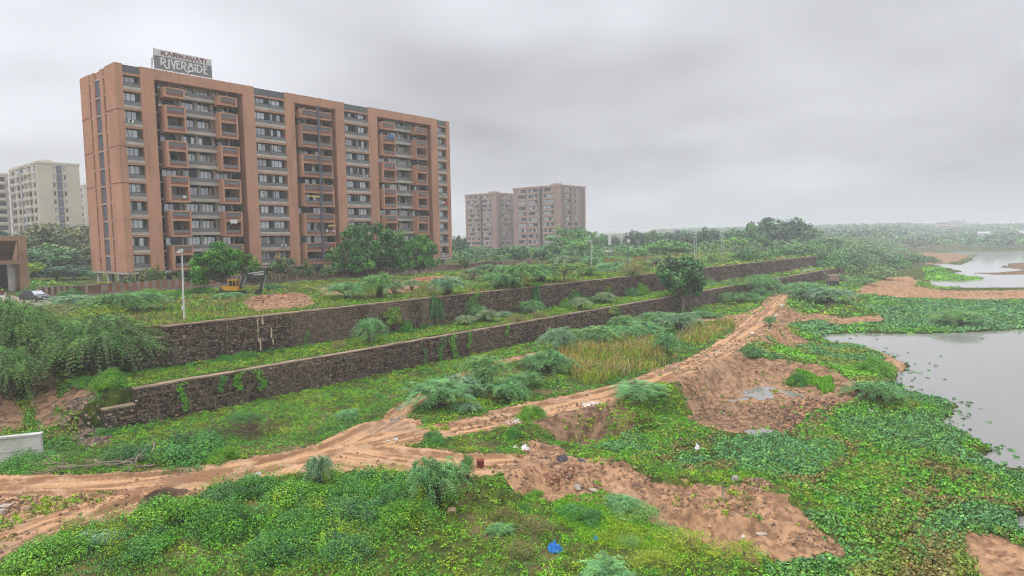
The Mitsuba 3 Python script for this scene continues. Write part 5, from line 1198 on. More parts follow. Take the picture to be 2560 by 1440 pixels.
# water hyacinth mats
parts = []
for poly, n, s, l, p, h, sets in ((HY1, 8600, .155, .26, 10, .24, ['hy_b', 'hy', 'hy_b', 'hy', 'weed', 'hy_y', 'weed', 'hy_r', 'hy', 'hy_b']), (HY4, 1900, .15, .24, 10, .20, ['hy', 'hy_b', 'hy', 'hy_y', 'hy_r']), (HY3, 4600, .24, .40, 9, .26, ['hy_y', 'hy', 'hy_b', 'hy_y', 'turf']), (HY2, 7600, .38, .68, 9, .34, ['hy', 'hy_b', 'hy_b', 'hy', 'weed', 'hy_b'])):
    poly = list(Polygon(poly).buffer(1.1).exterior.coords)[:-1]; x, y = in_zone(poly, int(n * 1.1), rg, .9); b, _ = bare(x, y); m = (b < .5) & ~inside(POND, x, y, .5, .9) & ~inside(POND2, x, y, .3, .9); x, y = x[m], y[m]
    zz = np.maximum(gz(x, y), 0.0) - gz(x, y)
    parts.append(cover('', x, y, np.full(len(x), s), mixcol(rg, sets, .12 if s < .3 else .05, 20), rg, l, p, h, leafw=.85, tilt=.5, zoff=zz))
x, y = in_zone(POND, 9000, rg, 0); d_ = -shore(POND, x, y, 9.0); m = (d_ > .2) & (rg.random(len(x)) < np.exp(-d_ / 1.1) * (n2(x, y, .5, 46, 3) > .52)); x, y = x[m], y[m]
parts.append(cover('', x, y, np.full(len(x), .2), GREEN['hy_b'], rg, .22, 7, .14, leafw=.85, zoff=-gz(x, y)))
for poly, n, s in ((GRASSISL, 900, .8),):
    x, y = in_zone(poly, n, rg, .9); parts.append(cover('', x, y, np.full(len(x), s), GREEN['turf'], rg, 1.2, 9, .5))
stuff('water_hyacinth', parts, 'dense mats of floating water hyacinth along the pond and over the shallows', 'water plants')
# tall dry grass stands
for key, poly, n, h, w, lab in (('reed_stand', REED, 6000, 1.25, .06, 'large stand of tall golden dry grass beside the road'), ('reed_stand_001', REED2, 2200, 1.1, .09, 'smaller stand of tall dry grass farther along the road')):
    x, y = in_zone(poly, n, rg, 2.2); k = n2(x, y, .3, 35, 3); m = k > .3; x, y, k = x[m], y[m], k[m]; a = blades(x, y, rg, h * (.45 + 1.1 * k), w, mixcol(rg, ['reed', 'weed_y', 'reed', 'wdry', 'weed_y', 'reed'], .3, 30), .5)
    x2, y2 = in_zone(poly, n // 2, rg, 1.8); b = blades(x2, y2, rg, h * .55, w * 1.2, GREEN['weed_y'], .6)
    k = n // 2; i = rg.integers(0, len(x), k); tip = a[0].reshape(-1, 5, 3)[i, 4]
    c = cards(tip - [0, 0, .1], rg.normal(0, 1, (k, 3)), .30, .06, rg, pal(rg, k, [(.25, .18, .085), (.20, .15, .07)]), axis=np.repeat([[.2, .1, 1.0]], k, 0) + rg.normal(0, .2, (k, 3)))
    stuff(key, [a, b, c], lab, 'grass')
# the wooded far bank, one mass
parts = []
n = 1750; x = 665 + 1500 * rg.random(n) ** 1.25; y = rg.uniform(-.55, .50, n) * x + 40; R = rg.uniform(5, 9, n) * (1 + (x - 640) / 1500); H = rg.uniform(7, 10.5, n); z = gz(x, y); per = 26
q = sphere_dirs(rg, n * per, -.3).reshape(n, per, 3); pos = np.stack([x, y, z + H * .55], 1)[:, None] + q * rg.uniform(.6, 1.05, (n, per, 1)) * np.stack([R, R, H * .5], 1)[:, None]
col = np.repeat(pal(rg, n, GREEN['dark'] + GREEN['far'])[:, None], per, 1) * rg.uniform(.7, 1.3, (n, per, 1)); s_ = np.repeat(3.0 + (x - 640) / 300, per)
parts.append(cards(pos.reshape(-1, 3), q.reshape(-1, 3) + rg.normal(0, .5, (n * per, 3)), s_ * 1.5, s_, rg, col.reshape(-1, 3)))
n = 1100; x = rg.uniform(236, 640, n); y = 52 + .115 * (x - 236) + rg.uniform(0, 1, n) ** 1.5 * 90; R = rg.uniform(1.5, 4, n); H = rg.uniform(1.5, 5, n); z = gz(x, y); per = 44
q = sphere_dirs(rg, n * per, -.1).reshape(n, per, 3); pos = np.stack([x, y, z + H * .4], 1)[:, None] + q * rg.uniform(.6, 1.05, (n, per, 1)) * np.stack([R, R, H * .6], 1)[:, None]
col = np.repeat(pal(rg, n, GREEN['far'] + GREEN['mesq_g'])[:, None], per, 1) * rg.uniform(.7, 1.3, (n, per, 1))
parts.append(cards(pos.reshape(-1, 3), q.reshape(-1, 3) + rg.normal(0, .5, (n * per, 3)), 1.1, .7, rg, col.reshape(-1, 3)))
n = 900; x = rg.uniform(150, 420, n); y = rg.uniform(112, 330, n); m = (y > 112) & ~((x > 285) & (y > 195) & (x < 330)); x, y = x[m], y[m]; n = len(x); R = rg.uniform(2, 4, n); H = rg.uniform(1.5, 4.5, n); z = gz(x, y)
q = sphere_dirs(rg, n * per, -.1).reshape(n, per, 3); pos = np.stack([x, y, z + H * .4], 1)[:, None] + q * rg.uniform(.6, 1.05, (n, per, 1)) * np.stack([R, R, H * .6], 1)[:, None]
col = np.repeat(pal(rg, n, GREEN['far'] + GREEN['light'])[:, None], per, 1) * rg.uniform(.7, 1.3, (n, per, 1))
parts.append(cards(pos.reshape(-1, 3), q.reshape(-1, 3) + rg.normal(0, .5, (n * per, 3)), 1.0, .6, rg, col.reshape(-1, 3)))
stuff('far_woods', parts, 'hazy far-off woods across the river and scrub along the distant bank', 'woods')

# ---------------------------------------------------------------- other buildings
def tower(key, label, x0, x1, y0, y1, z0, z1, floors, mats, xfaces, yfaces, roof_step=1.0):
    """A far apartment block: core, roof slabs, and on its two visible faces columns of windows with a projecting sill band per floor.
    xfaces / yfaces: (from, to, kind) along the face that looks to -X / to -Y; kind w = window bay, p = grey strip panel, r = recess, b = balcony bay."""
    wallm, band, pane, strip = mats
    tag(key, label, 'apartment building')
    fh = (z1 - z0 - 1.2) / floors
    b = MB(); b.box(x0, x1, y0, y1, z0 - 4, z1 - .8); b.put(key + '__wall', wallm)
    r = MB(); r.box(x0 - .25, x1 + .25, y0 - .25, y1 + .25, z1 - .8, z1); r.box(x0 + 2, x0 + 6, y0 + 3, y0 + 8, z1, z1 + roof_step); r.put(key + '__roof', band)
    rr = np.random.default_rng(len(key) + int(x0))
    def face(seg, along_x):
        for a, c, kind in seg:
            for k in range(floors):
                z = z1 - 1.2 - fh * (k + 1)
                if z < z0 - 2: continue
                def bx(m, p, q, o0, o1, lo, hi):
                    if along_x: m.box(p, q, y0 - o1, y0 - o0, lo, hi)
                    else: m.box(x0 - o1, x0 - o0, p, q, lo, hi)
                if kind == 'p':
                    m = MB(); bx(m, a, c, .02, .18, z + .25, z + fh - .1); m.put(num(key + '__strip_panel'), strip); continue
                if kind == 'r':
                    m = MB(); bx(m, a, c, .0, .12, z, z + fh - .03); m.put(num(key + '__recess_panel'), 'dark_paint') if k == 0 else m.put(num(key + '__recess_panel'), 'dark_paint'); continue
                w = num(key + '__window'); m = MB(); bx(m, a + .2, c - .2, .01, .1, z + 1.15, z + fh - .35); m.put(w, 'frame_black')
                n = max(1, int((c - a) / 1.5))
                xs = np.linspace(a + .2, c - .2, n + 1)
                g = MB(); d = MB()
                for i in range(n):
                    bx(g if rr.random() < .55 else d, xs[i] + .08, xs[i + 1] - .08, .10, .13, z + 1.25, z + fh - .45)
                g.put(w + '__pane', pane); d.put(w + '__pane_001', 'pane_dark')
                e = .9 if kind == 'b' else .35
                m = MB(); bx(m, a - .1, c + .1, .0, e, z - .05, z + 1.05); m.put(num(key + '__sill_band'), band)
                m = MB(); bx(m, a, c, .0, e * .8, z + fh - .34, z + fh - .2); m.put(num(key + '__sunshade'), band)
    face(xfaces, False); face(yfaces, True)


scene['pink_wall'] = diffuse(vary((0.36, 0.235, 0.205), .12, (.2, .2, .2))); scene['pink_band'] = diffuse(vary((0.44, 0.29, 0.25), .12, (.2, .2, .2)))
scene['pink_grey'] = diffuse((0.20, 0.17, 0.18)); scene['beige_wall'] = diffuse(vary((0.62, 0.56, 0.46), .12, (.15, .15, .15), .08)); scene['beige_band'] = diffuse(vary((0.66, 0.60, 0.52), .1, (.2, .2, .2)))
pk = ('pink_wall', 'pink_band', 'pane_mid', 'pink_grey')
tower('apartment_tower', 'right one of the two pinkish apartment towers right of the terracotta block', 295.8, 321.0, 212.6, 246.4, 9, 45.8, 11, pk,
      [(214.5, 217.2, 'w') if 0 else (217.0, 224.0, 'b'), (225.2, 227.0, 'r'), (228.5, 235.0, 'b'), (236.8, 242.6, 'b')], [(297.5, 299.5, 'p'), (300.6, 304.5, 'b'), (305.0, 306.2, 'r'), (309.8, 312.8, 'w'), (316.5, 318.8, 'p')])
tower('apartment_tower_001', 'left one of the two pinkish apartment towers, partly behind the other', 300.0, 318.0, 263.6, 289.7, 9, 44.6, 12, pk,
      [(268.0, 274.2, 'b'), (274.8, 276.6, 'r'), (277.4, 281.6, 'b'), (282.4, 287.6, 'b')], [(302.0, 304.2, 'p'), (305.0, 308.4, 'b'), (309.0, 312.4, 'b'), (313.4, 315.4, 'p')])
bg = ('beige_wall', 'beige_band', 'pane_mid', 'blue_grey')
tower('apartment_tower_002', 'beige apartment tower with a grey centre strip at the left edge, behind the trees', 74.4, 88.3, 293.9, 332.0, 9, 48.2, 12, bg,
      [(296, 299.5, 'w'), (301.5, 305.5, 'b'), (307, 310.5, 'b'), (312, 315.0, 'p'), (317, 321, 'b'), (324, 329, 'b')], [(79.2, 80.2, 'w'), (80.6, 82.4, 'p'), (82.8, 83.8, 'w')])
tower('apartment_tower_003', 'pale grey apartment block cut by the left edge of the photo', 62.0, 73.5, 330.0, 352.0, 9, 46.3, 11, ('beige_band', 'beige_band', 'pane_dark', 'blue_grey'), [(332, 338, 'b'), (341, 350, 'b')], [(64, 68, 'b'), (69.5, 72.5, 'b')])
tower('apartment_tower_004', 'narrow pale tower glimpsed between the beige tower and the terracotta block', 105.0, 114.0, 345.0, 356.0, 9, 44.5, 12, ('beige_band', 'beige_band', 'pane_mid', 'blue_grey'), [(347, 354, 'w')], [(106.2, 109.8, 'p'), (110.2, 113, 'p')])
for i, (x, y, w, h, z0) in enumerate(((1795., 202., 15, 27.5, 10), (1812., 182., 14, 31, 10), (1480., 260., 40, 21.5, 9), (1820., 165, 22, 25, 10), (1300, 150, 9, 20, 9))):
    k = num('distant_building'); m = MB(); m.box(x, x + 14, y - w, y + w, z0 - 4, z0 + h - (3 if i == 2 else 0)); m.put(k + '__wall', 'beige_band')
    m = MB(); m.box(x - .3, x + 14.3, y - w - .3, y + w + .3, z0 + h - (3 if i == 2 else 0), z0 + h + 1.0 - (3 if i == 2 else 0)); m.put(k + '__roof', 'grey_paint')
    for q in range(5):
        m = MB(); m.box(x - .25, x + .01, y - w + 1, y + w - 1, z0 + h - 5 - 3.6 * q, z0 + h - 3.4 - 3.6 * q); m.put(num(k + '__window'), 'pane_dark')
    tag(k, ('left of two faint grey blocks above the far woods', 'right, wider one of two faint grey blocks above the far woods', 'long low faint building on the horizon above the far woods', 'faint low wing beside the two grey blocks on the horizon', 'small faint water-tower-like building on the left horizon of the far woods')[i], 'building')
for i, (x, y, w) in enumerate(((820., 190., 4), (840., 60., 5), (860., 22., 9))):
    k = num('distant_shed'); z = 15.2 + (x - 820) * .01; g = MB(); g.box(x, x + 8, y - w, y + w, 5, z - 2); g.put(k + '__wall', 'beige_band'); m = MB(); m.prism([(-.6, 0), (8.6, 0), (4, 2.2)], -w - .4, w + .4, frame(x, y, z - 2)); m.put(k + '__roof', 'galvanized')
    tag(k, ('white roofed shed in the far woods, leftmost', 'white roofed shed in the far woods, middle one', 'longest white roofed shed in the far woods, on the right')[i], 'shed')

# entrance gateway at the left edge
GW = 'entrance_gateway'
tag(GW, 'terracotta entrance gateway with a slanted canopy and round column at the left edge', 'gateway')
scene['gate_brown'] = diffuse(vary((0.36, 0.225, 0.155), .2, (.3, .3, .3))); scene['gate_dark'] = diffuse(vary((0.23, 0.15, 0.105), .25, (.3, .3, 2.)))
m = MB(); m.add([[31.6, 137, 8.5], [31.6, 137, 18.0], [31.6, 146.5, 13.6], [31.6, 146.5, 8.5], [32.3, 137, 8.5], [32.3, 137, 18.0], [32.3, 146.5, 13.6], [32.3, 146.5, 8.5]], [[0, 3, 2, 1], [4, 5, 6, 7], [0, 1, 5, 4], [1, 2, 6, 5], [2, 3, 7, 6]]); m.put(GW + '__side_wall', 'gate_brown')
m = MB(); m.box(18, 32.3, 136.2, 136.98, 17.2, 18.0); m.box(31.1, 32.3, 136.2, 136.98, 8.5, 17.2); m.box(28.3, 31.1, 136.3, 136.95, 13.2, 13.9); m.put(GW + '__front_frame', 'gate_brown')
m = MB(); m.add([[18, 137.2, 17.2], [31.1, 137.2, 17.2], [31.1, 141.5, 13.3], [26.5, 141.5, 13.3], [18, 140.5, 15.2]], [[0, 1, 2], [0, 2, 3], [0, 3, 4]]); m.put(GW + '__soffit', 'gate_dark')
m = MB(); m.box(18, 28.4, 141.6, 142.2, 8.5, 15.5); m.put(GW + '__back_wall', 'gate_brown'); m = MB(); m.box(28.4, 31.5, 143, 143.4, 8.5, 13.4); m.put(GW + '__gate_leaf', 'dark_paint')
m = MB(); m.tube([(30.2, 137.6, 8.5), (30.2, 137.6, 13.2)], .62, 20); m.put(GW + '__column', 'concrete', True)

# compound wall: plinth, rail, posts with brick infill, and framed panels
CW = 'compound_wall'
tag(CW, 'long brown compound wall of posts, brick infill and framed panels below the apartment block', 'wall')
scene['post_brown'] = diffuse(vary((0.31, 0.245, 0.205), .3, (.8, .8, .8), .15)); scene['panel_brown'] = diffuse(vary((0.20, 0.115, 0.085), .3, (1, 1, 1)))


def bricky(p, n, uv):
    r = dr.floor(p.z / .085); u = p.x / .24 + .5 * (r - 2 * dr.floor(r / 2)); e = dr.minimum(dr.minimum(u - dr.floor(u), 1 - (u - dr.floor(u))) * .24, dr.minimum(p.z / .085 - r, 1 - (p.z / .085 - r)) * .085)
    c = mikit.mix((.40, .13, .075), (.27, .085, .055), mikit.cell_rand(dr.floor(u), r, 2.0))
    return mikit.mix((.33, .27, .22), c, mikit.smoothstep(.004, .010, e))


scene['brick'] = diffuse(mikit.proc(bricky)); YW = 112.5
m = MB(); m.box(27.5, 140, YW - .14, YW + .14, 7.8, 8.95); m.put(CW + '__plinth', 'post_brown')
x = 27.6; rc = np.random.default_rng(77); j = 0
while x < 139:
    if x > 36 and x < 46: mode = 'brick'
    else: mode = ('slat', 'panel', 'slat', 'panel')[j % 4]
    j += 1
    if mode == 'panel':
        L = 4.6; m = MB(); m.box(x, x + L, YW - .16, YW + .16, 10.02, 10.3)
        for q in (x, x + L / 2 - .2, x + L - .4): m.box(q, q + .4, YW - .155, YW + .155, 8.95, 10.02)
        m.put(num(CW + '__panel_frame'), 'post_brown')
        for q in (x + .4, x + L / 2 + .2): p = MB(); p.box(q, q + L / 2 - .6, YW - .05, YW + .05, 8.95, 10.02); p.put(num(CW + '__panel'), 'panel_brown')
        x += L
    else:
        k = 5 if mode == 'slat' else 8; w, g = (.42, .34) if mode == 'slat' else (.55, .62)
        for q in range(k):
            p = MB(); p.box(x, x + w, YW - .18, YW + .18, 8.95, 10.32 + rc.uniform(-.02, .02)); p.put(num(CW + '__post'), 'post_brown')
            b = MB(); b.box(x + w, x + w + g, YW - .04, YW + .04, 8.95, 10.18); b.put(num(CW + '__infill'), 'brick' if mode == 'brick' else 'panel_brown'); x += w + g
labels[CW + '__infill'] = {'label': 'dark infill between the posts'}
m = MB(); m.box(35.2, 37.2, YW - .3, YW + .3, 10.33, 10.45); k = 'yellow_tarpaulin'; m.put(k, diffuse((.5, .36, .06))); tag(k, 'yellow sheet lying on top of the compound wall near the gateway', 'tarpaulin')

# ---------------------------------------------------------------- lamps, poles, signs on the terrace
SL = num('street_lamp')
tag(SL, 'tall white lamp post with a small plate, on the terrace edge', 'street lamp')
m = MB(); m.tube([(27.4, 64.5, 8.4), (27.46, 64.5, 12), (27.55, 64.5, 15.35)], [.095, .08, .06], 10); m.put(SL + '__pole', 'white_metal', True)
m = MB(); m.prism([(-.45, -.05), (.12, .32), (.14, .1), (.1, -.06)], -.22, .22, frame(27.4, 64.45, 15.3, -50)); m.put(SL + '__lamp_head', 'white_metal')
m = MB(); m.box(27.15, 27.42, 64.36, 64.40, 9.75, 10.2); m.put(SL + '__plate', 'white_metal')
m = MB(); m.tube([(27.4, 64.5, 8.5), (27.4, 64.5, 8.9)], .16, 10); m.put(SL + '__base', 'concrete')
for i, (x, y, h) in enumerate(((131.1, 85.2, 6.4), (205, 118, 6), (209, 116, 6), (215, 114, 6), (222, 111, 6.2), (236, 106, 7), (250, 101, 7.5), (168, 76.0, 6.8), (199, 81, 7.0), (182, 118, 6))):
    k = num('street_lamp'); z = gz(x, y).item(); m = MB(); m.tube([(x, y, z - .3), (x, y, z + h)], [.09, .06], 6); m.put(k + '__pole', 'white_metal'); m = MB(); m.bar((x - .9, y + .3, z + h - .05), (x + .25, y - .1, z + h + .05), .22, .1); m.put(k + '__lamp_head', 'white_metal')
    tag(k, ('slim lamp pole on the terrace left of the white canopy', *[f'slim far lamp pole behind the lone dark tree, {o} from the left of the row' for o in ('first', 'second', 'third', 'fourth', 'fifth', 'sixth')], 'thin lamp pole on the terrace just right of the lone dark tree', 'thin lamp pole above the far upper wall', 'far lamp pole left of the row behind the lone dark tree')[i], 'street lamp', 'far lamp poles' if 1 <= i <= 6 else None)
BF = 'billboard_frame'
tag(BF, 'empty billboard scaffold with one tall and two small white panels left in it', 'billboard')
ux, uy = .643, -.766; at = lambda s, z: (181.5 + ux * s, 111.5 + uy * s, z)
m = MB()
for s in (0, 1.2, 2.4, 3.6, 4.8, 6.2, 7.2): m.bar(at(s, 13.6), at(s, 16.9), .1)
for z in (13.6, 14.4, 15.2, 16.0, 16.9): m.bar(at(0, z), at(7.2, z), .08)
m.bar(at(1, 8.5), at(1, 14), .25); m.bar(at(6.2, 8.5), at(6.2, 14), .25); m.put(BF + '__scaffold', 'grey_paint')
for a, b, z0, z1 in ((-.1, .9, 13.7, 16.9), (6.0, 7.0, 14.3, 15.3), (6.0, 6.7, 16.5, 17.2)):
    p, q = np.array(at(a, z0)), np.array(at(b, z0)); m = MB(); m.add([p + [-.08, -.06, 0], q + [-.08, -.06, 0], q + [-.08, -.06, z1 - z0], p + [-.08, -.06, z1 - z0], p, q, q + [0, 0, z1 - z0], p + [0, 0, z1 - z0]], [[0, 1, 2, 3], [4, 7, 6, 5], [0, 4, 5, 1], [2, 6, 7, 3], [0, 3, 7, 4], [1, 5, 6, 2]]); m.put(num(BF + '__panel'), 'white_metal')
GC = 'garden_canopy'
tag(GC, 'small white disc canopy on a single pole among the terrace greenery', 'canopy')
m = MB(); m.tube([(146.6, 90.2, 8.6), (146.6, 90.2, 12.2)], .09, 8); m.put(GC + '__pole', 'galvanized'); m = MB(); m.tube([(146.6, 90.2, 12.15), (146.6, 90.2, 12.2), (146.6, 90.2, 12.5), (146.6, 90.2, 12.55)], [1.0, 1.3, 1.35, .3], 20); m.put(GC + '__top', 'white_metal')
SH = 'garden_shelter'
tag(SH, 'dark green flat roofed shelter beyond the compound wall, left of the pink towers\' trees', 'shelter')
scene['dark_green_paint'] = princ((.05, .10, .08), .5)
m = MB(); m.bar((119.5, 115.5, 11.7), (125, 110.2, 11.9), 2.6, .16); m.put(SH + '__roof', 'dark_green_paint')
for s in (0.05, .35, .68, .96): p = MB(); q = (119.5 + 5.5 * s, 115.5 - 5.3 * s); p.bar((*q, 8.6), (*q, 11.65), .13); p.put(num(SH + '__post'), 'dark_green_paint')
OF = 'orange_fence'
scene['orange_paint'] = diffuse((.42, .22, .07))
tag(OF, 'orange slatted fence in the terrace greenery behind the lone dark tree', 'fence')
for a, b in (((150, 93.5), (155.5, 92)), ((163, 92), (176, 90))):
    a, b = np.array(a), np.array(b); n = int(np.hypot(*(b - a)) / .55); z = 8.7
    m = MB(); m.bar((*a, z + 1.5), (*b, z + 1.5), .12, .2); m.put(num(OF + '__rail'), 'orange_paint')
    for i in range(n): p = a + (b - a) * i / n; q = MB(); q.bar((*p, z), (*p, z + 1.42), .2, .09); q.put(num(OF + '__slat'), 'orange_paint')
for i, (x, y) in enumerate(((147.7, 93.8), (174.5, 94.5))):
    k = num('blue_drum'); z = gz(x, y).item(); m = MB(); m.tube([(x, y, z), (x, y, z + .05), (x, y, z + .6), (x, y, z + 1.2), (x, y, z + 1.25)], [.5, .58, .62, .58, .4], 14); m.put(k, princ((.06, .16, .30), .4), 40)
    m = MB(); m.tube([(x, y, z + 1.25), (x, y, z + 1.38)], .2, 10); m.put(k + '__lid', 'dark_paint'); tag(k, ('blue water drum in the bushes left of the orange fence', 'blue water drum above the right end of the orange fence')[i], 'drum')
k = 'marker_stone'; m = MB(); m.box(-.35, .35, -.1, .1, 0, .75, m=frame(41.2, 85.0, gz(41.2, 85).item() - .1, -48)); m.put(k, 'concrete'); tag(k, 'small pale marker slab in the grass below the excavator', 'marker stone')

# ---------------------------------------------------------------- excavator
EX = 'excavator'; tag(EX, 'yellow excavator with a dark boom reaching right, parked behind the neem tree', 'excavator')
scene['excavator_yellow'] = princ((.55, .27, .02), .4, 0, .5); scene['excavator_dark'] = princ((.035, .04, .05), .4, 0, .5); scene['rubber'] = diffuse((.03, .03, .03))
em = frame(44.1, 87.6, gz(44.1, 87.6).item() - .05, math.degrees(YAW) - 90 - 3) @ np.diag([.74, .74, .74, 1.0])       # local x runs to the right in the photograph, local y away from it


def eb(key, fn, mat, smooth=False): m = MB(); fn(m); m.put(EX + '__' + key, mat, smooth)


for i, y in enumerate((-1.0, 1.0)):
    k = 'track' if i == 0 else 'track_001'
    pts = [(-1.5, .05), (1.5, .05), (1.85, .3), (1.85, .55), (1.5, .8), (-1.5, .8), (-1.85, .55), (-1.85, .3)]
    eb(k, lambda m: m.prism(pts, y - .3, y + .3, em), 'rubber')
    for w in range(5): eb(num(k + '__wheel') if False else f'{k}__wheel' + (f'_{w:03d}' if w else ''), lambda m: m.tube([(em @ [-1.4 + .7 * w, y - .34, .38, 1])[:3], (em @ [-1.4 + .7 * w, y + .34, .38, 1])[:3]], .24, 10), 'excavator_dark')
eb('body', lambda m: m.prism([(-1.85, 1.45), (-1.2, .98), (1.25, .95), (1.25, 1.75), (-1.95, 1.85)], -1.2, 1.15, em), 'excavator_yellow')
eb('counterweight', lambda m: m.prism([(-2.15, .95), (-1.5, .9), (-1.55, 1.2), (-1.98, 1.5), (-2.0, 1.9), (-2.2, 1.8)], -1.18, 1.13, em), 'excavator_dark')
eb('engine_hood', lambda m: m.prism([(-1.9, 1.85), (-.5, 1.76), (-.5, 2.05), (-1.75, 2.08)], -1.1, 1.0, em), 'grey_paint')
eb('cab', lambda m: (m.box(-.42, -.30, -1.15, -1.05, 1.76, 2.85, m=em), m.box(.95, 1.07, -1.15, -1.05, 1.76, 2.85, m=em), m.box(-.42, -.30, -.2, -.1, 1.76, 2.85, m=em), m.box(.95, 1.07, -.2, -.1, 1.76, 2.85, m=em), m.box(-.45, 1.12, -1.2, -.08, 2.85, 3.0, m=em), m.box(.3, .38, -1.15, -1.08, 1.76, 2.85, m=em)), 'excavator_yellow')
eb('cab__window', lambda m: m.box(-.3, .95, -1.1, -.15, 1.77, 2.84, m=em), 'pane_dark')
eb('boom', lambda m: m.prism([(1.0, 1.3), (1.55, 1.25), (2.6, 3.25), (6.1, 3.85), (6.15, 4.25), (2.4, 3.95), (2.0, 3.65)], -.22, .22, em), 'excavator_dark')
eb('stick', lambda m: m.prism([(5.9, 4.35), (6.4, 4.0), (5.25, 1.05), (4.95, 1.1), (5.65, 3.5)], -.2, .2, em), 'excavator_dark')
eb('bucket', lambda m: m.prism([(4.95, 1.15), (5.3, 1.05), (5.35, .45), (4.8, .12), (4.15, .35), (4.3, .75)], -.5, .5, em), 'excavator_dark')
P3 = lambda x, y, z: (em @ [x, y, z, 1])[:3]
eb('cylinder_rod', lambda m: m.tube([P3(1.75, -.3, 1.55), P3(2.6, -.3, 3.35)], .07, 8), 'galvanized')
eb('cylinder_rod_001', lambda m: m.tube([P3(3.0, 0, 4.02), P3(5.95, 0, 4.4)], .08, 8), 'galvanized')
eb('cylinder_rod_002', lambda m: m.tube([P3(6.35, 0, 3.8), P3(5.55, 0, 1.15)], .07, 8), 'galvanized')
tm = meshkit.text_mesh('HYUNDAI', .30, .02, bold=True); sl = math.atan2(.30, 3.5); rot = np.array([[math.cos(sl), -math.sin(sl), 0, 4.05], [0, 0, 1, -.245], [math.sin(sl), math.cos(sl), 0, 3.68], [0, 0, 0, 1]]); MB().mesh(tm, em @ rot).put(EX + '__lettering', 'white_letter')

# ---------------------------------------------------------------- car, two-wheelers, truck
def wheel(key, c, ax, r, w):
    c, ax = np.array(c), np.array(ax); m = MB(); m.tube([c - ax * w / 2, c - ax * w / 2, c + ax * w / 2, c + ax * w / 2], [r * .8, r, r, r * .8], 18); m.put(key, 'rubber')
    m = MB(); m.tube([c - ax * (w / 2 + .012), c + ax * (w / 2 + .012)], r * .6, 12); m.put(key + '__rim', 'galvanized')


CA = 'parked_car'; tag(CA, 'dark grey hatchback parked on the dusty street at the left', 'car')
scene['car_paint'] = princ((.045, .05, .06), .25, .3, .5, clearcoat=1.0)
cm = frame(25.0, 103.4, gz(25, 103.4).item() + .0, -72)            # local +x is the car's front
hull = [(-1.85, .32), (1.9, .3), (1.98, .62), (1.85, .82), (1.05, .98), (.45, 1.45), (-1.0, 1.52), (-1.72, 1.05), (-1.92, .85)]
m = MB(); m.prism([(-1.85, .3), (1.9, .3), (1.98, .6), (1.86, .82), (1.0, .98), (-1.75, 1.02), (-1.93, .8)], -.84, .84, cm); m.put(CA + '__body', 'car_paint')
m = MB()
for s, (x, zz) in enumerate(((0, 0),)): m.add([(cm @ [x, y, z, 1])[:3] for (x, y, z) in ((1.0, -.8, .98), (1.0, .8, .98), (.35, .66, 1.48), (.35, -.66, 1.48), (-1.05, -.66, 1.52), (-1.05, .66, 1.52), (-1.75, .78, 1.02), (-1.75, -.78, 1.02))], [[3, 2, 5, 4], [4, 5, 6, 7], [0, 3, 4, 7], [1, 6, 5, 2], [0, 1, 2, 3]])
m.put(CA + '__cabin', 'car_paint')
Q = lambda *p: [(cm @ [*q, 1])[:3] for q in p]
for nm, q, mt in (('windscreen', ((.985, -.68, 1.02), (.985, .68, 1.02), (.40, .58, 1.47), (.40, -.58, 1.47)), 'pane_mid'), ('side_window', ((.8, -.795, 1.03), (.32, -.69, 1.44), (-1.0, -.69, 1.47), (-1.5, -.78, 1.08)), 'pane_dark'), ('side_window_001', ((.8, .795, 1.03), (-1.5, .78, 1.08), (-1.0, .69, 1.47), (.32, .69, 1.44)), 'pane_dark'), ('rear_window', ((-1.08, -.58, 1.5), (-1.08, .58, 1.5), (-1.73, .68, 1.06), (-1.73, -.68, 1.06)), 'pane_dark')):
    v = np.array(Q(*q)); n_ = np.cross(v[1] - v[0], v[2] - v[0]); n_ /= np.linalg.norm(n_); ctr = (cm @ [-.3, 0, 1.2, 1])[:3]; n_ = n_ if n_ @ (v.mean(0) - ctr) > 0 else -n_
    m = MB(); m.add(np.vstack([v - n_ * .01, v + n_ * .015]), [[4, 5, 6, 7], [0, 1, 5, 4], [1, 2, 6, 5], [2, 3, 7, 6], [3, 0, 4, 7]]); m.put(CA + '__' + nm, mt)
for i, y in enumerate((-.58, .58)):
    m = MB(); m.box(1.84, 1.96, y - .2, y + .2, .64, .8, m=cm); m.put(CA + ('__headlight', '__headlight_001')[i], 'pane_curtain')
m = MB(); m.box(1.95, 2.0, -.45, .45, .38, .58, m=cm); m.put(CA + '__grille', 'frame_black'); m = MB(); m.box(2.0, 2.02, -.26, .26, .42, .53, m=cm); m.put(CA + '__number_plate', 'white_metal')
for i, (x, y) in enumerate(((1.25, -.78), (1.25, .78), (-1.2, -.78), (-1.2, .78))): wheel(CA + '__wheel' + (f'_{i:03d}' if i else ''), (cm @ [x, y, .31, 1])[:3], (cm @ [0, 1, 0, 0])[:3], .31, .2)


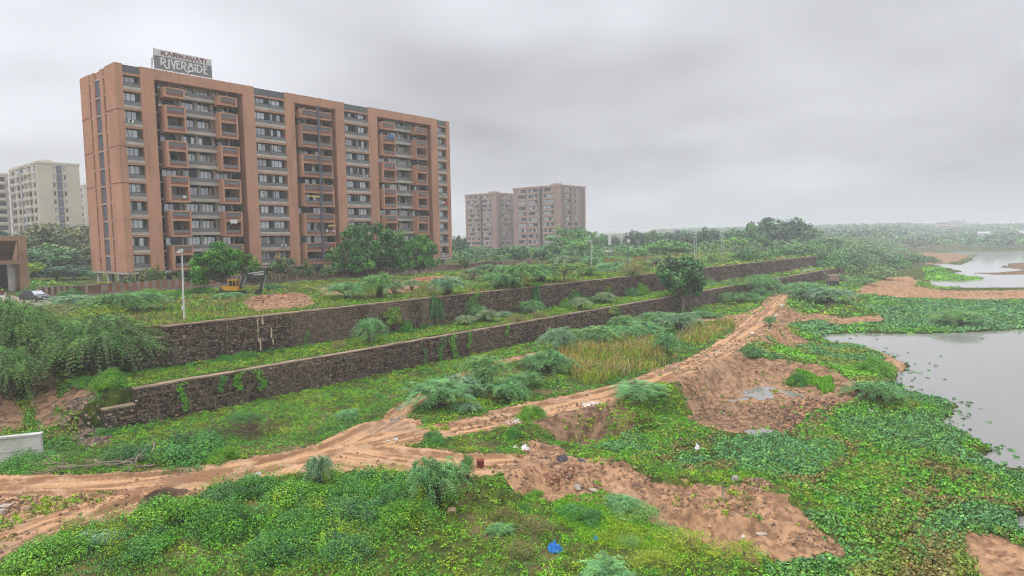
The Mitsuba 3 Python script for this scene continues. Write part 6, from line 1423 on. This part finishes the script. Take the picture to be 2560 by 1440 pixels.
def scooter(key, x, y, deg, paint, label, cat):
    m0 = frame(x, y, gz(x, y).item(), deg); tag(key, label, cat); q = lambda *p: (m0 @ [*p, 1])[:3]; ax = (m0 @ [0, 1, 0, 0])[:3]
    wheel(key + '__wheel', q(.62, 0, .27), ax, .27, .11); wheel(key + '__wheel_001', q(-.6, 0, .27), ax, .27, .12)
    m = MB(); m.prism([(-.8, .42), (-.1, .32), (.3, .3), (.42, .95), (.34, .97), (.22, .42), (-.05, .45), (-.2, .68), (-.85, .72)], -.17, .17, m0); m.put(key + '__body', paint)
    m = MB(); m.prism([(-.85, .73), (-.1, .69), (-.08, .79), (-.8, .85)], -.14, .14, m0); m.put(key + '__seat', 'rubber')
    m = MB(); m.tube([q(.6, 0, .28), q(.38, 0, 1.0)], .04, 8); m.tube([q(.36, -.32, 1.03), q(.36, .32, 1.03)], .025, 8); m.put(key + '__handlebar', 'frame_black')
    m = MB(); m.tube([q(.44, 0, .95), q(.5, 0, .94)], .09, 10); m.put(key + '__headlight', 'pane_curtain')


scooter('scooter', 24.6, 117.6, -40, 'white_metal', 'white scooter standing at the street edge left of the parked car', 'scooter')
scooter('scooter_001', 25.6, 124.0, -60, princ((.35, .05, .03), .3), 'red scooter near the gateway at the left edge', 'scooter')
scooter('scooter_002', 23.6, 118.8, -30, 'car_paint', 'dark scooter beside the white one at the left edge', 'scooter')

TR = 'dump_truck'; tag(TR, 'dusty brown dump truck at the far end of the dirt road', 'truck')
scene['truck_dust'] = diffuse(vary((.27, .195, .155), .3, (1, 1, 1))); scene['truck_panel'] = diffuse(vary((.34, .25, .20), .3, (1, 1, 1)))
dm = frame(193.8, 47.4, gz(193.8, 47.4).item(), 25)
m = MB(); m.prism([(-2.6, 1.1), (1.2, 1.1), (1.3, 2.9), (-2.75, 2.75)], -1.2, 1.2, dm); m.put(TR + '__tipper_body', 'truck_dust')
for i, y in enumerate((-.75, 0, .75)): m = MB(); m.box(-2.86, -2.74, y - .33, y + .33, 1.3, 2.6, m=dm); m.put(num(TR + '__tail_panel'), 'truck_panel')
m = MB(); m.prism([(1.5, .7), (3.2, .7), (3.25, 1.7), (2.95, 2.65), (1.5, 2.7)], -1.15, 1.15, dm); m.put(TR + '__cab', 'truck_panel'); m = MB(); m.prism([(1.7, 1.75), (2.9, 1.75), (2.75, 2.45), (1.7, 2.45)], -1.17, 1.17, dm); m.put(TR + '__cab__window', 'pane_dark')
m = MB(); m.box(-2.7, 3.0, -.5, .5, .65, 1.08, m=dm); m.put(TR + '__chassis', 'frame_black')
for i, (x, y) in enumerate(((2.4, -1.0), (2.4, 1.0), (-1.0, -1.0), (-1.0, 1.0), (-2.1, -1.0), (-2.1, 1.0))): wheel(TR + '__wheel' + (f'_{i:03d}' if i else ''), (dm @ [x, y, .52, 1])[:3], (dm @ [0, 1, 0, 0])[:3], .52, .32)

# ---------------------------------------------------------------- rubble, slabs, litter, dead wood
def rock(key, x, y, sx, sy, sz, mat, label, cat, seed, sink=.25, deg=0., flat_=.0):
    g = trimesh.creation.icosphere(3, 1.0); v = np.array(g.vertices); rr = np.random.default_rng(seed)
    for _ in range(16):                                        # chop facets
        d = unit(rr.normal(size=3)); h = rr.uniform(.55, .85); t = v @ d; v = v - np.maximum(t - h, 0)[:, None] * d
    v = v + (meshkit.fbm(v * 3 + seed, 3, seed)[:, None] - .5) * .12 * unit(v)
    v = v * [sx, sy, sz]; m = frame(x, y, gz(x, y).item() + sz * (1 - 2 * sink) * .9, deg); v = v @ m[:3, :3].T + m[:3, 3]
    scene[key] = mikit.ply(trimesh.Trimesh(v, g.faces, process=False), mat, smooth=35); tag(key, label, cat)


scene['pale_rock'] = diffuse(vary((.50, .43, .36), .3, (2, 2, 2))); scene['sand_rock'] = diffuse(vary((.40, .28, .18), .3, (2, 2, 2))); scene['white_rock'] = diffuse(vary((.60, .57, .54), .3, (2, 2, 2)))
for a in ((30.5, 20.9, .34, .22, .30, 'pale_rock', 'rounded pale boulder on the sand spit, left of the flat slab', 1), (31.0, 20.2, .30, .24, .13, 'pale_rock', 'flat pale broken slab right of the rounded boulder', 2), (28.8, 22.3, .12, .1, .1, 'pale_rock', 'small pale stone in the turf below the boulder', 3), (22.9, 23.6, .36, .3, .28, 'sand_rock', 'brown boulder under the big feathery mesquite', 4), (8.9, 33.5, .34, .26, .26, 'sand_rock', 'brown boulder at the bottom left among the bushes', 5), (32.1, 10.9, .34, .14, .14, 'pale_rock', 'long pale stone at the end of the sand spit', 6), (31.5, 11.6, .2, .14, .12, 'pale_rock', 'pale stone left of the long one at the spit end', 7), (36.6, 14.0, .34, .22, .2, 'concrete', 'grey concrete lump on the crest of the sand spit', 8), (12.3, 50.3, .95, .6, .12, 'sand_rock', 'flat tan slab lying right of the concrete wing wall', 9),
           (36.2, 30.1, .3, .26, .2, 'white_rock', 'white rubble lump on the road edge bank', 10), (35.8, 29.9, .2, .18, .14, 'white_rock', 'smaller white rubble lump beside the first on the bank', 11), (43.3, 28.5, .30, .26, .2, 'white_rock', 'white rubble block at the road edge above the dug hole', 12), (44.0, 28.2, .26, .22, .18, 'white_rock', 'second white rubble block above the dug hole', 13), (42.8, 28.7, .2, .2, .14, 'white_rock', 'leftmost white rubble block above the dug hole', 14), (27.7, 33.7, .2, .16, .12, 'white_rock', 'white stone at the road fork', 15), (27.2, 33.9, .14, .12, .1, 'white_rock', 'little white stone beside the one at the road fork', 16), (124.5, 39.0, .6, .5, .4, 'white_rock', 'far white stone on the road edge by the sand slope', 17), (108.4, 34.9, .5, .45, .35, 'white_rock', 'middle white stone on the road edge by the sand slope', 18), (88.0, 31.5, .42, .35, .3, 'white_rock', 'near white stone on the road edge by the sand slope', 19),
           (8.2, 41.7, .4, .3, .25, 'pale_rock', 'pale rubble block in the dug earth at the left edge', 20), (7.8, 41.0, .3, .25, .2, 'pale_rock', 'second rubble block in the dug earth at the left edge', 21), (8.8, 40.5, .25, .2, .16, 'sand_rock', 'brown rubble stone in the dug earth at the left edge', 22), (55.1, 14.6, .2, .18, .12, 'white_rock', 'white pebble by the dark puddle bank', 23), (55.5, 14.2, .16, .14, .1, 'white_rock', 'smaller white pebble by the dark puddle bank', 24)):
    rock(num('stone_block'), *a[:7], 'stone', a[7] * 7, .3, a[7] * 53.0) if False else rock(num('stone_block'), a[0], a[1], a[2], a[3], a[4], a[5], a[6], 'stone', a[7] * 7, .28, a[7] * 53.0)


def crumple(key, x, y, w, d, h, col, label, cat, seed, deg=0, rough=.5):
    u, v = np.meshgrid(np.linspace(-1, 1, 26), np.linspace(-1, 1, 22), indexing='ij'); r = np.sqrt(u * u + v * v); a = np.arctan2(v, u)
    edge = .75 + .35 * meshkit.fbm(np.stack([np.cos(a) * 1.5, np.sin(a) * 1.5, a * 0 + seed], -1), 3, seed); k = np.minimum(1, edge / np.maximum(r, 1e-6)); u, v = u * k, v * k
    n = np.abs(meshkit.fbm(np.stack([u * 2.2 + seed, v * 2.2, u * 0], -1), 4, seed) - .5) * 2; z = h * (n * 1.3 + .12 + .5 * np.exp(-3 * (u * u + v * v))) * np.clip((edge - np.minimum(r, edge)) * 5 + .12, 0, 1)
    m = frame(x, y, 0, deg); P = np.stack([u * w / 2, v * d / 2, z, u * 0 + 1], -1).reshape(-1, 4) @ m.T; P[:, 2] = z.ravel() + gz(P[:, 0], P[:, 1]) + .02
    i = np.arange(u.size).reshape(u.shape); q = np.stack([i[:-1, :-1], i[1:, :-1], i[1:, 1:], i[:-1, 1:]], -1).reshape(-1, 4)
    scene[key] = mikit.ply(trimesh.Trimesh(P[:, :3], np.vstack([q[:, [0, 1, 2]], q[:, [0, 2, 3]]]), process=False), princ(col, rough), smooth=25); tag(key, label, cat)


crumple('plastic_sack', 32.6, 26.5, .8, .6, .3, (.70, .69, .68), 'white plastic sack on the crest of the sand spit', 'sack', 1)
crumple('plastic_sack_001', 32.2, 27.0, .5, .35, .15, (.62, .60, .58), 'small white sack left of the larger one on the sand crest', 'sack', 2)
crumple('plastic_sheet', 32.9, 23.7, 1.1, .8, .28, (.075, .06, .075), 'larger crumpled dark plastic sheet on the sand spit', 'plastic sheet', 3, 20, .3)
crumple('plastic_sheet_001', 33.1, 22.4, .8, .55, .16, (.085, .07, .085), 'smaller crumpled dark plastic sheet on the sand spit, right one', 'plastic sheet', 4, 60, .3)
crumple('blue_tarp', 23.9, 17.7, .95, .8, .30, (.015, .16, .48), 'bright blue tarp heap in the weeds at the bottom', 'tarp', 5, 40, .35)
crumple('blue_scrap', 28.2, 19.2, .4, .3, .1, (.09, .22, .36), 'faded blue plastic scrap beside the bare patch on the turf', 'plastic scrap', 6, 0, .4)
crumple('blue_scrap_001', 26.0, 16.8, .25, .22, .2, (.03, .26, .42), 'small blue plastic bag right of the blue tarp', 'plastic scrap', 7, 0, .4)
crumple('plastic_litter', 43.3, 19.3, .5, .45, .25, (.7, .7, .7), 'white litter bag at the muddy hump in the hyacinth', 'litter', 8)
crumple('plastic_litter_001', 18.8, 35.5, .4, .3, .1, (.5, .52, .55), 'silvery litter bag on the lower edge of the road', 'litter', 9)
crumple('plastic_litter_002', 30.1, 13.2, .35, .25, .12, (.36, .06, .06), 'red wrapper in the yellow-green weeds', 'litter', 10)
m = MB(); m.box(-.42, .42, -.28, .28, .1, .32, m=frame(62.3, 11.9, .35, 30) @ np.array([[1, 0, 0, 0], [0, .95, -.3, 0], [0, .3, .95, 0], [0, 0, 0, 1.0]])); m.put('foam_box', 'white_metal'); m = MB(); m.box(-.2, .16, -.1, .12, .33, .36, m=frame(62.3, 11.9, .35, 30) @ np.array([[1, 0, 0, 0], [0, .95, -.3, 0], [0, .3, .95, 0], [0, 0, 0, 1.0]])); m.put('foam_box__lid_print', 'grey_paint'); tag('foam_box', 'white foam box tilted in the hyacinth near the pond', 'box')
z = gz(27.6, 25.9).item(); m = MB(); m.tube([(27.6, 25.9, z - .05), (27.6, 25.9, z + .36), (27.6, 25.9, z + .36), (27.6, 25.9, z + .25)], [.2, .23, .19, .17], 14); m.put('clay_pot', diffuse((.18, .055, .04))); m = MB(); m.tube([(27.6, 25.9, z + .33), (27.6, 25.9, z + .4)], [.25, .25], 14); m.put('clay_pot__rim', diffuse((.22, .07, .05))); tag('clay_pot', 'dark red clay pot standing on the sand beside the seedling mesquite', 'pot')
z = gz(33.8, 13.6).item(); m = MB(); m.tube([(33.75, 13.5, z - .2), (33.85, 13.62, z + .45), (33.8, 13.6, z + .95)], [.07, .06, .05], 8); m.put('broken_post', 'pale_bark'); m = MB(); m.tube([(33.82, 13.6, z + .5), (34.1, 13.4, z + .62)], [.04, .025], 6); m.put('broken_post__stub', 'pale_bark'); tag('broken_post', 'pale broken stake standing on the sand spit below the concrete lump', 'post')
# concrete wing wall at the left edge
WW = 'wing_wall'; tag(WW, 'pale concrete wing wall at the left edge of the photo', 'concrete wall')
a, b = np.array([4.0, 55.0]), np.array([11.8, 49.9]); t_ = (b - a) / np.hypot(*(b - a)); nn = np.array([-t_[1], t_[0]]); za, zb = 3.72, 3.92; V = [np.append(p + nn * o, z) for p, zt in ((a, za), (b, zb)) for o in (0, .35) for z in (1.4, zt)]
m = MB(); m.add(V, [[0, 4, 5, 1], [2, 3, 7, 6], [4, 6, 7, 5], [0, 1, 3, 2], [1, 5, 7, 3]]); m.put(WW + '__wall', 'pale_concrete')
V = [np.append(p + nn * o, z) for p, zt in ((a - t_ * .1, za), (b + t_ * .06, zb)) for o in (-.06, .41) for z in (zt + .003, zt + .12)]
m = MB(); m.add(V, [[0, 4, 5, 1], [2, 3, 7, 6], [4, 6, 7, 5], [0, 1, 3, 2], [1, 5, 7, 3], [0, 2, 6, 4]]); m.put(WW + '__coping', 'pale_concrete')
for f_ in (.4,): V = [np.append(p - nn * .03 * o, z) for p in (a, b) for o in (0, 1) for z in (3.0, 3.05)]; m = MB(); m.add(V, [[2, 6, 7, 3], [0, 1, 5, 4], [1, 3, 7, 5], [0, 4, 6, 2]]); m.put(WW + '__joint_ledge', 'pale_concrete')

# heaps
rh = np.random.default_rng(321)


def rubble(key, x, y, rx, ry, n, s, cols, label, cat, h=.3):
    a, r = rh.uniform(0, 6.28, n), np.sqrt(rh.random(n)); X, Y = x + rx * r * np.cos(a), y + ry * r * np.sin(a); Z = gz(X, Y) + h * (1 - r) * rh.random(n); c = pal(rh, n, cols, .3); m = MB()
    for i in range(n):
        q = trimesh.transformations.random_rotation_matrix(rh.random(3)); q[:3, 3] = (X[i], Y[i], Z[i]); w = s * rh.uniform(.4, 1.4, 3) * .5
        m.box(-w[0], w[0], -w[1], w[1], -w[2] * .6, w[2] * .6, c[i], q)
    scene[key] = m.ply('stone', color=True); labels[key] = {'kind': 'stuff', 'label': label, 'category': cat}


BR = [(.22, .12, .085), (.17, .115, .085), (.30, .21, .15), (.12, .085, .07)]
rubble('brick_rubble', 30.9, 22.3, 1.3, .9, 420, .15, BR, 'heap of broken brick and stone on the sand spit', 'rubble')
rubble('brick_rubble_001', 36.6, 12.7, 1.2, .8, 160, .16, BR[1:], 'scattered rubble on the sand spit near the broken stake', 'rubble', .1)
rubble('brick_rubble_002', 8.0, 41.5, 1.8, 1.4, 260, .17, BR[1:], 'rubble in the dug earth at the left edge', 'rubble', .2)
rubble('brick_rubble_003', 43.5, 28.4, 1.0, .5, 70, .18, [(.5, .46, .42), (.36, .3, .26)], 'scattered white rubble at the road edge above the dug hole', 'rubble', .2)
rubble('brick_rubble_004', 36.0, 30.3, 1.0, .6, 70, .15, [(.45, .4, .36), (.28, .2, .15)], 'scattered rubble on the bank below the road, left of the dug hole', 'rubble', .15)
rubble('brick_rubble_005', 15.6, 54.2, 1.2, 3.4, 420, .26, [(.12, .09, .08), (.2, .16, .13), (.09, .07, .06)], 'tumbled dark stones at the crumbled near end of the lower wall', 'rubble', .35)
rubble('brick_rubble_006', 58.0, 16.0, 6.5, 2.0, 500, .22, [(.13, .09, .07), (.3, .19, .13), (.08, .06, .05)], 'dark crumbling clods on the eroded bank above the small dark puddle', 'clods', .15)
rubble('brick_rubble_007', 44.5, 77.0, 3.6, 2.0, 300, .34, [(.16, .11, .09), (.09, .075, .07), (.34, .19, .12)], 'dug up clods and slabs on the terrace dirt patch', 'clods', .5)
rubble('brick_rubble_008', 79.0, 84.0, 6.0, 2.6, 260, .5, [(.20, .12, .09), (.34, .2, .13)], 'reddish clods on the terrace right of the tallest mesquite', 'clods', .7)
for i, (x, y, w, d, h, lab) in enumerate(((45.5, 76.5, 8.5, 4.0, .75, 'reddish soil heap on the terrace above the lime stained wall'), (14.0, 36.6, 3.2, 2.0, .7, 'dark soil heap at the lower road edge'), (71.5, 87.0, 6.0, 3.0, .9, 'brown soil heap on the terrace left of the tall mesquite'))):
    u, v = np.meshgrid(np.linspace(-1, 1, 60), np.linspace(-1, 1, 44), indexing='ij'); r = np.sqrt(u * u + v * v); X, Y = x + u * w / 2, y + v * d / 2; z = gz(X, Y) - .15 + h * np.clip(1 - r, 0, 1) ** .8 * (.6 + .8 * n2(X, Y, .8, i)) + (n2(X, Y, 2.5, i + 5) - .5) * .25 * (r < 1)
    k = np.arange(u.size).reshape(u.shape); q = np.stack([k[:-1, :-1], k[1:, :-1], k[1:, 1:], k[:-1, 1:]], -1).reshape(-1, 4); q = q[(r.ravel()[q] < 1.0).all(1)]
    key = num('soil_heap'); scene[key] = mikit.ply(trimesh.Trimesh(np.stack([X, Y, z], -1).reshape(-1, 3), np.vstack([q[:, [0, 1, 2]], q[:, [0, 2, 3]]]), process=False), diffuse(vary(((.36, .20, .125), (.13, .085, .06), (.22, .14, .10))[i], .4, (1.5, 1.5, 1.5))), smooth=True); tag(key, lab, 'soil heap')


def twigs(m, x, y, n, L, rad, z0, spread, flat_=.35, fork=True):
    for _ in range(n):
        a = rh.uniform(0, 6.28); p = np.array([x + rh.normal(0, spread[0]), y + rh.normal(0, spread[1]), 0.0]); p[2] = gz(p[0], p[1]).item() + z0 * rh.random(); d = np.array([math.cos(a), math.sin(a), rh.uniform(-.1, flat_)]); l = L * rh.uniform(.5, 1.3)
        pts = [p + d * l * t + [0, 0, .18 * l * t * (1 - t)] + rh.normal(0, .04 * l, 3) * (t > 0) for t in (0, .35, .7, 1)]
        m.tube(pts, np.linspace(rad, rad * .3, 4) * rh.uniform(.5, 1.2), 5, cap=False)
        if fork:
            for _ in range(2): t = rh.integers(1, 3); e = d + rh.normal(0, .6, 3); m.tube([pts[t], pts[t] + e * l * .2 + [0, 0, .05], pts[t] + e * l * .38], [rad * .5, rad * .35, rad * .15], 4, cap=False)


for i, (x, y) in enumerate(((12.6, 45.2), (13.6, 43.9), (14.6, 43.0), (15.6, 42.0))):
    k = num('dry_branch'); m = MB(); twigs(m, x, y, 5, 1.9, .055, .35, (.35, .5)); m.put(k, 'pale_bark', True)
    tag(k, ('leftmost tangle of bare dry branches along the upper road edge', 'second tangle of bare dry branches from the left, upper road edge', 'third tangle of bare dry branches from the left, upper road edge', 'rightmost tangle of bare dry branches along the upper road edge')[i], 'branches')
scene['dead_twig'] = diffuse(vary((.17, .115, .095), .4, (4, 4, 4)))
for i, (x, y, n) in enumerate(((22.6, 43.6, 150), (19.6, 45.0, 70))):
    k = num('brush_heap'); m = MB(); twigs(m, x, y, n, 1.3, .02, .7, (1.4, .7), .8); m.put(k, 'dead_twig', True); tag(k, ('large heap of dead brown brushwood below the lower wall', 'smaller heap of dead brushwood left of the large one')[i], 'brushwood')
k = 'leaning_stick'; m = MB(); m.tube([(60.4, 53.2, 1.9), (59.3, 53.9, 3.6)], [.05, .035], 6); m.put(k, 'pale_bark'); tag(k, 'bare stick leaning against the lower wall above the side track', 'stick')
# concrete gutter down the far wall, and the broken wall beyond
k = 'drain_chute'; m = MB(); m.bar((206, 53.3, 5.3), (207.5, 50.5, 2.2), 1.3, .25); m.put(k, 'concrete'); m = MB(); m.bar((200, 57.0, 5.25), (214, 57.5, 5.25), 1.4, .3); m.put(k + '__apron', 'concrete'); tag(k, 'pale concrete drain chute on the far part of the lower wall', 'drain')
masonry('stone_retaining_wall_004', (262.0, 282.0), 58.5, 3.0, lambda x: 7.4, 19, 'broken stretch of stone wall in the scrub beyond the two long walls')

# creepers hanging on the stone walls
def creeper(x, front, zt, zb, w, n, cols, label):
    k = num('wall_creeper'); r = np.random.default_rng(int(x * 10)); t = r.random(n) ** .8; px = x + (r.normal(0, .5, n) + .6 * np.sin(t * 5 + x)) * w * .5 * (1 - .35 * t); pz = zt + (zb - zt) * t
    c = np.stack([px, front - .06 - r.uniform(0, .22, n), pz], 1); st = MB()
    for _ in range(4): o = r.normal(0, .3) * w; st.tube([(x + o, front - .06, zt), (x + o * .7 + .1, front - .1, (zt + zb) / 2), (x + o * .5, front - .08, zb)], [.02, .015, .008], 4, cap=False)
    scene[k + '__stem'] = st.ply('bark'); scene[k + '__foliage'] = leaf_mesh([cards(c, r.normal(0, .5, (n, 3)) + [0, -1, .4], .19, .13, r, pal(r, n, GREEN[cols]))]); tag(k, label, 'creeper')


for x, fr, zt, zb, w, n, c, lab in ((53.4, FLO, 5.1, 2.1, 1.2, 420, 'weed', 'brightest creeper on the lower wall, a long slanting strand'), (51.3, FLO, 4.9, 2.2, .9, 260, 'weed_d', 'darker creeper left of the brightest one on the lower wall'), (55.9, FLO, 5.0, 3.0, .8, 160, 'weed', 'short creeper right of the brightest one on the lower wall'), (22.5, FLO, 4.95, 2.6, .7, 190, 'weed', 'creeper nearest the end of the lower wall'), (25.7, FLO, 4.9, 3.6, .8, 150, 'weed_d', 'second creeper from the near end of the lower wall'), (27.2, FLO, 5.0, 3.4, .9, 170, 'weed', 'third creeper from the near end of the lower wall'), (29.2, FLO, 4.95, 3.0, .9, 190, 'weed', 'fourth creeper from the near end of the lower wall'), (63.0, FLO, 5.0, 3.6, .8, 140, 'weed', 'creeper on the lower wall before the dry grass'), (90.5, FLO, 5.05, 3.4, 1.4, 160, 'weed', 'creeper on the lower wall left of the lone dark tree'), (65.0, FUP, 8.75, 6.0, 2.6, 480, 'weed', 'wide thin creeper on the upper wall'), (48.8, FLO, 4.0, 2.4, .5, 80, 'weed_d', 'sparse creeper low on the lower wall'), (38.6, FUP, 6.6, 5.3, .5, 80, 'weed_d', 'small creeper on the light stained stones of the upper wall')):
    creeper(x, fr, zt, zb, w, n, c, lab)
